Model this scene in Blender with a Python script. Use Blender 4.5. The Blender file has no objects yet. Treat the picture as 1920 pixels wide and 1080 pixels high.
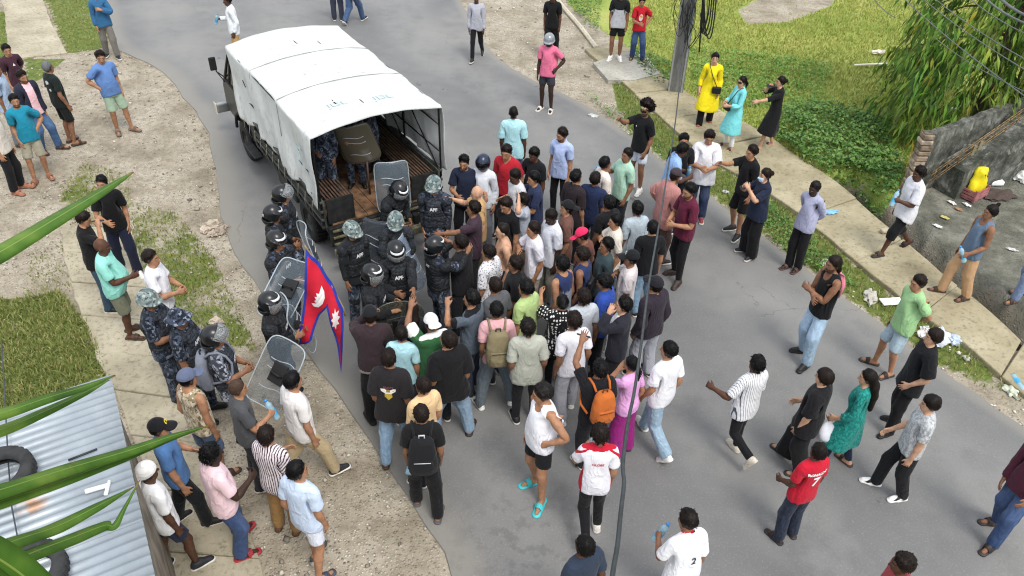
import bpy, bmesh, math, random
import numpy as np
from mathutils import Vector, Matrix, Euler
from mathutils.bvhtree import BVHTree
R = math.radians
SC = bpy.context.scene
COL = SC.collection

# ------------------------------------------------------------------ camera, sky, sun, exposure
CAM_H, CAM_TH, CAM_F, CAM_ROLL = 7.56, R(37.01), 1500.0, R(1.39)
cam_d = bpy.data.cameras.new('camera')
cam_d.sensor_width = 36.0
cam_d.lens = 36.0 * CAM_F / 1920.0
cam_d.clip_start = 0.05
cam_d.clip_end = 2000.0
cam = bpy.data.objects.new('camera', cam_d)
COL.objects.link(cam)
_c, _s = math.cos(CAM_TH), math.sin(CAM_TH)
_F = np.array([0, _c, -_s]); _u = np.array([0, _s, _c]); _r = np.array([1.0, 0, 0])
CR = math.cos(CAM_ROLL) * _r + math.sin(CAM_ROLL) * _u
CU = -math.sin(CAM_ROLL) * _r + math.cos(CAM_ROLL) * _u
CF = _F
m4 = Matrix.Identity(4)
for i in range(3):
    m4[i][0], m4[i][1], m4[i][2] = CR[i], CU[i], -CF[i]
m4[2][3] = CAM_H
cam.matrix_world = m4
SC.camera = cam

world = bpy.data.worlds.new('World')
SC.world = world
world.use_nodes = True
SUN_EL, SUN_ROT = R(58), R(150)
wn = world.node_tree
sky = wn.nodes.new('ShaderNodeTexSky')
sky.sky_type = 'NISHITA'
sky.sun_disc = False
sky.sun_elevation = SUN_EL
sky.sun_rotation = SUN_ROT
sky.air_density = 1.0
sky.dust_density = 4.0
sky.ozone_density = 1.0
wmix = wn.nodes.new('ShaderNodeMix'); wmix.data_type = 'RGBA'
wmix.inputs[0].default_value = 0.72
wmix.inputs[7].default_value = (6.8, 7.0, 7.3, 1)       # even cloud cover over the blue
wn.links.new(sky.outputs[0], wmix.inputs[6])
bg = wn.nodes['Background']
bg.inputs[1].default_value = 0.108
wn.links.new(wmix.outputs[2], bg.inputs[0])
sun_d = bpy.data.lights.new('sun', 'SUN')
sun_d.energy = 1.2
sun_d.angle = R(20)
sun_d.color = (1.0, 0.965, 0.91)
sun = bpy.data.objects.new('sun', sun_d)
COL.objects.link(sun)
# nishita: rotation 0 = sun towards +Y, growing clockwise seen from above
_sd = Vector((math.sin(SUN_ROT) * math.cos(SUN_EL), math.cos(SUN_ROT) * math.cos(SUN_EL), math.sin(SUN_EL)))
sun.rotation_euler = _sd.to_track_quat('Z', 'Y').to_euler()
SC.view_settings.view_transform = 'Standard'
SC.view_settings.look = 'None'
SC.view_settings.exposure = 0.97
SC.view_settings.gamma = 1.0
SC.view_settings.use_curve_mapping = False
SC.cycles.use_denoising = True
SC.cycles.filter_width = 1.15
SC.cycles.max_bounces = 8
SC.cycles.transparent_max_bounces = 16

def at(px, py, z=0.0):
    """point of the place at height z that the photograph shows at pixel (px, py) of 1920x1080"""
    d = (px - 960) / CAM_F * CR - (py - 540) / CAM_F * CU + CF
    t = (z - CAM_H) / d[2]
    return np.array([d[0] * t, d[1] * t, z])

# ------------------------------------------------------------------ materials
def lin(c):
    if isinstance(c, str):
        c = c.lstrip('#')
        c = [int(c[i:i + 2], 16) / 255 for i in (0, 2, 4)]
        c = [v / 12.92 if v <= 0.04045 else ((v + 0.055) / 1.055) ** 2.4 for v in c]
    return (c[0], c[1], c[2], 1.0)

class NT:
    """tiny node-tree builder"""
    def __init__(self, name):
        self.m = bpy.data.materials.new(name)
        self.m.use_nodes = True
        self.t = self.m.node_tree
        self.b = self.t.nodes['Principled BSDF']
        self.out = self.t.nodes['Material Output']
    def n(self, typ, **kw):
        x = self.t.nodes.new(typ)
        for k, v in kw.items():
            setattr(x, k, v)
        return x
    def l(self, a, b):
        self.t.links.new(a, b)
    def set(self, sock, v):
        if hasattr(v, 'is_linked') or isinstance(v, bpy.types.NodeSocket):
            self.l(v, sock)
        elif isinstance(v, (tuple, list)) and len(v) == 3 and sock.type == 'RGBA':
            sock.default_value = (*v, 1)
        else:
            sock.default_value = v
    def math(self, op, a, b=None, c=None):
        x = self.n('ShaderNodeMath', operation=op)
        for i, v in enumerate((a, b, c)):
            if v is not None:
                self.set(x.inputs[i], v)
        return x.outputs[0]
    def mix(self, f, a, b, blend='MIX'):
        x = self.n('ShaderNodeMix', data_type='RGBA', blend_type=blend)
        self.set(x.inputs[0], f); self.set(x.inputs[6], a); self.set(x.inputs[7], b)
        return x.outputs[2]
    def ramp(self, f, stops, interp='LINEAR'):
        x = self.n('ShaderNodeValToRGB')
        x.color_ramp.interpolation = interp
        e = x.color_ramp.elements
        while len(e) < len(stops):
            e.new(0.5)
        for el, (p, c) in zip(e, stops):
            el.position = p
            el.color = lin(c) if isinstance(c, str) or len(c) == 3 else c
        self.set(x.inputs[0], f)
        return x.outputs[0]
    def smooth(self, v, a, b):
        x = self.n('ShaderNodeMapRange', interpolation_type='SMOOTHSTEP')
        self.set(x.inputs[0], v)
        if a < b:
            x.inputs[1].default_value, x.inputs[2].default_value = a, b
        else:
            x.inputs[1].default_value, x.inputs[2].default_value = b, a
            x.inputs[3].default_value, x.inputs[4].default_value = 1.0, 0.0
        return x.outputs[0]
    def noise(self, vec, scale, detail=3.0, rough=0.55, col=False):
        x = self.n('ShaderNodeTexNoise')
        if vec is not None:
            self.l(vec, x.inputs['Vector'])
        x.inputs['Scale'].default_value = scale
        x.inputs['Detail'].default_value = detail
        x.inputs['Roughness'].default_value = rough
        return x.outputs[1 if col else 0]
    def voro(self, vec, scale, out=0, feature='F1', rnd=1.0):
        x = self.n('ShaderNodeTexVoronoi', feature=feature)
        if vec is not None:
            self.l(vec, x.inputs['Vector'])
        x.inputs['Scale'].default_value = scale
        x.inputs['Randomness'].default_value = rnd
        return x.outputs[out]
    def attr(self, name):
        return self.n('ShaderNodeAttribute', attribute_name=name).outputs['Vector']
    def obj(self):
        return self.n('ShaderNodeTexCoord').outputs['Object']
    def pos(self):
        return self.n('ShaderNodeNewGeometry').outputs['Position']
    def vmath(self, op, a, b):
        x = self.n('ShaderNodeVectorMath', operation=op)
        self.set(x.inputs[0], a); self.set(x.inputs[1], b)
        return x.outputs[0]
    def vdist(self, a, b):
        x = self.n('ShaderNodeVectorMath', operation='DISTANCE')
        self.set(x.inputs[0], a); self.set(x.inputs[1], b)
        return x.outputs['Value']
    def scale(self, v, s):
        return self.vmath('MULTIPLY', v, s)
    def sep(self, v):
        x = self.n('ShaderNodeSeparateXYZ')
        self.l(v, x.inputs[0])
        return x.outputs
    def bump(self, h, strength=0.3, dist=0.01):
        x = self.n('ShaderNodeBump')
        x.inputs['Strength'].default_value = strength
        x.inputs['Distance'].default_value = dist
        self.l(h, x.inputs['Height'])
        self.l(x.outputs[0], self.b.inputs['Normal'])
    def fin(self, col=None, rough=None, metal=None, spec=None):
        for k, v in (('Base Color', col), ('Roughness', rough), ('Metallic', metal), ('Specular IOR Level', spec)):
            if v is not None:
                self.set(self.b.inputs[k], v)
        return self.m

_mats = {}
def cached(fn):
    def w(*a):
        k = (fn.__name__,) + a
        if k not in _mats:
            _mats[k] = fn(*a)
        return _mats[k]
    return w

@cached
def plain(name, col, rough=0.6, metal=0.0, vary=0.12, scale=6.0):
    k = NT(name)
    c = lin(col)
    v = k.noise(k.obj(), scale, 4)
    d = tuple(x * (1 - vary * 2) for x in c[:3]); e = tuple(min(1, x * (1 + vary)) for x in c[:3])
    k.fin(k.mix(k.smooth(v, 0.3, 0.7), d, e), rough, metal)
    return k.m

# ------------------------------------------------------------------ mesh helpers
def link(name, me, mat=None, parent=None, loc=None):
    o = bpy.data.objects.new(name, me)
    COL.objects.link(o)
    if mat is not None and me is not None and not me.materials:
        me.materials.append(mat)
    if parent is not None:
        o.parent = parent
    if loc is not None:
        o.location = loc
    return o

def tag(o, label=None, cat=None, group=None, kind=None):
    for k, v in (('label', label), ('category', cat), ('group', group), ('kind', kind)):
        if v:
            o[k] = v
    return o

def mesh_np(name, V, faces, smooth=True, mats=None, fmat=None):
    """mesh from arrays; faces: (n,3)/(n,4) array or a list of such arrays"""
    me = bpy.data.meshes.new(name)
    V = np.asarray(V, np.float32)
    fl = faces if isinstance(faces, list) else [faces]
    fl = [np.asarray(f, np.int32) for f in fl if len(f)]
    nl = sum(f.size for f in fl); nf = sum(len(f) for f in fl)
    me.vertices.add(len(V)); me.vertices.foreach_set('co', V.ravel())
    me.loops.add(nl); me.loops.foreach_set('vertex_index', np.concatenate([f.ravel() for f in fl]))
    sizes = np.concatenate([np.full(len(f), f.shape[1], np.int32) for f in fl])
    starts = np.concatenate([[0], np.cumsum(sizes)[:-1]]).astype(np.int32)
    me.polygons.add(nf)
    me.polygons.foreach_set('loop_start', starts)
    try:
        me.polygons.foreach_set('loop_total', sizes)
    except Exception:
        pass
    me.polygons.foreach_set('use_smooth', np.full(nf, smooth))
    if mats:
        for m in mats:
            me.materials.append(m)
    if fmat is not None:
        me.polygons.foreach_set('material_index', np.asarray(fmat, np.int32))
    me.update(calc_edges=True)
    return me

class MB:
    """collects boxes, prisms, tubes, lathes into one mesh"""
    def __init__(self):
        self.v = []; self.f = []; self.mi = []; self.n = 0; self.sm = []
    def add(self, V, F, mi=0, smooth=False):
        V = [tuple(map(float, p)) for p in V]
        self.v += V
        for f in F:
            self.f.append([i + self.n for i in f]); self.mi.append(mi); self.sm.append(smooth)
        self.n += len(V)
        return self
    def box(self, c, s, rot=None, mi=0, bev=0.0):
        c = Vector(c); hx, hy, hz = s[0] / 2, s[1] / 2, s[2] / 2
        M = rot if rot is not None else Matrix.Identity(3)
        if bev <= 0:
            pts = [Vector((x, y, z)) for x in (-hx, hx) for y in (-hy, hy) for z in (-hz, hz)]
            F = [(0, 1, 3, 2), (4, 6, 7, 5), (0, 4, 5, 1), (2, 3, 7, 6), (0, 2, 6, 4), (1, 5, 7, 3)]
            return self.add([c + M @ p for p in pts], F, mi)
        b = min(bev, hx * .9, hy * .9, hz * .9)
        bm = bmesh.new()
        bmesh.ops.create_cube(bm, size=1)
        for v in bm.verts:
            v.co = Vector((v.co.x * 2 * hx, v.co.y * 2 * hy, v.co.z * 2 * hz))
        bmesh.ops.bevel(bm, geom=list(bm.edges), offset=b, segments=2, affect='EDGES', profile=0.5)
        bm.verts.index_update()
        self.add([c + M @ v.co for v in bm.verts], [[v.index for v in f.verts] for f in bm.faces], mi, False)
        bm.free()
        return self
    def bar(self, a, b, w, h, up=(0, 0, 1), mi=0):
        a, b = Vector(a), Vector(b); d = (b - a)
        L = d.length; y = d.normalized(); x = y.cross(Vector(up))
        if x.length < 1e-4:
            x = y.cross(Vector((1, 0, 0)))
        x.normalize(); z = x.cross(y)
        M = Matrix((x, y, z)).transposed()
        return self.box((a + b) / 2, (w, L, h), M, mi)
    def tube(self, pts, r, n=8, mi=0, cap=True, smooth=True):
        pts = [Vector(p) for p in pts]
        rs = r if isinstance(r, (list, tuple)) else [r] * len(pts)
        V = []; ref = None
        for i, p in enumerate(pts):
            t = (pts[min(i + 1, len(pts) - 1)] - pts[max(i - 1, 0)]).normalized()
            if ref is None:
                ref = t.orthogonal().normalized()
            ref = (ref - t * ref.dot(t))
            ref = ref.normalized() if ref.length > 1e-6 else t.orthogonal().normalized()
            bn = t.cross(ref)
            for k in range(n):
                a = 2 * math.pi * k / n
                V.append(p + (ref * math.cos(a) + bn * math.sin(a)) * rs[i])
        F = [(i * n + k, i * n + (k + 1) % n, (i + 1) * n + (k + 1) % n, (i + 1) * n + k) for i in range(len(pts) - 1) for k in range(n)]
        if cap:
            F += [tuple(range(n))[::-1], tuple((len(pts) - 1) * n + k for k in range(n))]
        return self.add(V, F, mi, smooth)
    def lathe(self, prof, n=16, M=None, mi=0, smooth=True, close=True):
        """prof: list of (r, z)"""
        V = []
        for r, z in prof:
            for k in range(n):
                a = 2 * math.pi * k / n
                p = Vector((r * math.cos(a), r * math.sin(a), z))
                V.append(M @ p if M is not None else p)
        m = len(prof)
        F = [(i * n + k, i * n + (k + 1) % n, (i + 1) * n + (k + 1) % n, (i + 1) * n + k) for i in range(m - 1) for k in range(n)]
        if close:
            F += [tuple(range(n))[::-1], tuple((m - 1) * n + k for k in range(n))]
        return self.add(V, F, mi, smooth)
    def prism(self, poly, z0, z1, mi=0):
        n = len(poly)
        V = [(x, y, z0) for x, y in poly] + [(x, y, z1) for x, y in poly]
        F = [tuple(range(n))[::-1], tuple(range(n, 2 * n))] + [(i, (i + 1) % n, n + (i + 1) % n, n + i) for i in range(n)]
        return self.add(V, F, mi)
    def mesh(self, name, mats=()):
        me = bpy.data.meshes.new(name)
        me.from_pydata(self.v, [], self.f)
        for m in (mats if isinstance(mats, (list, tuple)) else [mats]):
            me.materials.append(m)
        me.polygons.foreach_set('material_index', self.mi)
        me.polygons.foreach_set('use_smooth', self.sm)
        me.update()
        return me
    def build(self, name, mats, parent=None, loc=None):
        return link(name, self.mesh(name, mats), None, parent, loc)

# ------------------------------------------------------------------ the place: ground, road, verges
def px_line(pts, z=0.0, n=8):
    """smooth ground curve through photographed points"""
    P = [at(x, y, z)[:2] for x, y in pts]
    P = [2 * P[0] - P[1]] + P + [2 * P[-1] - P[-2]]
    out = []
    for i in range(1, len(P) - 2):
        for k in range(n):
            t = k / n
            a, b, c, d = P[i - 1], P[i], P[i + 1], P[i + 2]
            out.append(.5 * ((2 * b) + (c - a) * t + (2 * a - 5 * b + 4 * c - d) * t * t + (3 * b - a - 3 * c + d) * t ** 3))
    out.append(P[-2])
    return np.array(out)
def px_poly(pts, z=0.0):
    return np.array([at(x, y, z)[:2] for x, y in pts])
def inpoly(X, Y, poly_):
    ins = np.zeros(X.shape, bool); n = len(poly_); j = n - 1
    for i in range(n):
        xi, yi = poly_[i]; xj, yj = poly_[j]
        c = ((yi > Y) != (yj > Y)) & (X < (xj - xi) * (Y - yi) / (yj - yi + 1e-12) + xi)
        ins ^= c; j = i
    return ins
def vnoise(X, Y, sc, seed=0):
    """cheap smooth 2-d value noise in 0..1"""
    rg = np.random.RandomState(seed); T = rg.rand(64, 64)
    x, y = X * sc, Y * sc; xi, yi = np.floor(x).astype(int), np.floor(y).astype(int)
    fx, fy = x - xi, y - yi; fx = fx * fx * (3 - 2 * fx); fy = fy * fy * (3 - 2 * fy)
    g = lambda a, b: T[a % 64, b % 64]
    return (g(xi, yi) * (1 - fx) + g(xi + 1, yi) * fx) * (1 - fy) + (g(xi, yi + 1) * (1 - fx) + g(xi + 1, yi + 1) * fx) * fy
def fbm(X, Y, sc, seed=0):
    return vnoise(X, Y, sc, seed) * .55 + vnoise(X, Y, sc * 2.3, seed + 1) * .3 + vnoise(X, Y, sc * 5.1, seed + 2) * .15
def dist_line(X, Y, L):
    d = np.full(X.shape, 1e9)
    for a, b in zip(L[:-1], L[1:]):
        v = b - a; t = np.clip(((X - a[0]) * v[0] + (Y - a[1]) * v[1]) / (v @ v + 1e-9), 0, 1)
        d = np.minimum(d, np.hypot(X - a[0] - t * v[0], Y - a[1] - t * v[1]))
    return d

ROAD_L = px_line([(-150, -320), (100, -150), (170, -70), (192, 0), (204, 60), (222, 92), (300, 130), (345, 182), (385, 240), (405, 320), (415, 400), (440, 470), (490, 545), (560, 640), (640, 745), (710, 850), (780, 950), (850, 1080), (905, 1250), (930, 1500)])
ROAD_R = px_line([(740, -260), (820, -90), (862, 0), (905, 75), (935, 110), (1000, 150), (1060, 177), (1110, 205), (1180, 252), (1260, 315), (1360, 390), (1480, 480), (1560, 542), (1640, 598), (1760, 690), (1840, 745), (1920, 800), (2100, 920), (2300, 1050)])
WALK_L = px_line([(1095, 95), (1160, 150), (1230, 215), (1310, 285), (1400, 340), (1470, 385), (1560, 455), (1640, 525), (1720, 590), (1800, 645), (1920, 745), (2060, 850)])
WALK_R = px_line([(1180, 92), (1250, 148), (1310, 190), (1420, 245), (1500, 300), (1570, 348), (1660, 425), (1720, 478), (1790, 538), (1860, 593), (1920, 650), (2060, 770)])
DITCH = px_line([(1590, 338), (1650, 390), (1720, 455), (1790, 515), (1850, 560), (1920, 618), (2020, 700)])
G_L1 = px_poly([(70, -60), (188, -60), (203, 70), (190, 90), (125, 98), (85, 0)])
G_L2 = px_poly([(-160, 560), (30, 560), (110, 545), (160, 600), (200, 690), (215, 730), (150, 790), (-160, 800)])
G_L3 = px_poly([(235, 375), (330, 395), (400, 480), (455, 590), (485, 660), (410, 650), (335, 590), (280, 540), (250, 450)])
G_L0 = px_poly([(-200, 10), (12, 20), (16, 110), (-200, 120)])
G_L5 = px_poly([(60, 470), (130, 440), (110, 350), (160, 300), (250, 330), (240, 400), (130, 560), (40, 560)])
G_L4 = px_poly([(40, 108), (118, 110), (75, 150), (50, 150)])
VERGE = np.concatenate([ROAD_R[64:], WALK_L[::-1][:-6]])
FIELD = np.concatenate([px_poly([(1062, 5)]), WALK_R[:40], px_poly([(1640, 400), (1700, 360), (1750, 300), (2300, 200), (2300, -330), (1000, -330)])])
YARD = np.concatenate([px_poly([(1655, 405)]), DITCH[10:] + np.array([.32, .1]), px_poly([(2300, 700), (2300, 280), (1925, 290), (1760, 350), (1700, 375)])])
BARE = px_poly([(1380, 20), (1480, -40), (1600, -60), (1560, 10), (1480, 40), (1400, 45)])

def ground_zone(X, Y):
    n = fbm(X, Y, .9, 3); n2 = fbm(X, Y, 2.7, 8)
    g = np.zeros(X.shape)
    for p, d in ((G_L1, .9), (G_L2, .85), (G_L3, .42), (G_L0, .85), (G_L4, .8), (G_L5, .30)):
        g = np.maximum(g, inpoly(X, Y, p) * d)
    v = inpoly(X, Y, VERGE)
    g = np.maximum(g, v * np.clip(.95 - 1.3 * np.clip((8.9 - Y) / 1.6, 0, .6), .1, 1))
    edge = dist_line(X, Y, ROAD_R)
    g = np.where(v & (edge < .16), g * .3, g)
    f = inpoly(X, Y, FIELD) & ~inpoly(X, Y, YARD)
    g = np.maximum(g, f * (.9 - .75 * inpoly(X, Y, BARE)))
    g = np.maximum(g, (np.abs(X) > 18) * .8); g = np.maximum(g, (Y > 27) * .8)
    grav = np.clip(1 - g * 1.5, 0, 1)
    g = g * np.clip(dist_line(X, Y, DITCH) / .3 - .6, 0, 1)
    return np.clip(g * (.35 + 1.2 * n2) * (.5 + n), 0, 1), f * 1.0, inpoly(X, Y, YARD) * 1.0
def ground_z(X, Y):
    z = -.012 - .022 * fbm(X, Y, 2.2, 5)
    d = dist_line(X, Y, DITCH)
    z = z - .8 * np.clip(1.6 - d / .25, 0, 1)
    return z

def m_ground():
    k = NT('earth_gravel_grass')
    p = k.pos()
    za = k.n('ShaderNodeAttribute', attribute_name='zone'); zc = za.outputs['Color']
    sp = k.n('ShaderNodeSeparateColor'); k.l(zc, sp.inputs[0])
    gr, fi, ya = sp.outputs
    n1 = k.noise(p, 1.3, 5, .6); n2 = k.noise(p, 9, 5, .65); n3 = k.noise(p, 60, 3, .6)
    dirt = k.ramp(n1, [(.3, '#837a6a'), (.5, '#9d9483'), (.7, '#b0a898')])
    dirt = k.mix(k.math('MULTIPLY', k.smooth(n2, .42, .7), .5), dirt, lin('#6d6455')[:3])
    vo = k.voro(p, 26, 1); vd = k.voro(p, 26, 0)
    stone = k.ramp(k.sep(vo)[0], [(.0, '#6d675d'), (.5, '#a29a8c'), (1, '#cfc8bb')])
    dirt = k.mix(k.math('MULTIPLY', k.smooth(vd, .42, .30), k.smooth(n1, .40, .58)), dirt, stone)
    dirt = k.mix(k.math('MULTIPLY', k.smooth(n3, .62, .72), .6), dirt, lin('#cfc7b8')[:3])
    grass = k.ramp(n2, [(.25, '#454f28'), (.5, '#5f6f34'), (.75, '#857f4c')])
    fld = k.ramp(k.noise(p, .5, 5, .6), [(.3, '#6f8838'), (.55, '#98a355'), (.75, '#b3ab70')])
    grass = k.mix(fi, grass, fld)
    f = k.smooth(k.math('ADD', gr, k.math('MULTIPLY', k.math('SUBTRACT', n2, .5), .7)), .28, .5)
    col = k.mix(f, dirt, grass)
    conc = k.ramp(k.noise(p, 1.9, 7, .7), [(.32, '#4a4b42'), (.5, '#67675d'), (.7, '#8a897d')])
    conc = k.mix(k.math('MULTIPLY', k.smooth(n3, .66, .74), .5), conc, lin('#9a9a90')[:3])
    col = k.mix(ya, col, conc)
    col = k.mix(za.outputs['Alpha'], col, k.mix(k.smooth(n2, .4, .7), lin('#1d1c16')[:3], lin('#37342a')[:3]))      # silt-dark drain bed, with the shade of the gap painted in
    k.fin(col, .92, 0, .2)
    h = k.math('ADD', k.math('MULTIPLY', n2, .6), k.math('ADD', k.math('MULTIPLY', n3, .25), k.math('MULTIPLY', k.smooth(vd, .5, .1), .5)))
    k.bump(h, .8, .03)
    return k.m
M_GROUND = m_ground()
def make_ground():
    xs = np.arange(-22, 24.01, .14); ys = np.arange(1.0, 33.01, .14)
    X, Y = np.meshgrid(xs, ys, indexing='ij')
    Z = ground_z(X, Y); nx, ny = X.shape
    V = np.stack([X, Y, Z], -1).reshape(-1, 3)
    i = np.arange(nx * ny).reshape(nx, ny)
    F = np.stack([i[:-1, :-1], i[1:, :-1], i[1:, 1:], i[:-1, 1:]], -1).reshape(-1, 4)
    # the sheet goes on to the horizon
    o = len(V); B = 400.0
    ring_ = np.array([(-22, 1, -.03), (24, 1, -.03), (24, 33, -.03), (-22, 33, -.03), (-B, -B, -.03), (B, -B, -.03), (B, B, -.03), (-B, B, -.03)])
    F2 = np.array([(0, 4, 5, 1), (1, 5, 6, 2), (2, 6, 7, 3), (3, 7, 4, 0)]) + o
    V = np.concatenate([V, ring_])
    me = mesh_np('ground', V, [F, F2])
    g, f, y = ground_zone(V[:, 0], V[:, 1])
    c = np.stack([g, f, y, np.clip(1.7 - dist_line(V[:, 0], V[:, 1], DITCH) / .22, 0, 1)], 1).astype(np.float32)
    a = me.attributes.new('zone', 'FLOAT_COLOR', 'POINT'); a.data.foreach_set('color', c.ravel())
    return tag(link('ground', me, M_GROUND), kind='structure')
make_ground()

def m_asphalt():
    k = NT('asphalt')
    p = k.pos()
    big = k.noise(p, .32, 4, .6); mid = k.noise(p, 2.6, 5, .65); fin_ = k.noise(p, 38, 5, .8); grit = k.noise(p, 230, 2, .6)
    col = k.ramp(big, [(.3, '#636464'), (.5, '#727271'), (.7, '#82817d')])
    col = k.mix(k.math('MULTIPLY', k.smooth(mid, .35, .7), .35), col, lin('#5c5d5e')[:3])
    col = k.mix(k.math('MULTIPLY', k.smooth(fin_, .52, .70), .5), col, lin('#a09e98')[:3])
    col = k.mix(k.math('MULTIPLY', k.smooth(grit, .56, .70), .45), col, lin('#474849')[:3])
    X = k.sep(k.attr('lane'))
    # paler wheel tracks, dust carried in from both verges, fine cracks
    trk = k.math('MULTIPLY', k.smooth(k.math('ABSOLUTE', k.math('SINE', k.math('MULTIPLY', X[0], 9.42))), .55, .95), k.smooth(mid, .3, .65))
    col = k.mix(k.math('MULTIPLY', trk, .28), col, lin('#9b9a96')[:3])
    du = k.math('SUBTRACT', k.math('ADD', k.math('MULTIPLY', k.smooth(X[1], .9, .0), .75), k.math('MULTIPLY', mid, .55)), .42)
    col = k.mix(k.math('MULTIPLY', k.smooth(du, .15, .65), .6), col, lin('#8a867c')[:3])
    cr = k.voro(k.vmath('ADD', p, k.scale(k.noise(p, 3, 4, .6, True), (.35, .35, .35))), .55, 0, 'DISTANCE_TO_EDGE')
    col = k.mix(k.math('MULTIPLY', k.math('MULTIPLY', k.smooth(cr, .005, .001), k.smooth(big, .56, .62)), .35), col, lin('#2b2c2d')[:3])
    # oil and water stains with a shape of their own
    dr = k.voro(k.vmath('ADD', p, k.scale(k.noise(p, 6, 3, .6, True), (.5, .5, .5))), 1.35, 0)
    st = k.math('MULTIPLY', k.smooth(dr, .11, .05), k.smooth(k.noise(p, .7, 2), .50, .6))
    col = k.mix(k.math('MULTIPLY', st, .6), col, lin('#2d2e30')[:3])
    w = k.math('MULTIPLY', k.smooth(k.vdist(p, (0.35, 5.3, 0)), 1.5, .2), k.smooth(k.noise(p, 4.5, 6, .7), .50, .58))
    col = k.mix(k.math('MULTIPLY', w, .26), col, lin('#303133')[:3])
    k.fin(col, k.mix(w, (.72, .72, .72), (.5, .5, .5)), 0, .6)
    k.bump(k.math('ADD', k.math('MULTIPLY', fin_, .5), grit), .6, .007)
    return k.m
def make_road():
    L, Rr = ROAD_L, ROAD_R
    n = 150
    def resamp(P):
        s = np.concatenate([[0], np.cumsum(np.linalg.norm(np.diff(P, axis=0), axis=1))]); t = np.linspace(0, s[-1], n)
        return np.stack([np.interp(t, s, P[:, 0]), np.interp(t, s, P[:, 1])], 1)
    a, b = resamp(L), resamp(Rr)
    rg = np.random.RandomState(4)
    a = a + rg.normal(0, .018, a.shape); b = b + rg.normal(0, .012, b.shape)
    m = 33
    rows = [a + (b - a) * t for t in np.linspace(0, 1, m)]
    V = np.concatenate([np.c_[r, np.full(n, 0.0)] for r in rows] + [np.c_[a + (a - b) * .004, np.full(n, -.06)], np.c_[b + (b - a) * .006, np.full(n, -.07)]])
    i = np.arange(m * n).reshape(m, n)
    F = np.stack([i[:-1, :-1], i[1:, :-1], i[1:, 1:], i[:-1, 1:]], -1).reshape(-1, 4)
    ea = np.arange(n) + m * n; eb = ea + n
    F = np.concatenate([F, np.stack([ea[:-1], i[0, :-1], i[0, 1:], ea[1:]], 1), np.stack([i[-1, :-1], eb[:-1], eb[1:], i[-1, 1:]], 1)])
    me = mesh_np('road', V, F, False)
    lane = np.zeros((len(V), 3), np.float32)
    lane[:m * n, 0] = np.repeat(np.linspace(0, 1, m), n); lane[:m * n, 1] = np.minimum(dist_line(V[:m * n, 0], V[:m * n, 1], L), dist_line(V[:m * n, 0], V[:m * n, 1], Rr) * 2)
    at_ = me.attributes.new('lane', 'FLOAT_VECTOR', 'POINT'); at_.data.foreach_set('vector', lane.ravel())
    return tag(link('road', me, m_asphalt()), kind='structure')
make_road()

# ------------------------------------------------------------------ concrete slabs
@cached
def m_slab(c1, c2, c3):
    k = NT('old_concrete')
    p = k.pos()
    n1 = k.noise(p, 1.1, 6, .65); n2 = k.noise(p, 14, 5, .7)
    col = k.ramp(n1, [(.28, c1), (.5, c2), (.72, c3)])
    col = k.mix(k.math('MULTIPLY', k.smooth(n2, .5, .68), .5), col, lin('#55503f')[:3])
    col = k.mix(k.math('MULTIPLY', k.smooth(k.noise(p, 3.1, 5, .7), .60, .70), .4), col, lin('#46432f')[:3])
    k.fin(col, .9, 0, .25)
    k.bump(k.math('ADD', n2, k.noise(p, 90, 2)), .5, .012)
    return k.m
def slabs(name, L, Rr, z0, z1, mat, step, rg, wob=.03):
    """a row of cast slabs, each its own piece, uneven joints between them"""
    root = bpy.data.objects.new(name, None); COL.objects.link(root)
    tag(root, kind='structure')
    def at_s(P, t):
        s = np.concatenate([[0], np.cumsum(np.linalg.norm(np.diff(P, axis=0), axis=1))]); t = t * s[-1]
        return np.array([np.interp(t, s, P[:, 0]), np.interp(t, s, P[:, 1])]), s[-1]
    n = max(1, int(round(at_s(L, 0)[1] / step)))
    for i in range(n):
        g = .012
        t0, t1 = i / n, (i + 1) / n - g / step / n * 1.2
        ts = np.linspace(t0, t1, 5)
        a = [at_s(L, t)[0] for t in ts]; b = [at_s(Rr, min(1, max(0, t + .0))) [0] for t in ts]
        top = []
        for q in a + b[::-1]:
            top.append(q + rg.normal(0, wob * .35, 2))
        dz = rg.normal(0, .006); tx, ty = rg.normal(0, .006, 2)
        c = np.mean(top, 0)
        mb = MB(); m = len(top)
        # chamfered upper edge
        ins = [q + (c - q) * .02 for q in top]
        zt = lambda q: z1 + dz + tx * (q[0] - c[0]) + ty * (q[1] - c[1])
        V = [(q[0], q[1], z0) for q in top] + [(q[0], q[1], zt(q) - .014) for q in top] + [(q[0], q[1], zt(q)) for q in ins]
        F = []
        for lv in (0, m):
            F += [(lv + k, lv + (k + 1) % m, lv + m + (k + 1) % m, lv + m + k) for k in range(m)]
        F.append(tuple(range(2 * m, 3 * m)))
        mb.add(V, F)
        mb.build('slab', mat, root)
    return root
rgs = np.random.RandomState(11)
M_WALK = m_slab('#857c63', '#9d9479', '#b3aa90')
M_SLABL = m_slab('#8c8471', '#a79f8a', '#bcb4a0')
slabs('footpath', WALK_L, WALK_R, -.5, .05, M_WALK, 1.45, rgs)
slabs('slab_path', px_line([(-60, -110), (-10, -30), (8, 20), (14, 112)]), px_line([(40, -110), (74, -20), (96, 40), (126, 100)]), -.2, .02, M_SLABL, 1.6, rgs)
slabs('slab_walk', px_line([(112, 420), (130, 520), (178, 660), (220, 745), (245, 810), (270, 880), (292, 1000), (300, 1180)]), px_line([(250, 430), (272, 520), (318, 650), (352, 740), (395, 830), (440, 930), (490, 1060), (540, 1180)]), -.2, .012, M_SLABL, .92, rgs)
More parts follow.
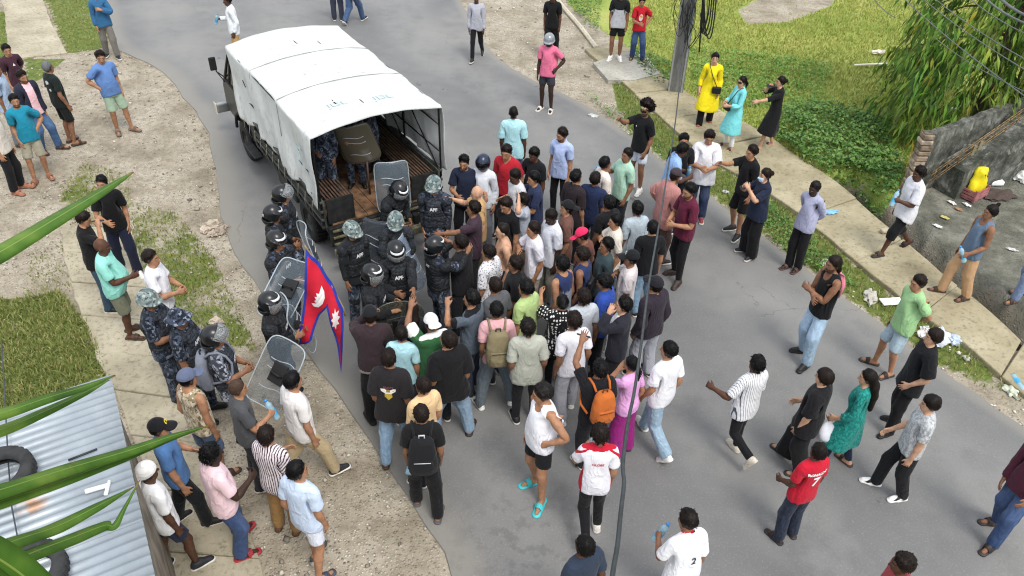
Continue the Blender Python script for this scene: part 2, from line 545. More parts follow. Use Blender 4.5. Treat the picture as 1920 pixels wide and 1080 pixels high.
# small pale landing on the right where two people stand
mb = MB(); pl = [at(*q, .07)[:2] for q in ((1112, 118), (1168, 98), (1208, 100), (1238, 138), (1190, 150), (1140, 150))]
mb.prism(pl, -.2, .075); tag(mb.build('concrete_landing', m_slab('#8f8d83', '#a5a399', '#b7b5ab')), kind='structure')
mb = MB()
ka = px_line([(1035, -10), (1062, 22), (1090, 55), (1118, 92)])
for i in range(len(ka) - 1):
    pass
mb.tube([(q[0], q[1], .03) for q in ka], .06, 6, smooth=False); tag(mb.build('kerb', m_slab('#b0a995', '#c5beab', '#d5cfbe')), kind='structure')

# ------------------------------------------------------------------ grass, pebbles, ground cover
def scatter(n, box, test, rg):
    x = rg.uniform(box[0], box[1], n); y = rg.uniform(box[2], box[3], n)
    k = test(x, y)
    return x[k], y[k]
def blades(name, x, y, z, h, w, cols, rg, label, cat, bend=.5):
    n = len(x); a = rg.uniform(0, 6.283, n); hh = h * rg.uniform(.5, 1.4, n); ww = w * rg.uniform(.7, 1.3, n)
    b = rg.uniform(0, 6.283, n); bl = rg.uniform(.1, 1, n) * bend
    dx, dy = np.cos(a) * ww, np.sin(a) * ww; bx, by = np.cos(b) * hh * bl, np.sin(b) * hh * bl
    B = np.stack([x, y, z], 1)
    v = [B + np.stack([-dx, -dy, 0 * x], 1), B + np.stack([dx, dy, 0 * x], 1),
         B + np.stack([-dx * .8 + bx * .35, -dy * .8 + by * .35, hh * .55], 1), B + np.stack([dx * .8 + bx * .35, dy * .8 + by * .35, hh * .55], 1), B + np.stack([bx, by, hh * (1 - .35 * bl)], 1)]
    V = np.stack(v, 1).reshape(-1, 3); o = np.arange(n)[:, None] * 5
    F = np.stack([o + [0, 1, 3], o + [0, 3, 2], o + [2, 3, 4]], 1).reshape(-1, 3)
    me = mesh_np(name, V, F, True)
    c = np.repeat(rg.rand(n), 5).astype(np.float32)
    at_ = me.attributes.new('tint', 'FLOAT', 'POINT'); at_.data.foreach_set('value', c)
    return tag(link(name, me, m_leaf(*cols)), label, cat, kind='stuff')
@cached
def m_leaf(*cols):
    k = NT('leaf')
    t = k.n('ShaderNodeAttribute', attribute_name='tint').outputs['Fac']
    col = k.ramp(t, [(i / (len(cols) - 1), c) for i, c in enumerate(cols)])
    col = k.mix(.25, col, k.ramp(k.noise(k.pos(), 1.2, 3), [(.3, cols[0]), (.7, cols[-1])]))
    k.fin(col, .5, 0, .35)
    tr = k.n('ShaderNodeBsdfTranslucent'); k.l(col, tr.inputs[0])
    mx = k.n('ShaderNodeMixShader'); mx.inputs[0].default_value = .28
    k.l(k.b.outputs[0], mx.inputs[1]); k.l(tr.outputs[0], mx.inputs[2]); k.l(mx.outputs[0], k.out.inputs[0])
    return k.m
rg = np.random.RandomState(21)
GR = ('#586b32', '#74853f', '#949a58', '#b0a873')
def gtest(th):
    def f(x, y):
        g, _, ya = ground_zone(x, y)
        return (rg.rand(len(x)) < np.clip((g - th) * 2.2, 0, 1)) & (ya < .5)
    return f
rect = lambda P, m=.2: (P[:, 0].min() - m, P[:, 0].max() + m, P[:, 1].min() - m, P[:, 1].max() + m)
x, y = scatter(90000, (3.0, 17, 14, 27), lambda a, b: gtest(.15)(a, b) & inpoly(a, b, FIELD), rg)
blades('grass', x, y, ground_z(x, y), .085, .011, ('#6a8232', '#8f9f48', '#b2b45f', '#cbc27c'), rg, 'short yellow-green grass covering the open field', 'grass', .8)
x, y = scatter(34000, rect(VERGE), lambda a, b: gtest(.12)(a, b) & inpoly(a, b, VERGE) & (b < 20), rg)
blades('grass', x, y, ground_z(x, y), .10, .008, GR, rg, 'green weeds and grass on the strip between road and footpath', 'grass', .8)
for P_, n_, h_, lb in ((G_L1, 9000, .07, 'short grass patch between the slab path and road top left'), (G_L2, 26000, .085, 'thick green grass beside the slabs above the tin roof'), (G_L3, 13000, .07, 'thin weedy grass on the gravel beside the officers'), (G_L5, 9000, .05, 'sparse weeds on the dirt around the two men in black'), (G_L0, 5000, .07, 'grass at the far left edge beside the slab path')):
    x, y = scatter(n_, rect(P_), lambda a, b: gtest(.12)(a, b) & inpoly(a, b, P_), rg)
    blades('grass', x, y, ground_z(x, y), h_, .008, GR, rg, lb, 'grass', .9)

def pebbles(name, x, y, r, cols, label, rg):
    n = len(x); z = ground_z(x, y)
    base = np.array([(1, 0, 0), (-1, 0, 0), (0, 1, 0), (0, -1, 0), (0, 0, 1), (0, 0, -1)], float)
    rr = r * np.exp(rg.normal(0, .45, n)); J = rg.uniform(.55, 1.15, (n, 6, 1))
    a = rg.uniform(0, 6.28, n); c, s = np.cos(a), np.sin(a)
    V = base[None] * J * np.array([1, .8, .6]) * rr[:, None, None]
    V = np.stack([V[..., 0] * c[:, None] - V[..., 1] * s[:, None], V[..., 0] * s[:, None] + V[..., 1] * c[:, None], V[..., 2]], -1)
    V += np.stack([x, y, z + rr * .25], 1)[:, None]
    F0 = np.array([(0, 2, 4), (2, 1, 4), (1, 3, 4), (3, 0, 4), (2, 0, 5), (1, 2, 5), (3, 1, 5), (0, 3, 5)])
    F = (F0[None] + np.arange(n)[:, None, None] * 6).reshape(-1, 3)
    me = mesh_np(name, V.reshape(-1, 3), F, True)
    t = np.repeat(rg.rand(n), 6).astype(np.float32)
    at_ = me.attributes.new('tint', 'FLOAT', 'POINT'); at_.data.foreach_set('value', t)
    k = NT('stone')
    f = k.n('ShaderNodeAttribute', attribute_name='tint').outputs['Fac']
    k.fin(k.ramp(f, [(i / (len(cols) - 1), c) for i, c in enumerate(cols)]), .85, 0, .25)
    k.bump(k.noise(k.pos(), 60, 3), .4, .008)
    return tag(link(name, me, k.m), label, 'gravel', kind='stuff')
ROADP = np.concatenate([ROAD_L, ROAD_R[::-1]])
def left_verge(a, b):
    return ~inpoly(a, b, ROADP) & (a < 0) & (rg.rand(len(a)) < .25 + 1.3 * np.clip(fbm(a, b, .8, 31) - .4, 0, 1) + .75 * np.exp(-dist_line(a, b, ROAD_L) / .25))
x, y = scatter(17000, (-13, -.2, 4.5, 19.8), left_verge, rg)
pebbles('gravel', x, y, .019, ('#6a655d', '#8b8476', '#a8a192', '#c9c2b4'), 'loose stones over the dirt shoulder left of the road', rg)
x, y = scatter(9000, (-1, 7.5, 7.0, 25), lambda a, b: ~inpoly(a, b, ROADP) & (a > -2) & (rg.rand(len(a)) < np.exp(-dist_line(a, b, ROAD_R) / .14) + .35 * inpoly(a, b, px_poly([(880, 0), (1060, 0), (1110, 90), (1150, 200), (1000, 150), (930, 105)])) + .25 * inpoly(a, b, px_poly([(1700, 600), (1920, 720), (1930, 800), (1760, 690)]))), rg)
pebbles('gravel', x, y, .020, ('#6b655a', '#9b9483', '#c9c2b3', '#e2ddd2'), 'pale stones along the right edge of the road', rg)

def leaves(C, D, U, L, W, tint, name, mat, parent=None, droop=.25):
    """many folded leaves; C base point, D direction, U up side"""
    n = len(C); L = L[:, None]; W = W[:, None]
    S = np.cross(D, U); S /= np.linalg.norm(S, axis=1)[:, None] + 1e-9; U = np.cross(S, D)
    dz = np.array([0, 0, -1.0])
    m = C + D * L * .5 + U * L * .03; e = C + D * L + dz * L * droop
    V = np.stack([C, m - S * W + U * W * .35, m, m + S * W + U * W * .35, e], 1).reshape(-1, 3)
    o = np.arange(n)[:, None] * 5
    F = np.stack([o + [0, 2, 1], o + [0, 3, 2], o + [1, 2, 4], o + [2, 3, 4]], 1).reshape(-1, 3)
    me = mesh_np(name, V, F, False)
    at_ = me.attributes.new('tint', 'FLOAT', 'POINT'); at_.data.foreach_set('value', np.repeat(tint, 5).astype(np.float32))
    return link(name, me, mat, parent)
def cover(name, poly_, n, hmax, Ls, cols, label, rg):
    x, y = scatter(n, rect(poly_), lambda a, b: inpoly(a, b, poly_) & (rg.rand(len(a)) < .25 + 1.1 * fbm(a, b, 1.1, 77)), rg)
    m = len(x)
    z = ground_z(x, y) + hmax * fbm(x, y, 1.4, 12) * rg.uniform(.15, 1, m) ** .6
    a = rg.uniform(0, 6.28, m); el = rg.uniform(-.1, .7, m)
    D = np.stack([np.cos(a) * np.cos(el), np.sin(a) * np.cos(el), np.sin(el)], 1)
    U = np.stack([rg.normal(0, .35, m), rg.normal(0, .35, m), np.ones(m)], 1)
    o = leaves(np.stack([x, y, z], 1), D, U, Ls * rg.uniform(.6, 1.3, m), Ls * .36 * rg.uniform(.7, 1.2, m), rg.rand(m), name, m_leaf(*cols))
    return tag(o, label, 'plants', kind='stuff')
BR = ('#2c5120', '#436e2c', '#628c3e', '#86a556')
cover('ground_cover', px_poly([(1480, 200), (1560, 205), (1650, 240), (1690, 330), (1660, 400), (1570, 345), (1500, 300), (1440, 255)]), 11000, .55, .10, BR, 'tangle of broad-leaved creepers beside the footpath under the tree', rg)
cover('ground_cover', px_poly([(1290, 90), (1560, 120), (1540, 210), (1400, 200), (1300, 175)]), 7000, .22, .08, ('#48752a', '#5f8f35', '#7fa647', '#9bb560'), 'leafy weeds in the field behind the three women', rg)
cover('ground_cover', px_poly([(1180, 90), (1262, 120), (1262, 180), (1200, 135)]), 2200, .25, .09, BR, 'broad weeds between the landing and the utility pole', rg)
cover('ground_cover', px_poly([(1385, 350), (1450, 390), (1530, 455), (1610, 540), (1560, 530), (1470, 470), (1400, 410)]), 3600, .20, .07, BR, 'low leafy weeds on the verge behind the man in lavender', rg)
cover('ground_cover', px_poly([(1090, 170), (1180, 215), (1270, 290), (1250, 310), (1130, 215)]), 2200, .16, .06, BR, 'low weeds at the road edge below the concrete landing', rg)
cover('ground_cover', px_poly([(1062, 0), (1130, 0), (1120, 60), (1090, 40)]), 1600, .25, .08, BR, 'green weeds at the top edge beyond the kerb', rg)

# ------------------------------------------------------------------ people: rest shapes as distance fields
AD = np.array([math.sin(R(40)), 0, -math.cos(R(40))], np.float32)      # right arm direction in the rest pose
SH = np.array([0.174, -0.01, 1.362], np.float32)
UA, FA = 0.285, 0.250
HIPJ = np.array([0.09, 0.0, 0.90], np.float32)

def smin(a, b, k):
    h = np.clip(0.5 + 0.5 * (b - a) / k, 0, 1)
    return b * (1 - h) + a * h - k * h * (1 - h)
def sst(a, b, x):
    t = np.clip((x - a) / (b - a), 0, 1)
    return t * t * (3 - 2 * t)
def ell(P, c, r):
    q = (P - np.array(c, np.float32)) / np.array(r, np.float32)
    k0 = np.sqrt((q * q).sum(1)); q2 = q / np.array(r, np.float32)
    k1 = np.sqrt((q2 * q2).sum(1)) + 1e-6
    return k0 * (k0 - 1) / k1
def cone(P, a, b, ra, rb, sy=1.0):
    a = np.array(a, np.float32); b = np.array(b, np.float32)
    d = b - a; t = np.clip(((P - a) @ d) / (d @ d), 0, 1)
    q = P - a - t[:, None] * d
    if sy != 1.0:
        q = q * np.array([1, 1 / sy, 1], np.float32)
    return np.sqrt((q * q).sum(1)) - (ra + (rb - ra) * t)
def chain(P, pts, rs, sy=1.0, k=0.02):
    d = None
    for i in range(len(pts) - 1):
        e = cone(P, pts[i], pts[i + 1], rs[i], rs[i + 1], sy)
        d = e if d is None else smin(d, e, k)
    return d
def prof(P, tab, n=2.3):
    T = np.array(tab, np.float32); z = P[:, 2]
    wx = np.interp(z, T[:, 0], T[:, 1]); wy = np.interp(z, T[:, 0], T[:, 2]); yc = np.interp(z, T[:, 0], T[:, 3])
    q = (np.abs(P[:, 0] / wx) ** n + np.abs((P[:, 1] - yc) / wy) ** n) ** (1 / n)
    d = (q - 1) * np.minimum(wx, wy)
    return np.maximum(d, np.maximum(T[0, 0] - z, z - T[-1, 0]))
def half(P):
    Q = P.copy(); Q[:, 0] = np.abs(Q[:, 0]); return Q

TORSO = [(.80, .10, .07, -.01), (.84, .152, .10, -.015), (.90, .168, .112, -.02), (.97, .158, .105, -.01), (1.05, .146, .097, 0), (1.15, .155, .105, 0),
         (1.25, .170, .115, 0), (1.33, .176, .108, -.008), (1.385, .172, .088, -.018), (1.415, .140, .072, -.02), (1.44, .095, .064, -.018), (1.47, .058, .056, -.006)]
def sd_head(P, ears=True):
    d = ell(P, (0, -.008, 1.600), (.076, .094, .098))
    d = smin(d, ell(P, (0, .030, 1.550), (.059, .064, .082)), .03)
    d = smin(d, ell(P, (0, .050, 1.500), (.040, .040, .034)), .03)
    d = smin(d, ell(P, (0, .072, 1.592), (.052, .022, .016)), .02)
    d = np.maximum(d, -ell(P, (.031, .105, 1.574), (.017, .018, .012)) * .6) if False else d
    d = smin(d, cone(P, (0, .088, 1.578), (0, .112, 1.541), .008, .014), .012)
    d = smin(d, ell(P, (0, .083, 1.512), (.024, .014, .010)), .008)
    if ears:
        Q = half(P)
        d = smin(d, ell(Q, (.079, -.008, 1.568), (.011, .021, .032)), .008)
    return d
def sd_arm(P):
    Q = half(P)
    p0, p1, p2 = SH, SH + AD * UA, SH + AD * (UA + FA)
    d = chain(Q, [p0 + AD * -.02, p0 + AD * .10, p1, p1 + AD * .07, p2], [.050, .050, .040, .042, .028])
    y = np.array([0, 1, 0], np.float32); n = np.cross(y, AD)
    L = lambda a, b, c: p2 + AD * a + y * b + n * c
    q = Q - L(.05, 0, 0)
    u = np.stack([q @ AD, q @ y, q @ n], 1)
    palm = ell(u, (0, 0, 0), (.062, .042, .019))
    d = smin(d, palm, .02)
    for yo, ln, sp in ((.030, .073, .16), (.0100, .082, .05), (-.0105, .077, -.05), (-.029, .060, -.18)):
        a = L(.085, yo, 0); b = L(.085 + ln * .55, yo + sp * ln * .55, .004); c = L(.085 + ln, yo + sp * ln, .016)
        d = smin(d, chain(Q, [a, b, c], [.0098, .0086, .0075], k=.004), .004)
    d = smin(d, chain(Q, [L(.02, .025, .004), L(.052, .052, .012), L(.085, .066, .018)], [.015, .012, .009], k=.006), .01)
    return d
def sd_leg(P):
    Q = half(P)
    d = chain(Q, [(.088, -.01, .86), (.095, 0, .66), (.10, .005, .49), (.102, -.015, .36), (.105, -.015, .10)], [.092, .078, .055, .054, .036])
    f = chain(Q, [(.106, -.045, .036), (.112, .05, .034), (.122, .155, .022)], [.036, .038, .024], k=.02)
    f = np.maximum(f, .002 - Q[:, 2])
    return smin(d, f, .03)
def sd_body(P):
    d = smin(prof(P, TORSO), sd_arm(P), .03)
    d = smin(d, sd_leg(P), .03)
    d = smin(d, cone(P, (0, -.012, 1.40), (0, .004, 1.52), .057, .053), .025)
    return smin(d, sd_head(P), .012)

def nets(fn, lo, hi, h):
    ax = [np.arange(lo[i], hi[i] + h, h, dtype=np.float32) for i in range(3)]
    P = np.stack(np.meshgrid(*ax, indexing='ij'), -1)
    S = P.shape[:3]
    F = np.concatenate([fn(c.reshape(-1, 3)).astype(np.float32) for c in np.array_split(P.reshape(-1, 3), max(1, P.size // 900000))]).reshape(S)
    I = F < 0
    cn = tuple(s - 1 for s in S)
    cnt = np.zeros(cn, np.int8); acc = np.zeros(cn + (3,), np.float32); ne = np.zeros(cn, np.int8)
    sl = lambda o: tuple(slice(o[i], o[i] + cn[i]) for i in range(3))
    for o in np.ndindex(2, 2, 2):
        cnt += I[sl(o)]
    mixed = (cnt > 0) & (cnt < 8)
    ids = np.full(cn, -1, np.int64); ids[mixed] = np.arange(mixed.sum())
    for a in range(3):
        for o in np.ndindex(2, 2, 2):
            if o[a]:
                continue
            o2 = list(o); o2[a] = 1
            f0, f1 = F[sl(o)], F[sl(tuple(o2))]
            cr = (f0 < 0) != (f1 < 0)
            t = np.where(cr, f0 / np.where(cr, f0 - f1, 1), 0)
            for k in range(3):
                acc[..., k] += np.where(cr, (t if k == a else o[k]), 0)
            ne += cr
    cc = np.stack(np.nonzero(mixed), 1).astype(np.float32)
    V = (cc + acc[mixed] / ne[mixed][:, None]) * h + np.array([ax[0][0], ax[1][0], ax[2][0]], np.float32)
    Q = []
    for a in range(3):
        b, c = (a + 1) % 3, (a + 2) % 3
        s0 = [slice(None)] * 3; s1 = [slice(None)] * 3
        s0[a] = slice(0, -1); s1[a] = slice(1, None)
        cr = I[tuple(s0)] != I[tuple(s1)]
        idx = np.stack(np.nonzero(cr), 1)
        ok = (idx[:, b] > 0) & (idx[:, c] > 0) & (idx[:, b] < cn[b]) & (idx[:, c] < cn[c])
        idx = idx[ok]
        if not len(idx):
            continue
        eb = np.zeros(3, int); eb[b] = 1; ec = np.zeros(3, int); ec[c] = 1
        g = lambda q: ids[q[:, 0], q[:, 1], q[:, 2]]
        quad = np.stack([g(idx - eb - ec), g(idx - ec), g(idx), g(idx - eb)], 1)
        flip = ~I[idx[:, 0], idx[:, 1], idx[:, 2]]
        quad[flip] = quad[flip][:, ::-1]
        Q.append(quad)
    return V, np.concatenate(Q)

def adj(F, n):
    E = np.concatenate([F[:, [i, (i + 1) % F.shape[1]]] for i in range(F.shape[1])])
    E = np.concatenate([E, E[:, ::-1]])
    return E, np.maximum(np.bincount(E[:, 0], minlength=n), 1)
def lap(V, A, it=1, lam=0.5, mask=None):
    E, c = A
    for _ in range(it):
        S = np.stack([np.bincount(E[:, 0], V[E[:, 1], k], minlength=len(V)) for k in range(3)], 1) / c[:, None]
        D = (S - V) * lam
        if mask is not None:
            D *= mask[:, None]
        V = V + D
    return V
def vnorm(V, F):
    n = np.cross(V[F[:, 1]] - V[F[:, 0]], V[F[:, 2]] - V[F[:, 0]])
    N = np.zeros_like(V)
    for i in range(F.shape[1]):
        for k in range(3):
            N[:, k] += np.bincount(F[:, i], n[:, k], minlength=len(V))
    return N / (np.linalg.norm(N, axis=1)[:, None] + 1e-9)
def decim(V, F, target):
    """quadric decimation down to about target triangles"""
    me = mesh_np('tmp', V, F)
    o = bpy.data.objects.new('tmp', me); COL.objects.link(o)
    nt = len(F) * (F.shape[1] - 2)
    md = o.modifiers.new('d', 'DECIMATE'); md.ratio = min(1, target / nt); md.use_collapse_triangulate = True
    dg = bpy.context.evaluated_depsgraph_get()
    ev = o.evaluated_get(dg); m2 = ev.to_mesh()
    m2.calc_loop_triangles()
    V2 = np.empty(len(m2.vertices) * 3, np.float32); m2.vertices.foreach_get('co', V2)
    T = np.empty(len(m2.loop_triangles) * 3, np.int32); m2.loop_triangles.foreach_get('vertices', T)
    ev.to_mesh_clear()
    bpy.data.objects.remove(o); bpy.data.meshes.remove(me)
    return V2.reshape(-1, 3), T.reshape(-1, 3)

def weights(P, skirt=False):
    x, y, z = P[:, 0], P[:, 1], P[:, 2]
    W = np.zeros((len(P), 17), np.float32)
    Q = half(P) - SH
    t = Q @ AD; perp = np.linalg.norm(Q - t[:, None] * AD, axis=1)
    arm = sst(-.05, .075, t) * sst(.20, .125, perp)
    fo = sst(UA - .045, UA + .045, t); ha = sst(UA + FA - .02, UA + FA + .015, t)
    right = x > 0
    for s, b in ((right, 5), (~right, 8)):
        W[:, b] = arm * (1 - fo) * s; W[:, b + 1] = arm * fo * (1 - ha) * s; W[:, b + 2] = arm * fo * ha * s
    rest = 1 - arm
    leg = sst(.95, .82, z)
    if skirt:
        leg = leg * .75
    sb = .12 if skirt else .035
    rs = sst(-sb, sb, x)
    kn = sst(.54, .43, z); an = sst(.115, .07, z)
    if skirt:
        kn = kn * .35; an = an * 0
    for s, b in ((rs, 11), (1 - rs, 14)):
        W[:, b] = rest * leg * s * (1 - kn); W[:, b + 1] = rest * leg * s * kn * (1 - an); W[:, b + 2] = rest * leg * s * kn * an
    r2 = rest * (1 - leg)
    zz = z + .5 * np.maximum(y - .02, 0)
    hd = sst(1.455, 1.515, zz); nk = sst(1.40, 1.455, zz); ch = sst(1.10, 1.26, z); sp = sst(.93, 1.08, z)
    W[:, 4] = r2 * hd; W[:, 3] = r2 * nk * (1 - hd); W[:, 2] = r2 * ch * (1 - nk); W[:, 1] = r2 * sp * (1 - ch) * (1 - nk)
    W[:, 0] = np.maximum(0, r2 - W[:, 1:5].sum(1))
    return W / W.sum(1)[:, None]

class Base:
    def __init__(self, V, F, skirt=False, rigid=None, smooth=0):
        self.V = V.astype(np.float32); self.F = F
        if rigid is None:
            self.W = weights(self.V, skirt)
        else:
            self.W = np.zeros((len(V), 17), np.float32); self.W[:, rigid] = 1
        self.N = vnorm(self.V, F); self.A = adj(F, len(V)); self.smooth = smooth
        self.bvh = None
    def tree(self):
        if self.bvh is None:
            self.bvh = BVHTree.FromPolygons([tuple(map(float, v)) for v in self.V], [tuple(map(int, f)) for f in self.F])
        return self.bvh

def surf(fn, lo, hi, h, target, skirt=False, rigid=None, sm=2, post=0, keep=None):
    V, F = nets(fn, lo, hi, h)
    if sm:
        V = lap(V, adj(F, len(V)), sm, .5)
    if target and target < 2 * len(F):
        V, F = decim(V, F, target)
    else:
        F = np.concatenate([F[:, :3], F[:, [0, 2, 3]]])
    return Base(V, F, skirt, rigid, post)

# ---- clothes in the rest pose
def sleeve(P, t1, r0, r1):
    Q = half(P)
    a, b = SH - AD * .03, SH + AD * (t1 + .05)
    d = cone(Q, a, b, r0, r1)
    return np.maximum(d, (Q - SH) @ AD - t1)
def ring(P, c, r, ry, tube, tilt=0.0):
    q = P - np.array(c, np.float32)
    z = q[:, 2] + tilt * q[:, 1]
    rr = (np.sqrt((q[:, 0] / r) ** 2 + (q[:, 1] / ry) ** 2) - 1) * min(r, ry)
    return np.sqrt(rr ** 2 + z ** 2) - tube
def sd_top(P, hem=.80, sl=.20, fit=1.0, neck=1.462, flare=0.0, collar=False, slr=(.062, .073), vneck=0.0):
    T = [(hem - .03, .19 + flare, .138 + flare * .8, -.005), (.90, .190 + flare * .55, .138 + flare * .4, -.005), (1.0, .182 + flare * .2, .132 + flare * .1, 0), (1.1, .180, .130, 0), (1.2, .187, .134, 0),
         (1.3, .193, .130, -.004), (1.36, .192, .116, -.014), (1.395, .180, .100, -.018), (1.425, .145, .086, -.018), (1.45, .105, .076, -.014), (1.48, .070, .066, -.006)]
    T = sorted(T)
    T = [(a, b * fit, c * fit, e) for a, b, c, e in T]
    d = prof(P, T, 2.2)
    d = np.maximum(d, hem + .012 * np.cos(P[:, 0] * 9) - P[:, 2])
    if sl > 0:
        d = smin(d, sleeve(P, sl, slr[0] * fit, slr[1] * fit), .035)
    d = np.maximum(d, P[:, 2] + .32 * P[:, 1] - neck)
    if vneck:
        d = np.maximum(d, -(np.maximum(np.abs(P[:, 0]) * 1.2 - (P[:, 2] - 1.36) * .9, .02 - P[:, 1])))
    if collar:
        d = np.minimum(d, np.maximum(ring(P, (0, -.012, 1.462), .069, .066, .015, .38), -ell(P, (0, .085, 1.43), (.022, .06, .05))))
    return d
def sd_tank(P, hem=.80):
    d = prof(P, [(hem, .185, .135, -.005), (1.0, .176, .13, 0), (1.2, .182, .128, 0), (1.3, .184, .124, -.004), (1.36, .184, .112, -.014), (1.40, .172, .098, -.018), (1.44, .115, .082, -.016), (1.475, .072, .068, -.006)], 2.2)
    Q = half(P)
    d = np.maximum(d, -cone(Q, (.228, 0, 1.27), (.20, 0, 1.46), .085, .080))
    d = np.maximum(d, -ell(P, (0, .09, 1.45), (.078, .12, .10)))
    d = np.maximum(d, -ell(P, (0, -.06, 1.49), (.08, .08, .075)))
    return d
def sd_trou(P, end=.06, r=(.10, .082, .07), waist=1.0):
    Q = half(P)
    d = prof(P, [(.78, .12, .09, -.015), (.84, .172, .122, -.015), (.90, .182, .128, -.018), (.97, .172, .122, -.01), (waist + .04, .163, .115, 0)], 2.3)
    l = chain(Q, [(.088, -.01, .86), (.10, .0, .49), (.106, -.012, end - .04)], list(r), k=.03)
    l = np.maximum(l, end - P[:, 2])
    d = smin(d, l, .03)
    return np.maximum(d, P[:, 2] - waist)
def sd_kurta(P, hem=.42, sl=.45, flare=.06):
    d = prof(P, [(hem - .02, .20 + flare, .16 + flare, 0), (.70, .195 + flare * .5, .15 + flare * .4, -.005), (.92, .185, .135, -.012), (1.06, .150, .11, 0), (1.2, .172, .125, .006), (1.3, .178, .124, 0),
                 (1.36, .184, .110, -.014), (1.395, .176, .098, -.018), (1.425, .142, .085, -.018), (1.45, .103, .076, -.014), (1.48, .070, .066, -.006)], 2.2)
    d = np.maximum(d, hem - P[:, 2])
    if sl:
        d = smin(d, sleeve(P, sl, .062, .052), .03)
    return np.maximum(d, P[:, 2] + .6 * P[:, 1] - 1.455)
def sd_shoe(P):
    Q = half(P)
    up = chain(Q, [(.106, -.050, .050), (.110, .02, .058), (.121, .145, .034)], [.045, .046, .034], k=.03)
    up = smin(up, cone(Q, (.105, -.02, .05), (.105, -.02, .115), .05, .047), .02)
    up = np.maximum(up, np.maximum(Q[:, 2] - .105, .012 - Q[:, 2]))
    so = np.maximum(chain(Q, [(.106, -.055, .02), (.112, .04, .02), (.123, .150, .02)], [.049, .046, .046], k=.03), np.abs(Q[:, 2] - .0165) - .0145)
    return np.minimum(up, so)
def sd_slide(P):
    Q = half(P)
    so = np.maximum(chain(Q, [(.107, -.055, .0), (.112, .05, .0), (.122, .160, .0)], [.052, .048, .052], k=.03), np.abs(Q[:, 2] - .008) - .012)
    st = np.abs(chain(Q, [(.106, -.045, .036), (.112, .05, .034), (.122, .155, .022)], [.043, .046, .032], k=.02) - .004) - .0045
    st = np.maximum(st, np.maximum(np.abs(Q[:, 1] - .085) - .032, -Q[:, 2]))
    return np.minimum(so, st)

# ---- hair and headgear (rest pose, head space = body space)
def sd_hair(P, t0, t1, shift=0.0, slope=.88, extra=None, back=0.0):
    g = P[:, 2] - (1.565 + shift + (P[:, 1]) * slope)
    g = np.minimum(g, P[:, 2] - 1.498) + .006 * np.sin(P[:, 0] * 75 + 1.3) * np.sin(P[:, 2] * 90)
    cr = ell(P, (0, -.010, 1.600), (.077, .096, .099))
    d = cr - (t0 * sst(-.004, .02, g) + (t1 - t0) * sst(0, .09, g) + .004 * np.sin(P[:, 0] * 60) * np.sin(P[:, 1] * 55 + 1))
    d = np.maximum(d, -g * .7)
    if extra is not None:
        d = smin(d, extra(P), .015)
    return d
def tufts(b, n, ln, lift, seed, curl=0.0):
    """short hair locks over a hair cap: an uneven outline"""
    rg = np.random.RandomState(seed)
    A = b.V[b.F]; nr = np.cross(A[:, 1] - A[:, 0], A[:, 2] - A[:, 0]); ar = np.linalg.norm(nr, axis=1)
    nr = nr / (ar[:, None] + 1e-9)
    ok = (A.mean(1)[:, 2] > 1.50) & (nr[:, 2] > -.5)
    pr = ar * ok; pr /= pr.sum()
    i = rg.choice(len(A), n, p=pr); w = rg.dirichlet((1, 1, 1), n)
    p = (A[i] * w[:, :, None]).sum(1); nn = nr[i]
    fl = p - np.array([.01, -.035, 1.72]); fl += rg.normal(0, .03 + curl, fl.shape)
    fl -= nn * (fl * nn).sum(1)[:, None]; fl /= np.linalg.norm(fl, axis=1)[:, None] + 1e-9
    L = ln * rg.uniform(.6, 1.3, n)[:, None] * (1 + .8 * sst(.02, .07, p[:, 1]) * rg.rand(n) + .5 * (p[:, 2] < 1.56))[:, None]
    sd = np.cross(fl, nn); wd = rg.uniform(.004, .008, n)[:, None]
    a = p - nn * .003
    m = a + fl * L * .55 + nn * L * (lift + .1); e = a + fl * L + nn * L * lift
    V = np.stack([a - sd * wd, a + sd * wd, m - sd * wd * .8, m + sd * wd * .8, e], 1).reshape(-1, 3)
    o = np.arange(n)[:, None] * 5
    F = np.concatenate([o + [0, 1, 3], o + [0, 3, 2], o + [2, 3, 4]])
    return V, F

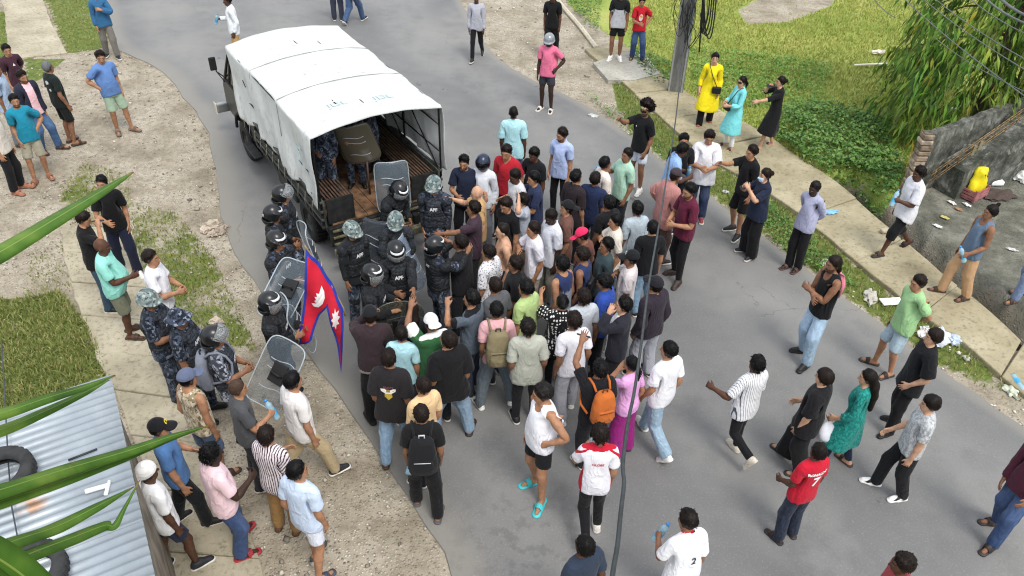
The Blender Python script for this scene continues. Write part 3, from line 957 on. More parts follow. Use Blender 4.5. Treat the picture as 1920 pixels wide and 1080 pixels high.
HB = {}
def make_hair():
    lo, hi = (-.14, -.20, 1.10), (.14, .16, 1.84)
    st = {
        'short': (.004, .017, .004, 1.03), 'fade': (.002, .024, .012, .99), 'curly': (.007, .025, .0, 1.03), 'high': (.006, .080, .02, .92), 'buzz': (.003, .005, 0, 1.05),
        'bowl': (.011, .021, -.012, .82), 'rece': (.004, .010, .012, 1.5), 'slick': (.005, .012, .006, 1.03), 'mop': (.008, .022, -.003, .95),
    }
    ex = {
        'long': lambda P: np.minimum(chain(P * np.array([.62, 1, 1], np.float32), [(0, -.06, 1.62), (0, -.115, 1.48), (0, -.140, 1.34), (0, -.150, 1.14)], [.05, .055, .05, .035], k=.03), 9),
        'bun': lambda P: ell(P, (0, -.125, 1.60), (.045, .040, .045)),
        'knot': lambda P: ell(P, (0, -.075, 1.715), (.030, .034, .034)),
        'pony': lambda P: chain(P, [(0, -.10, 1.60), (0, -.145, 1.53), (0, -.14, 1.38)], [.03, .028, .012]),
        'back': lambda P: ell(P, (0, -.095, 1.50), (.06, .04, .07)),
    }
    for i, (k, (a, b, sh, sl)) in enumerate(st.items()):
        bz = surf(lambda P: sd_hair(P, a, b, sh, sl), (-.17, -.22, 1.46), (.17, .18, 1.82), .0105, 900, rigid=4, sm=1)
        rg = np.random.RandomState(i)
        amp = {'curly': .004, 'high': .008, 'mop': .0035, 'fade': .0025, 'short': .002}.get(k, .0015)
        bz.V = bz.V + bz.N * rg.normal(0, amp, (len(bz.V), 1)).astype(np.float32)
        if k not in ('buzz', 'rece'):
            tv, tf = tufts(bz, 300, .022 if k not in ('high',) else .035, {'curly': .22, 'high': .4, 'mop': .16, 'fade': .16, 'short': .10}.get(k, .07), i, .06 if k in ('curly', 'high') else 0)
            HB[k] = Base(np.concatenate([bz.V, tv]), np.concatenate([bz.F, tf + len(bz.V)]), rigid=4)
        else:
            HB[k] = Base(bz.V, bz.F, rigid=4)
    for i, (k, e) in enumerate(ex.items()):
        bz = surf(lambda P: sd_hair(P, .008, .014, .0, 1.06, e), lo, hi, .0105, 1300, sm=1)
        tv, tf = tufts(bz, 130, .04, .03, 50 + i)
        HB[k] = Base(np.concatenate([bz.V, tv]), np.concatenate([bz.F, tf + len(bz.V)]), rigid=None if k == 'long' else 4)
    # headgear
    cran = lambda P, o: ell(P, (0, -.010, 1.600), (.077 + o, .096 + o, .099 + o))
    def cap(P, back=False):
        s = -1.0 if back else 1.0
        Q = P * np.array([1, s, 1], np.float32)
        if back:
            Q = Q + np.array([0, -.02, 0], np.float32)
        d = np.maximum(ell(Q, (0, -.010, 1.612), (.095, .113, .112)), 1.618 - .10 * Q[:, 1] - Q[:, 2])
        br = np.maximum(np.abs(Q[:, 2] - 1.620 + .16 * (Q[:, 1] - .09) + 3.0 * Q[:, 0] ** 2) - .0065, ell(Q * np.array([1, 1, 0], np.float32), (0, .115, 0), (.085, .088, 1)))
        br = np.maximum(br, .04 - Q[:, 1])
        return np.minimum(smin(d, br, .006), ell(Q, (0, -.01, 1.724), (.011, .011, .006)))
    HB['cap'] = surf(lambda P: cap(P), (-.12, -.15, 1.56), (.12, .24, 1.76), .0075, 1500, rigid=4, sm=1)
    HB['capb'] = surf(lambda P: cap(P, True), (-.12, -.26, 1.56), (.12, .15, 1.76), .0075, 1500, rigid=4, sm=1)
    def scarf(P):
        d = np.maximum(ell(P, (0, -.012, 1.612), (.094, .113, .110)), 1.585 + .25 * P[:, 1] - P[:, 2])
        return smin(d, chain(P, [(0, -.10, 1.60), (.02, -.13, 1.53), (.03, -.12, 1.47)], [.04, .028, .015]), .02)
    HB['scarf'] = surf(scarf, (-.13, -.19, 1.42), (.13, .14, 1.76), .0095, 1100, rigid=4, sm=1)
    def helm(P):
        d = np.maximum(ell(P, (0, -.014, 1.612), (.128, .148, .140)), 1.525 - .05 * P[:, 1] - P[:, 2])
        face = np.maximum(np.maximum(.045 - P[:, 1], P[:, 2] - 1.628), np.abs(P[:, 0]) - .098)
        d = np.maximum(d, -face)
        d = np.maximum(d, -ell(P, (0, -.006, 1.58), (.094, .114, .115)))
        nk = np.maximum(np.abs(ell(P, (0, -.05, 1.55), (.115, .13, .12))) - .008, np.maximum(P[:, 1] + .02, np.maximum(P[:, 2] - 1.54, 1.455 - P[:, 2])))
        rim = np.maximum(np.abs(ell(P, (0, -.014, 1.612), (.135, .155, .147))) - .006, np.maximum(np.abs(P[:, 2] + .35 * P[:, 1] - 1.655) - .012, -P[:, 1] - .03))
        return np.minimum(np.minimum(d, nk), rim)
    HB['helm'] = surf(helm, (-.16, -.21, 1.43), (.16, .17, 1.78), .0085, 2200, rigid=4, sm=1)
    def visor(P):
        d = np.abs(ell(P, (0, -.010, 1.60), (.137, .162, .155))) - .0032
        return np.maximum(d, np.maximum(.012 - P[:, 1], np.maximum(P[:, 2] - 1.648 + .1 * P[:, 1], 1.475 - P[:, 2])))
    HB['visor'] = surf(visor, (-.16, -.02, 1.45), (.16, .18, 1.68), .0065, 1100, rigid=4, sm=1)
    up = Base(HB['visor'].V.copy(), HB['visor'].F, rigid=4)
    pv = np.array([0, .0, 1.615]); a = R(62)
    q = up.V - pv
    up.V = np.stack([q[:, 0] * 1.03, q[:, 1] * math.cos(a) - q[:, 2] * math.sin(a), q[:, 1] * math.sin(a) + q[:, 2] * math.cos(a)], 1).astype(np.float32) + pv.astype(np.float32)
    up.V[:, 2] += .012; up.V[:, 1] += .012
    HB['visor_up'] = up
    def stripe(P):
        d = np.abs(ell(P, (0, -.014, 1.612), (.133, .153, .145))) - .004
        return np.maximum(d, np.maximum(np.maximum(np.abs(P[:, 2] + .15 * P[:, 1] - 1.690) - .0125, np.abs(P[:, 0]) - .098), .02 - P[:, 1]))
    HB['stripe'] = surf(stripe, (-.13, -.02, 1.62), (.13, .16, 1.79), .005, 600, rigid=4, sm=0)
    def combat(P):
        d = np.maximum(ell(P, (0, -.010, 1.605), (.122, .142, .128)), 1.572 - .18 * P[:, 1] * (P[:, 1] < 0) - P[:, 2])
        br = np.maximum(np.abs(P[:, 2] - 1.578 + .12 * (P[:, 1])) - .009, ell(P * np.array([1, 1, 0], np.float32), (0, .006, 0), (.134, .168, 1)))
        d = smin(d, br, .012)
        st = np.maximum(np.abs(ell(P, (0, .02, 1.56), (.083, .085, .105))) - .004, np.maximum(np.abs(P[:, 1] - .01) - .01, P[:, 2] - 1.57))
        return np.minimum(d, st)
    HB['combat'] = surf(combat, (-.16, -.2, 1.44), (.16, .2, 1.76), .009, 1500, rigid=4, sm=1)
    def boonie(P):
        d = np.maximum(ell(P, (0, -.008, 1.605), (.100, .118, .118)), 1.618 - P[:, 2])
        rr = np.sqrt(P[:, 0] ** 2 + (P[:, 1] * .93) ** 2)
        br = np.maximum(np.abs(P[:, 2] - 1.622 + .45 * (rr - .09) + .015 * np.sin(3 * np.arctan2(P[:, 1], P[:, 0]))) - .006, rr - .165)
        return smin(d, br, .01)
    HB['boonie'] = surf(boonie, (-.19, -.2, 1.55), (.19, .2, 1.75), .0085, 1400, rigid=4, sm=1)
    def moto(P):
        d = np.maximum(ell(P, (0, .004, 1.598), (.128, .150, .148)), 1.478 - P[:, 2])
        return np.maximum(d, -ell(P, (0, 0, 1.48), (.085, .10, .06)))
    HB['moto'] = surf(moto, (-.15, -.18, 1.44), (.15, .18, 1.78), .011, 1200, rigid=4, sm=1)
    def mvis(P):
        d = np.abs(ell(P, (0, .004, 1.598), (.131, .154, .150))) - .003
        return np.maximum(d, np.maximum(np.abs(P[:, 2] - 1.605) - .05, .02 - P[:, 1]))
    HB['moto_visor'] = surf(mvis, (-.15, 0, 1.53), (.15, .18, 1.68), .0065, 700, rigid=4, sm=1)
    def patch(reg, o=.006):
        return lambda P: np.maximum(sd_head(P, False) - o, reg(P))
    HB['mask'] = surf(patch(lambda P: np.maximum(np.maximum(P[:, 2] - 1.556, 1.478 - P[:, 2]), .045 - P[:, 1]), .009), (-.1, .02, 1.45), (.1, .15, 1.58), .006, 500, rigid=4, sm=1)
    HB['glasses'] = surf(patch(lambda P: np.maximum(np.maximum(np.abs(P[:, 2] - 1.578) - .019, .055 - P[:, 1]), (.006 - np.abs(P[:, 0]))), .010), (-.1, .03, 1.54), (.1, .15, 1.61), .005, 400, rigid=4, sm=1)
    HB['bandana'] = surf(lambda P: smin(np.maximum(cone(P, (0, -.01, 1.43), (0, .004, 1.485), .075, .066), np.abs(P[:, 2] - 1.455 + .15 * P[:, 1]) - .03), cone(P, (.0, .075, 1.44), (.01, .10, 1.37), .022, .012), .01), (-.1, -.1, 1.34), (.1, .14, 1.52), .007, 600, sm=1)
    HB['headband'] = surf(lambda P: np.maximum(np.abs(ell(P, (0, -.010, 1.600), (.081, .100, .103))) - .005, np.abs(P[:, 2] - 1.634) - .017), (-.1, -.13, 1.6), (.1, .12, 1.67), .006, 500, rigid=4, sm=0)

CB = {}
def make_clothes():
    lo, hi = (-.50, -.24, .30), (.50, .26, 1.50)
    h = .0125
    S = lambda fn, t, lo=lo, hi=hi, **k: surf(fn, lo, hi, h, t, post=2, **k)
    CB['tee'] = S(lambda P: sd_top(P), 3600, skirt=True)
    CB['big'] = S(lambda P: sd_top(P, hem=.74, sl=.25, fit=1.12, flare=.03, slr=(.068, .09)), 3600, skirt=True)
    CB['vee'] = S(lambda P: sd_top(P, vneck=1), 3600, skirt=True)
    CB['polo'] = S(lambda P: sd_top(P, hem=.79, collar=True, slr=(.062, .070)), 3800, skirt=True)
    CB['shirt'] = S(lambda P: sd_top(P, hem=.76, collar=True, sl=.24, fit=1.03, flare=.015), 3800, skirt=True)
    CB['long'] = S(lambda P: sd_top(P, hem=.79, collar=True, sl=.51, slr=(.064, .048)), 4200, lo=(-.56, -.24, .3), skirt=True, hi=(.56, .26, 1.5))
    CB['jacket'] = S(lambda P: sd_top(P, hem=.80, collar=True, sl=.52, fit=1.08, slr=(.068, .052)), 4200, lo=(-.58, -.26, .3), skirt=True, hi=(.58, .26, 1.5))
    CB['tank'] = S(lambda P: sd_tank(P), 2800, skirt=True)
    CB['kurta'] = S(lambda P: sd_kurta(P), 3800, lo=(-.56, -.3, .3), hi=(.56, .3, 1.5), skirt=True)
    CB['dress'] = S(lambda P: sd_kurta(P, .40, .34, .09), 3800, lo=(-.56, -.34, .3), hi=(.56, .34, 1.5), skirt=True)
    CB['blouse'] = S(lambda P: sd_kurta(P, .82, .22, .0), 3400, lo=(-.56, -.3, .3), hi=(.56, .3, 1.5), skirt=True)
    lo, hi = (-.30, -.22, 0), (.30, .2, 1.05)
    T = lambda fn, t: surf(fn, lo, hi, h, t, post=1)
    CB['trou'] = T(lambda P: sd_trou(P), 3000)
    CB['slim'] = T(lambda P: sd_trou(P, .09, (.094, .066, .05)), 3000)
    CB['wide'] = T(lambda P: sd_trou(P, .04, (.104, .104, .105)), 3000)
    CB['short'] = T(lambda P: sd_trou(P, .50, (.098, .084, .083)), 1500)
    CB['brief'] = T(lambda P: sd_trou(P, .60, (.098, .086, .084)), 1400)
    CB['capri'] = T(lambda P: sd_trou(P, .34, (.104, .092, .085)), 1800)
    h = .0095
    CB['shoe'] = surf(sd_shoe, (-.19, -.13, -.02), (.19, .22, .13), .0085, 1500, sm=1)
    CB['slide'] = surf(sd_slide, (-.19, -.13, -.02), (.19, .24, .10), .0075, 1300, sm=1)
    # riot armour: vest with collar flaps, shoulder caps, elbow and shin guards
    def vest(P):
        d = prof(P, [(.92, .205, .155, 0), (1.0, .200, .150, 0), (1.2, .205, .155, 0), (1.3, .205, .150, -.004), (1.37, .195, .128, -.014), (1.42, .155, .105, -.018), (1.47, .085, .085, -.006)], 2.6)
        Q = half(P)
        d = np.maximum(d, -cone(Q, (.245, 0, 1.28), (.235, 0, 1.46), .075, .065))
        d = np.maximum(d, -ell(P, (0, .05, 1.50), (.085, .13, .09)))
        grid = np.minimum(np.abs(np.mod(P[:, 2] * 1 + 3, .085) - .0425) - .004, 9)
        return np.maximum(d, P[:, 2] - 1.465) + .008 * (grid < 0)
    CB['vest'] = surf(vest, (-.26, -.22, .88), (.26, .22, 1.5), .011, 2600, post=0, sm=1)
    def pads(P):
        Q = half(P)
        a = np.maximum(ell(Q, SH + AD * .05 + np.array([.012, 0, .012], np.float32), (.085, .095, .084)), .0 - (Q - SH) @ np.array([.8, 0, .6], np.float32) - .02)
        b = cone(Q, SH + AD * .14, SH + AD * .24, .074, .070)
        c = cone(Q, SH + AD * .27, SH + AD * .33, .066, .062)
        e = cone(Q, SH + AD * .36, SH + AD * .47, .058, .05)
        return np.minimum(np.minimum(a, b), np.minimum(c, e))
    CB['pads'] = surf(pads, (-.62, -.14, .95), (.62, .14, 1.52), .0115, 2400, sm=1)
    def shin(P):
        Q = half(P)
        d = cone(Q, (.104, .0, .42), (.106, -.005, .14), .078, .066)
        d = np.maximum(d, np.maximum(-.03 - Q[:, 1], np.maximum(Q[:, 2] - .42, .13 - Q[:, 2])))
        return np.minimum(d, ell(Q, (.10, .035, .49), (.074, .066, .075)))
    CB['shin'] = surf(shin, (-.22, -.12, .08), (.22, .14, .6), .0115, 1300, sm=1)

# ------------------------------------------------------------------ posing
def rx(a): c, s = math.cos(a), math.sin(a); return np.array([[1, 0, 0], [0, c, -s], [0, s, c]])
def ry(a): c, s = math.cos(a), math.sin(a); return np.array([[c, 0, s], [0, 1, 0], [-s, 0, c]])
def rz(a): c, s = math.cos(a), math.sin(a); return np.array([[c, -s, 0], [s, c, 0], [0, 0, 1]])
def nrm(v): return v / (np.linalg.norm(v) + 1e-9)
def frame(d, n):
    d = nrm(d); n = nrm(n - d * (n @ d)); return np.stack([d, n, np.cross(d, n)], 1)
def ik(a, t, l1, l2, pole):
    v = t - a; L = np.linalg.norm(v); v = v / L
    L = min(max(L, abs(l1 - l2) + .06), (l1 + l2) * .995)
    c = (l1 * l1 + L * L - l2 * l2) / (2 * l1 * L)
    p = nrm(pole - v * (pole @ v))
    m = a + v * l1 * c + p * l1 * math.sqrt(max(0, 1 - c * c))
    return m, a + v * L

ARMS = {   # wrist target for the right hand (x out, y forward, z up, body 1.70 tall), elbow pole, curl
    'rel': ((.205, .04, .845), (.18, -1, 0), 35), 'rel2': ((.20, .12, .87), (.25, -1, 0), 45), 'hip': ((.195, .03, 1.00), (1, -.7, 0), 40), 'pocket': ((.195, .07, .92), (.6, -1, 0), 20),
    'cross': ((-.07, .215, 1.15), (.7, .0, -1), 50), 'front': ((.07, .26, 1.08), (.7, -.4, -1), 60), 'hold': ((.13, .30, 1.14), (.6, -.3, -1), 95), 'phone': ((.09, .33, 1.38), (.8, 0, -1), 95),
    'up': ((.26, .20, 1.82), (1, .2, 0), 10), 'wave': ((.10, .36, 1.72), (1, .1, -.4), 8), 'out': ((.16, .52, 1.22), (.6, 0, -1), 12), 'push': ((.16, .43, 1.38), (.8, 0, -1), 8),
    'point': ((.22, .48, 1.40), (.7, 0, -1), 70), 'side': ((.60, .12, 1.20), (.2, -.5, -1), 30), 'back': ((.04, -.185, .95), (1, -.5, 0), 40), 'face': ((.07, .17, 1.46), (.7, .1, -1), 60),
    'head': ((.13, .10, 1.66), (1, .3, .2), 40), 'fwd': ((.195, .22, .95), (.2, -1, -.2), 45), 'bak': ((.225, -.20, .90), (.3, -1, 0), 45), 'chest': ((.02, .22, 1.26), (.9, 0, -.6), 40),
    'drink': ((.08, .24, 1.46), (.8, .2, -1), 90), 'neck': ((.10, .20, 1.40), (.9, .3, -.5), 40), 'shield': ((.12, .36, 1.15), (.8, -.3, -.6), 120), 'down': ((.22, .20, .92), (.5, -1, 0), 60),
    'pole': ((.02, .36, 1.36), (.9, 0, -.6), 150), 'side2': ((.42, .22, 1.12), (.3, -.6, -.8), 90),
}
LEGS = {   # right ankle (x, y, lift, yaw, pitch), left ankle
    'stand': ((.12, 0, 0, 10, 0), (.12, 0, 0, 10, 0)), 'close': ((.09, .02, 0, 6, 0), (.09, -.02, 0, 8, 0)), 'wide': ((.22, 0, 0, 18, 0), (.22, 0, 0, 18, 0)),
    'stepR': ((.11, .16, 0, 8, 0), (.12, -.14, 0, 14, 0)), 'stepL': ((.12, -.14, 0, 14, 0), (.11, .16, 0, 8, 0)), 'walkR': ((.10, .30, .005, 4, -6), (.11, -.34, .07, 4, 38)), 'walkL': ((.11, -.34, .07, 4, 38), (.10, .30, .005, 4, -6)),
    'cont': ((.10, -.02, 0, 6, 0), (.19, .08, 0, 28, 0)), 'cont2': ((.19, .08, 0, 28, 0), (.10, -.02, 0, 6, 0)), 'lunge': ((.16, .26, 0, 10, 0), (.20, -.26, 0, 26, 0)), 'bent': ((.14, .10, 0, 12, 0), (.14, -.16, .03, 14, 16)),
    'kickback': ((.10, .04, 0, 4, 0), (.10, -.38, .20, 4, 60)),
}
BODY = None

class Pose:
    def __init__(s, arms=('rel', 'rel'), legs='stand', lean=0, twist=0, head=(0, 0), side=0, rg=None, jit=1.0, crouch=0.0):
        rg = rg or np.random.RandomState(0)
        j = lambda a: rg.uniform(-a, a) * jit
        G = [None] * 17; J = [None] * 17; J2 = [None] * 17
        LG = LEGS[legs]
        lg = [(LG[0][0] + j(.015), LG[0][1] + j(.03), LG[0][2], -LG[0][3] + j(5), LG[0][4]), (-(LG[1][0] + j(.015)), LG[1][1] + j(.03), LG[1][2], LG[1][3] + j(5), LG[1][4])]
        hz = .93
        for x, y, lift, yw, pt in lg:
            dh = math.hypot(abs(x) - .09, y)
            hz = min(hz, .08 + lift + math.sqrt(.815 ** 2 - min(dh, .6) ** 2) + .03)
        hz -= crouch
        pel = rz(R(twist * .2 + j(3))) @ ry(R(side * .3 + (j(2.5) if abs(side) < 1 else 0)))
        spi = pel @ rx(R(-lean * .5)) @ rz(R(twist * .35)) @ ry(R(-side * .5))
        che = spi @ rx(R(-lean * .5 + 3)) @ rz(R(twist * .45 + j(3)))
        nec = che @ rx(R(-6)) @ rz(R(head[0] * .4))
        hea = nec @ rx(R(3 + head[1])) @ rz(R(head[0] * .6))
        G[0], G[1], G[2], G[3], G[4] = pel, spi, che, nec, hea
        J[0] = np.array([0, 0, .93]); J2[0] = np.array([0, 0, hz])
        J[1] = np.array([0, 0, .99]); J[2] = np.array([0, 0, 1.17]); J[3] = np.array([0, -.012, 1.42]); J[4] = np.array([0, -.002, 1.495])
        for b in range(1, 5):
            J2[b] = J2[b - 1] + G[b - 1] @ (J[b] - J[b - 1])
        for si, b in ((1, 5), (-1, 8)):
            a = arms[0] if si == 1 else arms[1]
            T, P, curl = ARMS[a] if isinstance(a, str) else a
            m = np.array([si, 1, 1.0])
            T = np.array(T) * m + np.array([j(.02), j(.02), j(.02)]); P = np.array(P, float) * m
            sh0 = np.array(SH, float) * m
            raise_ = max(0, (T[2] - 1.35)) * .10
            sh = J2[2] + G[2] @ (sh0 + np.array([0, 0, raise_]) - J[2])
            Tc = J2[2] + G[2] @ (T - J[2]) if T[2] > .98 else J2[0] + G[1] @ (T - J[0])
            e, w = ik(sh, Tc, UA, FA, G[2] @ P)
            d0 = np.array(AD, float) * m
            n0 = np.cross(d0, [0, 1, 0]); u = nrm(e - sh); f = nrm(w - e)
            n = np.cross(u, f)
            if np.linalg.norm(n) < .05:
                n = np.cross(u, -(G[2] @ P))
            M0 = frame(d0, n0)
            G[b] = frame(u, n) @ M0.T; G[b + 1] = frame(f, n) @ M0.T; G[b + 2] = G[b + 1]
            J[b] = sh0; J[b + 1] = sh0 + d0 * UA; J[b + 2] = sh0 + d0 * (UA + FA)
            J2[b] = sh; J2[b + 1] = e; J2[b + 2] = w
            if si == 1: s.curlR = R(curl)
            else: s.curlL = R(curl)
        for si, b, (x, y, lift, yw, pt) in ((1, 11, lg[0]), (-1, 14, lg[1])):
            m = np.array([si, 1, 1.0]); hp0 = np.array(HIPJ, float) * m
            hp = J2[0] + G[0] @ (hp0 - J[0])
            fd = rz(R(yw)) @ np.array([0, 1.0, 0])
            k, an = ik(hp, np.array([x, y, .08 + lift]), .42, .40, fd * 1.0 + np.array([0, 0, .1]))
            k0 = np.array([.10 * si, 0, .48]); a0 = np.array([.105 * si, -.012, .08])
            u, f = nrm(k - hp), nrm(an - k)
            n = np.cross(u, f)
            if np.linalg.norm(n) < .05:
                n = np.cross(u, -fd)
            G[b] = frame(u, n) @ frame(k0 - hp0, np.cross(k0 - hp0, [0, -1, 0])).T
            G[b + 1] = frame(f, n) @ frame(a0 - k0, np.cross(a0 - k0, [0, -1, 0])).T
            G[b + 2] = rz(R(yw)) @ rx(R(-pt))
            J[b], J[b + 1], J[b + 2] = hp0, k0, a0
            J2[b], J2[b + 1], J2[b + 2] = hp, k, an
        s.G = np.array(G, np.float32); s.J = np.array(J, np.float32); s.J2 = np.array(J2, np.float32)
        s.T = s.J2 - np.einsum('bij,bj->bi', s.G, s.J)
    def apply(s, V, W):
        return np.einsum('nb,bij,nj->ni', W, s.G, V, optimize=True) + W @ s.T

def wrinkle(V, N, seed, amp, kind):
    """folds that belong to the cloth: hanging, at the joints, across the waist"""
    rg = np.random.RandomState(seed)
    x, y, z = V[:, 0], V[:, 1], V[:, 2]
    d = np.zeros(len(V))
    wx = .02 * np.sin(z * 17 + rg.uniform(0, 6)) + .015 * np.sin(x * 23 + y * 19 + rg.uniform(0, 6))
    for i in range(6):
        a = rg.uniform(0, 6.28)
        if kind == 'top':
            k = np.array([rg.normal(0, 1), rg.normal(0, 1), rg.normal(0, .75)])
        else:
            k = np.array([rg.normal(0, .35), rg.normal(0, .35), rg.normal(0, 1.2)])
        k = k / np.linalg.norm(k) * rg.uniform(38, 85)
        s = np.sin((x + wx) * k[0] + (y + wx) * k[1] + (z + wx * 1.2) * k[2] + a)
        g = np.sin(x * rg.uniform(6, 14) + y * rg.uniform(6, 14) + z * rg.uniform(6, 14) + rg.uniform(0, 6))
        d += (1 - np.abs(s)) ** 2 * np.clip(g, 0, 1) * rg.uniform(.5, 1)
    if kind == 'top':
        m = .35 + .65 * sst(1.32, 1.05, z) + .5 * sst(.26, .34, np.abs(x))
    else:
        m = .4 + .8 * np.exp(-((z - .48) / .12) ** 2) + 1.1 * sst(.24, .1, z) + .5 * np.exp(-((z - .84) / .06) ** 2)
    return V + (N * (d * m * amp)[:, None]).astype(np.float32)

def hand_curl(V, pose):
    out = V.copy()
    y = np.array([0, 1, 0], np.float32)
    for si, curl in ((1, pose.curlR), (-1, pose.curlL)):
        m = np.array([si, 1, 1], np.float32)
        Q = V * m - SH
        n = np.cross(y, AD)
        t = Q @ AD - (UA + FA + .080); c = Q @ n
        msk = (t > 0) & (Q[:, 0] > .2) & (Q @ y < .055)
        k = max(curl, .05) / .085
        ct = t[msk]; cc = c[msk]; th = k * ct
        nt = np.sin(th) / k - cc * np.sin(th); nc = (1 - np.cos(th)) / k + cc * np.cos(th)
        p = (UA + FA + .080 + nt)[:, None] * AD + ((Q[msk] @ y)[:, None] * y) + nc[:, None] * n
        out[msk] = (p + SH) * m
    return out

# ------------------------------------------------------------------ people: materials
SKIN = {1: '#bd9479', 2: '#a3785c', 3: '#855f48', 4: '#54382a', 5: '#39281f'}
@cached
def m_skin(tone, beard, scalp):
    k = NT('skin')
    p = k.attr('rest'); X = k.sep(p)
    c = lin(SKIN[tone])[:3]
    base = k.mix(k.smooth(k.noise(p, 14, 3), .3, .7), tuple(v * .82 for v in c), tuple(min(1, v * 1.12) for v in c))
    ax = k.math('ABSOLUTE', X[0])
    cm = k.n('ShaderNodeCombineXYZ'); k.l(ax, cm.inputs[0]); k.l(X[1], cm.inputs[1]); k.l(X[2], cm.inputs[2])
    q = cm.outputs[0]
    front = k.smooth(X[1], .045, .06)
    def blob(cen, sc, r0, r1):
        return k.math('MULTIPLY', k.smooth(k.vdist(k.scale(q, sc), tuple(a * b for a, b in zip(cen, sc))), r1, r0), front)
    lips = blob((0, .095, 1.512), (.45, .3, 1.2), .0075, .013)
    base = k.mix(k.math('MULTIPLY', lips, .6), base, tuple(a * b for a, b in zip(c, (.75, .5, .5))))
    if beard:
        low = k.smooth(X[2], 1.546, 1.526)
        ch = k.math('MULTIPLY', low, k.smooth(X[1], -.02, .02))
        ch = k.math('MULTIPLY', ch, k.smooth(X[2], 1.455, 1.475))
        ch = k.math('MULTIPLY', ch, k.math('SUBTRACT', 1.0, lips))
        mu = blob((0, .1, 1.530), (.4, .3, 1.2), .007, .012)
        ch = k.math('MAXIMUM', ch, mu) if beard > 1 else mu
        ch = k.math('MULTIPLY', ch, k.smooth(k.noise(p, 160, 2), .25, .55))
        base = k.mix(k.math('MULTIPLY', ch, .9), base, lin('#17110e')[:3])
    if scalp:      # cropped hair and stubble where the hairline thins out
        gq = k.math('SUBTRACT', X[2], k.math('ADD', 1.562, k.math('MULTIPLY', X[1], 1.03)))
        gq = k.math('MULTIPLY', k.smooth(k.math('ADD', gq, k.math('MULTIPLY', k.noise(p, 60, 2), .012)), -.010, .006), k.smooth(X[2], 1.49, 1.51))
        base = k.mix(k.math('MULTIPLY', gq, .9), base, lin('#14100e')[:3])
    brow = blob((.034, .09, 1.600), (.35, .25, 1.3), .0075, .012)
    base = k.mix(k.math('MULTIPLY', brow, .65), base, lin('#1a120e')[:3])
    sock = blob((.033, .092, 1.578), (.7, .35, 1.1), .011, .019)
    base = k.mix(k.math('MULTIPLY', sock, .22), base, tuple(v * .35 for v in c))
    eye = blob((.032, .092, 1.577), (.6, .35, 1.45), .0075, .0100)
    base = k.mix(eye, base, lin('#cfc8c0')[:3])
    iris = blob((.032, .092, 1.577), (1, .35, 1), .006, .0075)
    base = k.mix(iris, base, lin('#140d0a')[:3])
    k.b.inputs['Subsurface Weight'].default_value = 0.0
    k.fin(base, .6, 0, .3)
    k.bump(k.noise(p, 90, 3), .12, .004)
    return k.m

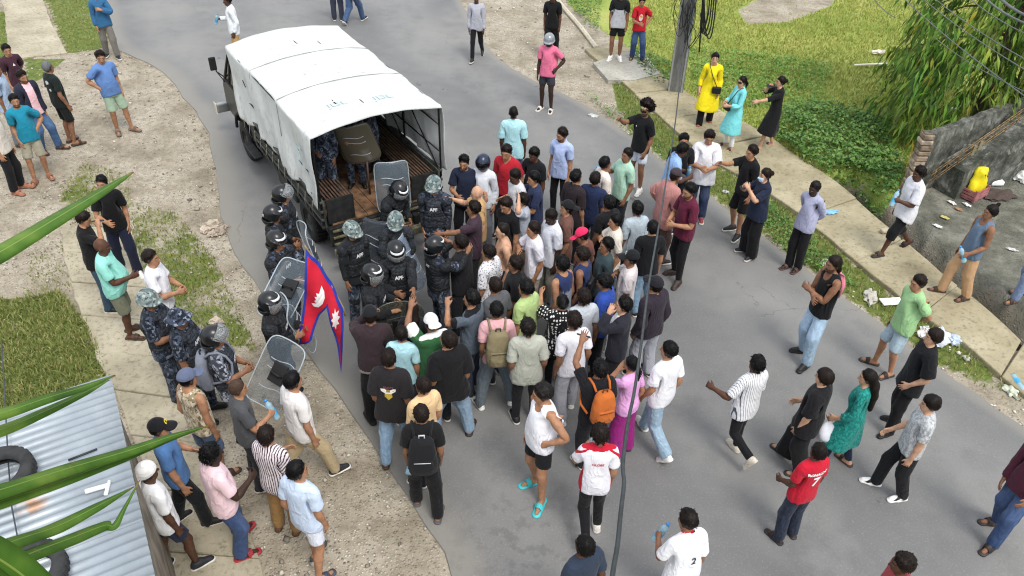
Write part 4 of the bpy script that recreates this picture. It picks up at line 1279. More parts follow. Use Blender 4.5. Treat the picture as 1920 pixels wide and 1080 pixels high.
@cached
def m_cloth(pat, c1, c2, c3):
    k = NT('cloth')
    p = k.attr('rest'); X = k.sep(p)
    a = lin(c1)[:3]; b = lin(c2 or c1)[:3]; c = lin(c3 or c2 or c1)[:3]
    col = k.mix(k.smooth(k.noise(p, 9, 4), .3, .7), tuple(v * .93 for v in a), tuple(min(1, v * 1.04) for v in a))
    if pat == 'stripe':
        s = k.math('SINE', k.math('MULTIPLY', X[0], 2 * math.pi / .030))
        col = k.mix(k.smooth(s, .25, .5), col, b)
    elif pat == 'pin':
        s = k.math('SINE', k.math('MULTIPLY', X[0], 2 * math.pi / .026))
        col = k.mix(k.smooth(s, .72, .9), col, b)
    elif pat == 'hstripe':
        s = k.math('SINE', k.math('MULTIPLY', X[2], 2 * math.pi / .045))
        col = k.mix(k.smooth(s, .0, .3), col, b)
    elif pat == 'camo':
        n1 = k.noise(k.scale(p, (1.0, 1.0, 1.3)), 13, 2, .5); n2 = k.noise(k.vmath('ADD', p, (3.1, 1.7, 5.3)), 16, 2, .5)
        col = k.mix(k.smooth(n1, .50, .53), col, b)
        col = k.mix(k.smooth(n2, .56, .585), col, c)
        n3 = k.noise(k.vmath('ADD', p, (7.7, 2.1, 1.3)), 20, 2, .5)
        col = k.mix(k.smooth(n3, .60, .62), col, tuple(v * .5 for v in b))
    elif pat == 'dots':
        d = k.voro(p, 22, 0, rnd=.25)
        col = k.mix(k.smooth(d, .36, .31), col, b)
    elif pat == 'floral':
        d = k.voro(k.vmath('ADD', p, k.scale(k.noise(p, 30, 2, .5, True), (.02, .02, .02))), 38, 0)
        col = k.mix(k.smooth(d, .34, .26), col, b)
    elif pat == 'mottle':
        col = k.mix(k.smooth(k.noise(p, 30, 5, .7), .42, .6), col, b)
    elif pat == 'twoz':      # upper yoke of another colour
        col = k.mix(k.smooth(X[2], 1.23, 1.235), col, b)
    elif pat == 'sport':     # coloured shoulders and side panels on a pale shirt
        ax = k.math('ABSOLUTE', X[0])
        u = k.math('ADD', k.math('MULTIPLY', ax, .55), k.math('MULTIPLY', X[2], .9))
        s = k.math('MULTIPLY', k.smooth(u, 1.345, 1.349), k.smooth(u, 1.372, 1.368))
        s = k.math('MAXIMUM', s, k.math('MULTIPLY', k.smooth(ax, .168, .172), k.smooth(X[2], 1.2, 1.17)))
        s = k.math('MAXIMUM', s, k.smooth(X[2], 1.425, 1.43))
        col = k.mix(s, col, b)
    elif pat == 'open':      # jacket open over a shirt
        f = k.math('MULTIPLY', k.smooth(X[1], .02, .03), k.smooth(k.math('ABSOLUTE', X[0]), .085, .075))
        col = k.mix(f, col, b)
    elif pat == 'hem':
        col = k.mix(k.smooth(X[2], .845, .84), col, b)
    elif pat == 'trim':
        ax = k.math('ABSOLUTE', X[0])
        col = k.mix(k.math('MAXIMUM', k.smooth(X[2], 1.425, 1.43), k.math('MULTIPLY', k.smooth(ax, .285, .29), k.smooth(X[2], 1.0, 1.1))), col, b)
    elif pat == 'denim':
        w = k.noise(k.scale(p, (1, 1, .6)), 26, 5, .65)
        f = k.math('MULTIPLY', k.smooth(X[1], -.02, .06), k.smooth(k.math('ABSOLUTE', k.math('SUBTRACT', X[2], .62)), .22, .05))
        f = k.math('ADD', k.math('MULTIPLY', f, .5), k.math('MULTIPLY', k.smooth(w, .4, .7), .35))
        col = k.mix(f, col, tuple(min(1, v * 1.7 + .04) for v in a))
    w1 = k.noise(k.vmath('ADD', k.scale(p, (1, 1, .55)), k.scale(k.noise(p, 4, 1, .5, True), (.25, .25, .25))), 8, 1, .5)
    fold = k.math('POWER', k.math('SUBTRACT', 1.0, k.math('ABSOLUTE', k.math('SUBTRACT', k.math('MULTIPLY', w1, 2.0), 1.0))), 4.0)
    h = k.math('ADD', k.math('ADD', k.math('MULTIPLY', fold, .9), k.math('MULTIPLY', k.noise(p, 20, 2, .5), .35)), k.math('MULTIPLY', k.noise(p, 420, 1), .05))
    k.bump(h, .42, .022)
    k.b.inputs['Sheen Weight'].default_value = .06
    k.fin(col, .86, 0, .22)
    return k.m

@cached
def m_armour(col):
    k = NT('armour')
    p = k.attr('rest'); X = k.sep(p); c = lin(col)[:3]
    n = k.noise(p, 25, 4)
    rid = k.math('POWER', k.math('ABSOLUTE', k.math('SINE', k.math('MULTIPLY', X[2], 62.0))), .3)
    cel = k.smooth(k.voro(p, 16, 0, 'DISTANCE_TO_EDGE'), .0, .12)
    k.fin(k.mix(k.smooth(n, .4, .7), tuple(v * .6 for v in c), tuple(v * 1.5 for v in c)), .72, 0, .3)
    k.bump(k.math('ADD', k.math('MULTIPLY', rid, .8), k.math('ADD', cel, k.math('MULTIPLY', n, .4))), .8, .012)
    return k.m

@cached
def m_hair(col):
    k = NT('hair')
    p = k.attr('rest')
    c = lin(col)[:3]
    s = k.noise(k.scale(p, (1, .35, .35)), 130, 3, .6)
    k.fin(k.mix(s, tuple(v * .35 for v in c), tuple(v * 1.3 for v in c)), .42, 0, .14)
    k.bump(s, .7, .006)
    return k.m

@cached
def m_shoe(c1, c2):
    k = NT('shoe')
    X = k.sep(k.attr('rest'))
    a, b = lin(c1)[:3], lin(c2)[:3]
    col = k.mix(k.smooth(X[2], .031, .034), b, k.mix(k.smooth(k.noise(k.attr('rest'), 40, 3), .4, .6), tuple(v * .8 for v in a), a))
    k.fin(col, .6)
    k.bump(k.noise(k.attr('rest'), 120, 2), .2, .004)
    return k.m

@cached
def m_sneaker(c1, c2, c3):
    k = NT('sneaker')
    p = k.attr('rest'); X = k.sep(p)
    a, b, c = lin(c1)[:3], lin(c2)[:3], lin(c3)[:3]
    pan = k.math('SINE', k.math('ADD', k.math('MULTIPLY', X[1], 55), k.math('MULTIPLY', X[2], 60)))
    col = k.mix(k.smooth(pan, .1, .25), a, b)
    k.fin(k.mix(k.smooth(X[2], .031, .034), c, col), .5)
    return k.m

@cached
def m_visor(_=0):
    k = NT('clear_visor')
    k.fin((.33, .35, .36), .10, 0, .7)
    k.b.inputs['Alpha'].default_value = .40
    return k.m

CAMO = ('camo', '#3b4454', '#1b212c', '#7d8797')
HELMC = ('camo', '#7c8988', '#5a696b', '#a2aaa0')

def posed(name, b, pose, mat, parent, W=None, seed=0, amp=0.0, kind='top', V=None, part_smooth=True, sel=None):
    V0 = b.V if V is None else V
    if amp:
        V0 = wrinkle(V0, b.N, seed, amp, kind)
    P = pose.apply(V0, b.W if W is None else W)
    if b.smooth:
        P = lap(P, b.A, b.smooth, .45)
    F = b.F
    rest = b.V
    if sel is not None:
        keep = sel[F].all(1); F = F[keep]
        u, inv = np.unique(F.ravel(), return_inverse=True)
        P, rest, F = P[u], rest[u], inv.reshape(-1, 3)
    me = mesh_np(name, P, F)
    at_ = me.attributes.new('rest', 'FLOAT_VECTOR', 'POINT')
    at_.data.foreach_set('vector', rest.astype(np.float32).ravel())
    me.materials.append(mat)
    o = link(name, me, None, parent)
    return o, V0

def text_mesh(s, size=.1, bold=0.0):
    cu = bpy.data.curves.new('t', 'FONT'); cu.body = s; cu.size = size; cu.align_x = 'CENTER'; cu.align_y = 'CENTER'; cu.offset = bold; cu.resolution_u = 3
    o = bpy.data.objects.new('t', cu); COL.objects.link(o)
    dg = bpy.context.evaluated_depsgraph_get()
    ev = o.evaluated_get(dg); m = ev.to_mesh(); m.calc_loop_triangles()
    V = np.array([v.co for v in m.vertices]); F = np.array([t.vertices for t in m.loop_triangles])
    ev.to_mesh_clear(); bpy.data.objects.remove(o); bpy.data.curves.remove(cu)
    return V, F
def print_on(name, b, V0, pose, parent, items, W=None, head=False, skirt=True):
    """flat print laid on the cloth. items: (verts2d, faces, side, cx, cz, colour)"""
    tr = BVHTree.FromPolygons([tuple(map(float, v)) for v in V0], [tuple(map(int, f)) for f in b.F])
    for V, F, side, cx, cz, colr in items:
        V = np.asarray(V, float)
        sgn = 1 if side == 'front' else -1
        pts = []
        for v in V:
            x = cx + v[0] * (-sgn); z = cz + v[1]
            h = tr.ray_cast(Vector((x, sgn * .6, z)), Vector((0, -sgn, 0)))
            pts.append((x, (h[0].y if h[0] is not None else 0) + sgn * .006, z))
        P0 = np.array(pts, np.float32)
        if head:
            W_ = np.zeros((len(P0), 17), np.float32); W_[:, 4] = 1
        else:
            W_ = weights(P0, skirt)
        me = mesh_np(name, pose.apply(P0, W_), np.asarray(F), False)
        link(name, me, plain('print_ink', colr, .7, 0, .03), parent)
def poly(pts, n=0):
    return np.array([(x, y, 0) for x, y in pts]), [tuple(range(len(pts)))] if False else np.array([(0, i, i + 1) for i in range(1, len(pts) - 1)])

# ------------------------------------------------------------------ one person
PEOPLE = []
SIDES = {'R': True, 'L': False}
def pull_in(b, top, bot, shoe):
    """body under the clothes sits a little deeper than the bare skin"""
    V = b.V; z = V[:, 2]; Q = half(V) - SH; t = Q @ AD
    perp = np.linalg.norm(Q - t[:, None] * AD, axis=1)
    arm = (t > -.02) & (perp < .12)
    d = np.zeros(len(V))
    sl = {'tee': .2, 'vee': .2, 'big': .25, 'polo': .2, 'shirt': .24, 'long': .51, 'jacket': .52, 'tank': -1, 'kurta': .45, 'dress': .34, 'blouse': .22}.get(top)
    if top:
        if sl > 0:
            d = np.where(arm, 1.4 * sst(sl + .0, sl - .05, t), d)
            d = np.where(~arm & (z < 1.40) & (z > .78), 1.6, d)
            d = np.where((z < 1.44) & (z > 1.30) & (np.abs(V[:, 0]) > .075) & (t < .10), np.maximum(d, 1.9), d)
        else:
            d = np.where((np.abs(V[:, 0]) < .11) & (z < 1.33) & (z > .78), 1.6, d)
            d = np.where(~arm & (z < 1.22) & (z > .78), 1.6, d)
        if top in ('kurta', 'dress'):
            d = np.where(~arm & (z < .8) & (z > .46), .8, d)
    end = {'trou': .08, 'slim': .1, 'wide': .06, 'short': .52, 'brief': .62, 'capri': .36}.get(bot)
    if bot:
        d = np.where(~arm & (z < .97), np.maximum(d, sst(end, end + .04, z)), d)
    if shoe == 'shoe':
        d = np.where(z < .1, 1, d)
    return V - b.N * (d * .014)[:, None].astype(np.float32)

def person(px, py, face, label, top=('tee', '#888888'), bot=('trou', '#222222'), shoe=('shoe', '#222222', '#222222'), hair='short', hc='#0d0b0b', skin=2, beard=0,
           arms=('rel', 'rel'), legs='stand', h=1.68, g=1.0, belly=0.0, head=(0, 0), lean=0, twist=0, side=0, hat=None, z0=0.0, crouch=0.0, group=None,
           extra=(), prints=(), police=None, fem=False, seed=None, jit=1.0, xy=None):
    seed = seed if seed is not None else len(PEOPLE) * 7 + 3
    rg = np.random.RandomState(seed)
    lean += rg.uniform(-2, 6); side += rg.uniform(-4, 4); twist += rg.uniform(-9, 9)
    pose = Pose(arms, legs, lean, twist, (head[0] + rg.uniform(-6, 6), head[1] + rg.uniform(-4, 4)), side, rg, jit, crouch)
    s = h / 1.70
    top_pt = pose.G[4] @ (np.array([0, -.005, 1.712 if hair != 'high' else 1.77], np.float32) - pose.J[4]) + pose.J2[4]
    yaw = -R(face)
    Rz = rz(yaw)
    sx = s * (1 + (g - 1) * .8) * (.915 + rg.uniform(-.03, .03))
    loc_top = Rz @ (top_pt * np.array([sx, sx, s]))
    if xy is None:
        wp = at(px, py, z0 + loc_top[2])
        loc = np.array([wp[0] - loc_top[0], wp[1] - loc_top[1], z0])
    else:
        loc = np.array([xy[0], xy[1], z0])
    tt = top[0] if top else None; bt = bot[0] if bot else None; st = shoe[0] if shoe else None
    def shape(V):
        V = V.copy()
        if belly:
            f = belly * np.exp(-((V[:, 2] - 1.05) / .13) ** 2) * sst(-.02, .10, V[:, 1]) * (np.abs(V[:, 0]) < .25)
            V[:, 1] += f; V[:, 0] *= 1 + .9 * belly * np.exp(-((V[:, 2] - 1.03) / .15) ** 2) * (np.abs(V[:, 0]) < .25)
        if fem:
            V[:, 0] *= 1 - .07 * np.exp(-((V[:, 2] - 1.33) / .16) ** 2)
            V[:, 1] += .028 * np.exp(-((V[:, 2] - 1.24) / .06) ** 2) * sst(.03, .10, V[:, 1])
        return V
    bV = hand_curl(shape(pull_in(BODY, tt, bt, st)), pose)
    body, _ = posed('person', BODY, pose, m_skin(skin, beard, hair not in ('bald', 'rece')), None, V=bV)
    body.location = loc; body.rotation_euler = (0, 0, yaw); body.scale = (sx, sx, s)
    tag(body, label, 'person', group)
    out = {'o': body, 'pose': pose, 'M': Matrix.Translation(loc) @ Matrix.Rotation(yaw, 4, 'Z') @ Matrix.Diagonal((sx, sx, s, 1))}
    clothname = {'tee': 'tshirt', 'big': 'tshirt', 'vee': 'tshirt', 'polo': 'polo_shirt', 'shirt': 'shirt', 'long': 'long_sleeved_shirt', 'jacket': 'jacket', 'tank': 'tank_top', 'kurta': 'kurta', 'dress': 'dress', 'blouse': 'blouse',
                 'trou': 'trousers', 'slim': 'trousers', 'wide': 'trousers', 'short': 'shorts', 'brief': 'shorts', 'capri': 'trousers'}
    def mat_of(spec):
        pat = spec[2] if len(spec) > 2 else 'plain'
        return m_cloth(pat, spec[1], spec[3] if len(spec) > 3 else None, spec[4] if len(spec) > 4 else None)
    topV = None
    if bot:
        b = CB[bt]
        bv = shape(b.V)
        if top:
            bv = bv - b.N * (.024 * sst(.78, .84, bv[:, 2]))[:, None].astype(np.float32)
        posed(clothname[bt], b, pose, mat_of(bot), body, seed=seed + 1, amp=.014 if bt != 'slim' else .008, kind='bot', V=bv)
    if top:
        b = CB[tt]
        to, topV = posed(clothname[tt], b, pose, mat_of(top), body, seed=seed + 2, amp=.016, kind='top', V=shape(b.V))
        if prints:
            print_on('shirt_print', b, topV, pose, to, prints)
    if shoe:
        b = CB[st]
        m = {'shoe': lambda: m_shoe(shoe[1], shoe[2]) if len(shoe) < 4 else m_sneaker(shoe[1], shoe[2], shoe[3]), 'slide': lambda: plain('sandal', shoe[1], .6)}[st]()
        for sg in (1, -1):
            posed('shoe' if st == 'shoe' else 'sandal', b, pose, m, body, sel=b.V[:, 0] * sg > 0)
    if hat and hat[0] != 'moto' and hair not in ('long', 'bun', 'bald', None):
        hair = 'buzz'
    if hair and hair != 'bald':
        posed('hair', HB[hair], pose, m_hair(hc if hc != '#0d0b0b' else ('#0d0b0b', '#17110e', '#0b0b0d', '#1e1612')[rg.randint(4)]), body)
    if hat:
        kind = hat[0]
        b = HB[kind]
        nm = {'cap': 'cap', 'capb': 'cap', 'scarf': 'head_cloth', 'helm': 'helmet', 'combat': 'helmet', 'boonie': 'bush_hat', 'moto': 'helmet'}[kind]
        if kind in ('helm', 'moto'):
            mt = plain('helmet_shell', hat[1], .28, 0, .08)
        elif kind in ('combat', 'boonie'):
            mt = plain('silver_helmet', hat[1], .25, .2, .1) if hat[1] else m_cloth(*HELMC) if kind == 'combat' else m_cloth(*CAMO)
        else:
            mt = m_cloth('plain', hat[1], None, None)
        ho, hV = posed(nm, b, pose, mt, body)
        if kind == 'helm':
            vis = hat[2]
            if vis:
                posed('visor', HB['visor' if vis == 'down' else 'visor_up'], pose, m_visor(), ho)
            posed('reflective_stripe', HB['stripe'], pose, plain('white_tape', '#d8dbdc', .5), ho)
            tv, tf = text_mesh('APF', .06, .002)
            print_on('lettering', b, hV, pose, ho, [(tv, tf, 'back', 0, 1.60, '#dfe2e2')], head=True)
        if kind == 'moto':
            posed('visor', HB['moto_visor'], pose, plain('dark_visor', '#0a0c10', .06), ho)
        if kind in ('cap', 'capb') and len(hat) > 2:
            v, f = poly([(-.03, -.018), (.03, -.018), (.034, .0), (.02, .02), (-.02, .02), (-.034, .0)])
            print_on('cap_badge', b, hV, pose, ho, [(v, f, 'front', 0, 1.668, hat[2])], head=True)
    for e in extra:
        if e in ('mask',):
            posed('face_mask', HB['mask'], pose, m_cloth('plain', '#b7d3e4', None, None), body)
        elif e == 'glasses':
            posed('sunglasses', HB['glasses'], pose, plain('dark_lens', '#101012', .15), body)
        elif e == 'bandana':
            posed('neckerchief', HB['bandana'], pose, m_cloth('floral', '#b3202c', '#e8d5d2', None), body)
        elif e == 'headband':
            posed('headband', HB['headband'], pose, m_cloth('plain', '#c9b48f', None, None), body)
    if police:
        vm = {'black': m_armour('#25282c'), 'navy': m_armour('#30353d')}[police.get('col', 'black')]
        vo, vV = posed('armour_vest', CB['vest'], pose, vm, body)
        tv, tf = text_mesh('APF', .072, .003); bv_, bf_ = text_mesh('APF', .055, .002)
        print_on('lettering', CB['vest'], vV, pose, vo, [(tv, tf, 'front', 0, 1.24, '#d6d9da'), (bv_, bf_, 'back', 0, 1.34, '#c6c9ca')], skirt=False)
        if police.get('pads', True):
            po = CB['pads']
            for sg in (1, -1):
                posed('shoulder_guard', po, pose, vm, body, sel=po.V[:, 0] * sg > 0)
        sh = CB['shin']
        for sg in (1, -1):
            posed('shin_guard', sh, pose, vm, body, sel=sh.V[:, 0] * sg > 0)
    PEOPLE.append(out)
    return out

def hand_matrix(p, side='R', off=(.085, 0, .032)):
    """world frame of a person's grip: z along the gripped stick (towards the thumb)"""
    pose = p['pose']; b = 7 if side == 'R' else 10
    m = np.array([1 if side == 'R' else -1, 1, 1.0])
    d = np.array(AD, float) * m; y = np.array([0, 1.0, 0]); n = np.cross([0, 1.0, 0], np.array(AD, float)) * m
    loc = pose.J2[b] + pose.G[b] @ (d * off[0] + y * off[1] + n * off[2])
    zz = nrm(pose.G[b] @ y); xx = nrm(pose.G[b] @ d); yy = np.cross(zz, xx)
    M = Matrix.Identity(4)
    for i in range(3):
        M[i][0], M[i][1], M[i][2], M[i][3] = xx[i], yy[i], zz[i], loc[i]
    W = p['M'] @ M
    L, q, _ = W.decompose()
    return Matrix.Translation(L) @ q.to_matrix().to_4x4()

# ------------------------------------------------------------------ truck with a white tarpaulin
TO = np.array([-2.93, 10.40, 0.0]); TA = R(33.0)
def tw(x, y, z=0.0):
    """truck space (x right, y forward) to the place"""
    c, s = math.cos(TA), math.sin(TA)
    return np.array([TO[0] + x * c - y * s, TO[1] + x * s + y * c, z])
def make_truck():
    root = bpy.data.objects.new('police_truck', None); COL.objects.link(root)
    root.location = TO; root.rotation_euler = (0, 0, TA)
    tag(root, 'dark police truck with a white tarpaulin cover over its open cargo bed', 'truck')
    paint = plain('truck_paint', '#23292b', .38, .0, .18, 3); steel = plain('dark_steel', '#2c2e2d', .6, .3, .25, 9); rust = plain('rusty_steel', '#4d3a2d', .75, .2, .3, 14)
    grey = plain('worn_grey_paint', '#4a4d49', .6, .1, .3, 7); black = plain('black_rubber', '#121212', .8, 0, .2, 8)
    cab_dark = plain('dark_cab_panel', '#0d1113', .08, 0, .1); chrome = plain('bumper_metal', '#9c9f9d', .35, .7, .15)
    W = 2.06
    # chassis
    mb = MB()
    for x in (.55, 1.5):
        mb.box((x, 2.6, .58), (.1, 5.6, .16))
    for y in (.2, 1.4, 2.6, 3.6):
        mb.box((W / 2, y, .58), (1.1, .1, .1))
    mb.box((.25, 2.0, .56), (.36, .9, .34), bev=.04); mb.box((W - .25, 2.0, .56), (.36, .9, .34), bev=.04)
    mb.build('chassis', steel, root)
    for x in (.16, W - .16):
        for y in (1.0, 4.33):
            M = Matrix.Translation((x, y, .385)) @ Matrix.Rotation(R(90), 4, 'Y')
            t = MB().lathe([(.20, -.10), (.30, -.115), (.365, -.10), (.385, -.06), (.385, .06), (.365, .10), (.30, .115), (.20, .10)], 28, M, close=False)
            for k in range(28):
                a = 2 * math.pi * k / 28
                for sgn in (-1, 1):
                    c = M @ Vector((.386 * math.cos(a), .386 * math.sin(a), sgn * .05))
                    t.box(c, (.075, .02, .05), Matrix.Rotation(-a, 3, 'X') if False else (M.to_3x3() @ Matrix.Rotation(a, 3, 'Z') @ Matrix.Rotation(R(90), 3, 'Y')))
            ty = t.build('wheel', black, root)
            MB().lathe([(.205, -.09), (.19, -.05), (.10, -.03), (.09, -.07), (.0, -.07)], 20, M, close=False).lathe([(.205, .09), (.19, .05), (.10, .03), (.09, .07), (.0, .07)], 20, M, close=False).build('rim', plain('wheel_rim', '#3b3b39', .5, .5), ty)
    # cargo bed floor, planks one by one
    for i in range(9):
        MB().box((.14 + (i + .5) * (W - .28) / 9, 1.62, .80), ((W - .28) / 9 - .008, 3.24, .035), bev=.004).build('floor_plank', plain('dusty_floor', '#76583f', .9, 0, .32, 7), root)
    MB().box((W / 2, 1.62, .74), (W - .1, 3.3, .07)).build('bed_frame', steel, root)
    # side panels with posts and long rails
    for s, x in ((-1, .04), (1, W - .04)):
        p = MB().box((x, 1.62, 1.02), (.03, 3.26, .46)).build('side_panel', grey, root)
        for z in (.80, .93, 1.08, 1.25):
            MB().box((x + s * .035, 1.62, z), (.045, 3.3, .04), bev=.008).build('side_rail', grey if z > .85 else steel, p)
        for y in np.linspace(.04, 3.2, 7):
            MB().box((x + s * .03, float(y), 1.01), (.05, .06, .50), bev=.008).build('side_post', steel, p)
    # front bulkhead of the bed
    MB().box((W / 2, 3.26, 1.3), (W - .1, .04, 1.0)).build('bulkhead', paint, root)
    # slatted benches
    for s, x0 in ((1, .10), (-1, W - .52)):
        b = MB().box((x0 + .21, .02, 1.02), (.44, .03, .40)).box((x0 + (.42 if s > 0 else 0), 1.6, 1.19), (.03, 3.1, .04)).box((x0 + .21, .03, 1.21), (.44, .04, .04)).box((x0 + .21, 3.1, 1.0), (.4, .03, .38)).build('bench', steel, root)
        for k in range(8):
            MB().box((x0 + .03 + k * .052, 1.6, 1.215), (.026, 3.08, .02)).build('slat', plain('bench_slat', '#5a4638', .7, .1, .25, 8), b)
        for y in (.8, 1.6, 2.4):
            MB().box((x0 + .21, y, 1.0), (.4, .03, .36)).build('bench_leg', rust, b)
    # tailgate hung open, bumper and lamps
    tg = MB().box((W / 2, -.06, .62), (W - .12, .04, .34), bev=.008).build('tailgate', steel, root)
    for z in (.50, .62, .74):
        MB().box((W / 2, -.10, z), (W - .2, .04, .035), bev=.006).build('tailgate_bar', plain('scuffed_olive', '#6a6650', .6, .2, .3, 12), tg)
    mb = MB().box((W / 2, -.30, .47), (W - .06, .10, .14), bev=.02).box((.5, -.16, .47), (.08, .24, .08)).box((W - .5, -.16, .47), (.08, .24, .08))
    mb.build('rear_bumper', plain('scuffed_cream', '#8b866d', .6, .2, .3, 9), root)
    for x in (.16, W - .16):
        l = MB().box((x, -.365, .50), (.20, .03, .10), bev=.01).build('tail_lamp', plain('lamp_red', '#8d1a14', .25), root)
        MB().box((x + (.055 if x < 1 else -.055), -.384, .50), (.07, .012, .08)).build('indicator', plain('lamp_amber', '#f08a2c', .25), l)
    # hoops and rods
    def hoop(y):
        pts = []
        for t in np.linspace(0, 1, 25):
            pts.append(cross(t, 0, y))
        return pts
    HOOPS = (.0, 1.33, 2.66, 4.0)
    ZS, ZC, ZB = 2.37, 2.49, 1.12
    LS = ZS - ZB
    TOT = LS * 2 + (W + .06) * 1.02
    def cross(t, o, y):
        """tarp section: up the left side, over the arched roof, down the right side"""
        s = t * TOT
        if s < LS:
            u = s / LS
            return Vector((-.03 - o + .05 * u * u * 0, y, ZB + s - .0))
        if s > TOT - LS:
            return Vector((W + .03 + o, y, ZB + (TOT - s)))
        u = (s - LS) / (TOT - 2 * LS)
        return Vector((-.03 + (W + .06) * u, y, ZS + (ZC - ZS) * (1 - abs(2 * u - 1) ** 2.2) + o))
    def inner(y):
        pts = [cross(t, -.03, y) for t in np.linspace(.002, .998, 40)]
        return pts
    fr = MB()
    for y in HOOPS[:3]:
        fr.tube(inner(y), .017, 6)
    fr.tube([cross(t, -.02, 3.98) for t in np.linspace(.002, .998, 40)], .015, 6)
    for t in (.10, .2, .27, .42, .5, .58, .73, .80, .9):
        fr.tube([cross(t, -.045, .0), cross(t, -.045, 3.98)], .012, 6)
    for y0, y1 in ((.0, 1.33), (1.33, 2.66)):
        fr.tube([cross(.98, -.05, y0), cross(.76, -.05, y1)], .012, 6); fr.tube([cross(.02, -.05, y0), cross(.24, -.05, y1)], .012, 6)
    fr.build('hoop_frame', plain('frame_black', '#1a1a1a', .5, .4), root)
    # tarpaulin
    nu, nv = 120, 110
    rgt = np.random.RandomState(5)
    ph = rgt.uniform(0, 6.28, 8)
    V = []
    for j in range(nv):
        v = j / (nv - 1); y = -.06 + v * 4.14
        ph_h = min(abs(y - h_) for h_ in HOOPS)
        sag = .022 * math.sin(math.pi * min(ph_h / .665, 1) / 2) ** 2
        for i in range(nu):
            t = i / (nu - 1)
            p = cross(t, 0, y)
            s = t * TOT
            side = s < LS or s > TOT - LS
            if side:
                d = (LS - s) / LS if s < LS else (s - (TOT - LS)) / LS
                wv = .030 * math.sin(y * 5.2 + ph[0]) + .018 * math.sin(y * 11.3 + ph[1] + d * 3) + .008 * math.sin(y * 23 + d * 9 + ph[2])
                dx = (wv * d - sag * .9 + .02 * math.sin(d * 6 + y * 2.2))
                p.x += (-1 if s < LS else 1) * (dx + .008)
                # ragged lower edge
                low = .05 * math.sin(y * 3.1 + ph[3]) + .03 * math.sin(y * 7.7 + ph[4]) + (.06 if s < LS else .0) * (y / 4.1)
                p.z += low * max(0, d - .2) + (.10 * max(0, d - .35) * (1 - y / 4.1) if s < LS else .20 * max(0, d - .3))
            else:
                p.z += -sag * 1.5 + .006 * math.sin(y * 6.3 + p.x * 4 + ph[5]) + .004 * math.sin(y * 15 + p.x * 11 + ph[6])
            if ph_h < .05:
                p.z += (0 if side else .008 * (1 - ph_h / .05))
            if j == 0 and not side:
                p.z -= .035
            V.append(tuple(p))
    idx = np.arange(nu * nv).reshape(nv, nu)
    F = np.stack([idx[:-1, :-1], idx[:-1, 1:], idx[1:, 1:], idx[1:, :-1]], -1).reshape(-1, 4)
    k = NT('white_tarpaulin')
    p = k.obj()
    n1 = k.noise(p, 2.2, 6, .7); n2 = k.noise(k.scale(p, (1, 3, 1)), 5, 5, .7)
    col = k.mix(k.math('MULTIPLY', k.smooth(n1, .48, .75), .5), lin('#cdd1d0')[:3], lin('#a5a49b')[:3])
    col = k.mix(k.math('MULTIPLY', k.smooth(n2, .55, .72), .55), col, lin('#8d8577')[:3])
    gr_ = k.math('MULTIPLY', k.smooth(k.noise(k.scale(p, (1, 1, .3)), 9, 5, .75), .56, .7), k.smooth(k.sep(p)[2], 1.9, 1.2))
    col = k.mix(k.math('MULTIPLY', gr_, .7), col, lin('#6f685c')[:3])
    w = k.n('ShaderNodeTexWave'); k.l(p, w.inputs[0]); w.inputs['Scale'].default_value = 90
    k.fin(col, .55, 0, .35)
    k.bump(k.math('ADD', k.noise(p, 7, 5, .6), k.math('MULTIPLY', k.noise(p, 40, 3), .2)), .55, .03)
    tr = k.n('ShaderNodeBsdfTranslucent'); k.l(col, tr.inputs[0]); mx = k.n('ShaderNodeMixShader'); mx.inputs[0].default_value = .05
    k.l(k.b.outputs[0], mx.inputs[1]); k.l(tr.outputs[0], mx.inputs[2]); k.l(mx.outputs[0], k.out.inputs[0])
    tp = link('tarpaulin', mesh_np('tarpaulin', V, F), k.m, root)
    sd = tp.modifiers.new('thickness', 'SOLIDIFY'); sd.thickness = .004
    # seams over the hoops, faded blue lettering, small tears
    for y in HOOPS[1:3]:
        MB().tube([cross(t, .010, y + .05) for t in np.linspace(.14, .995, 60)], .0065, 5).build('seam', plain('seam_cord', '#8f918d', .8), tp)
    for s_, yy, uu, rot in (('JDL', .62, .33, 0), ('JDL', .50, .66, 0)):
        tv, tf = text_mesh(s_, .22, .002)
        P = []
        for q in tv:
            t = (LS + (TOT - 2 * LS) * uu + q[0]) / TOT
            c = cross(t, .006, yy + q[1]); P.append((c.x, c.y, c.z + .0))
        P = np.array(P); P[:, 2] -= .012
        link('faded_lettering', mesh_np('faded_lettering', P, tf, False), plain('faded_blue', '#bfdde2', .7, 0, .1), tp)
    tv, tf = text_mesh('JDL', .26, .002)
    P = np.array([(-.062, .55 + q[1], 1.80 - q[0]) for q in tv])
    link('faded_lettering', mesh_np('faded_lettering', P, tf, False), plain('faded_blue', '#bfdde2', .7, 0, .1), tp)
    for yy, zz in ((3.1, 2.02), (2.35, 1.78)):
        MB().box((-.06, yy, zz), (.012, .14, .02), Matrix.Rotation(R(35), 3, 'X')).build('tear', black, tp)
    # cab
    prf = [(3.30, .62), (3.30, 1.95), (3.45, 2.02), (4.80, 2.03), (4.96, 1.97), (5.26, 1.36), (5.40, 1.24), (5.46, 1.12), (5.48, .62), (4.80, .58), (4.75, .75), (4.58, .88), (4.33, .92), (4.08, .88), (3.91, .75), (3.86, .58)]
    bm = bmesh.new(); rows = []
    for x, k_ in ((.10, 1), (.13, 0), (W - .13, 0), (W - .10, 1)):
        pass
    vs = []
    for x in (.08, W - .08):
        r_ = []
        for (y, z) in prf:
            tum = .10 * max(0, z - 1.30) / .7
            r_.append(bm.verts.new((x + (tum if x < 1 else -tum), y, z)))
        vs.append(r_)
    n = len(prf)
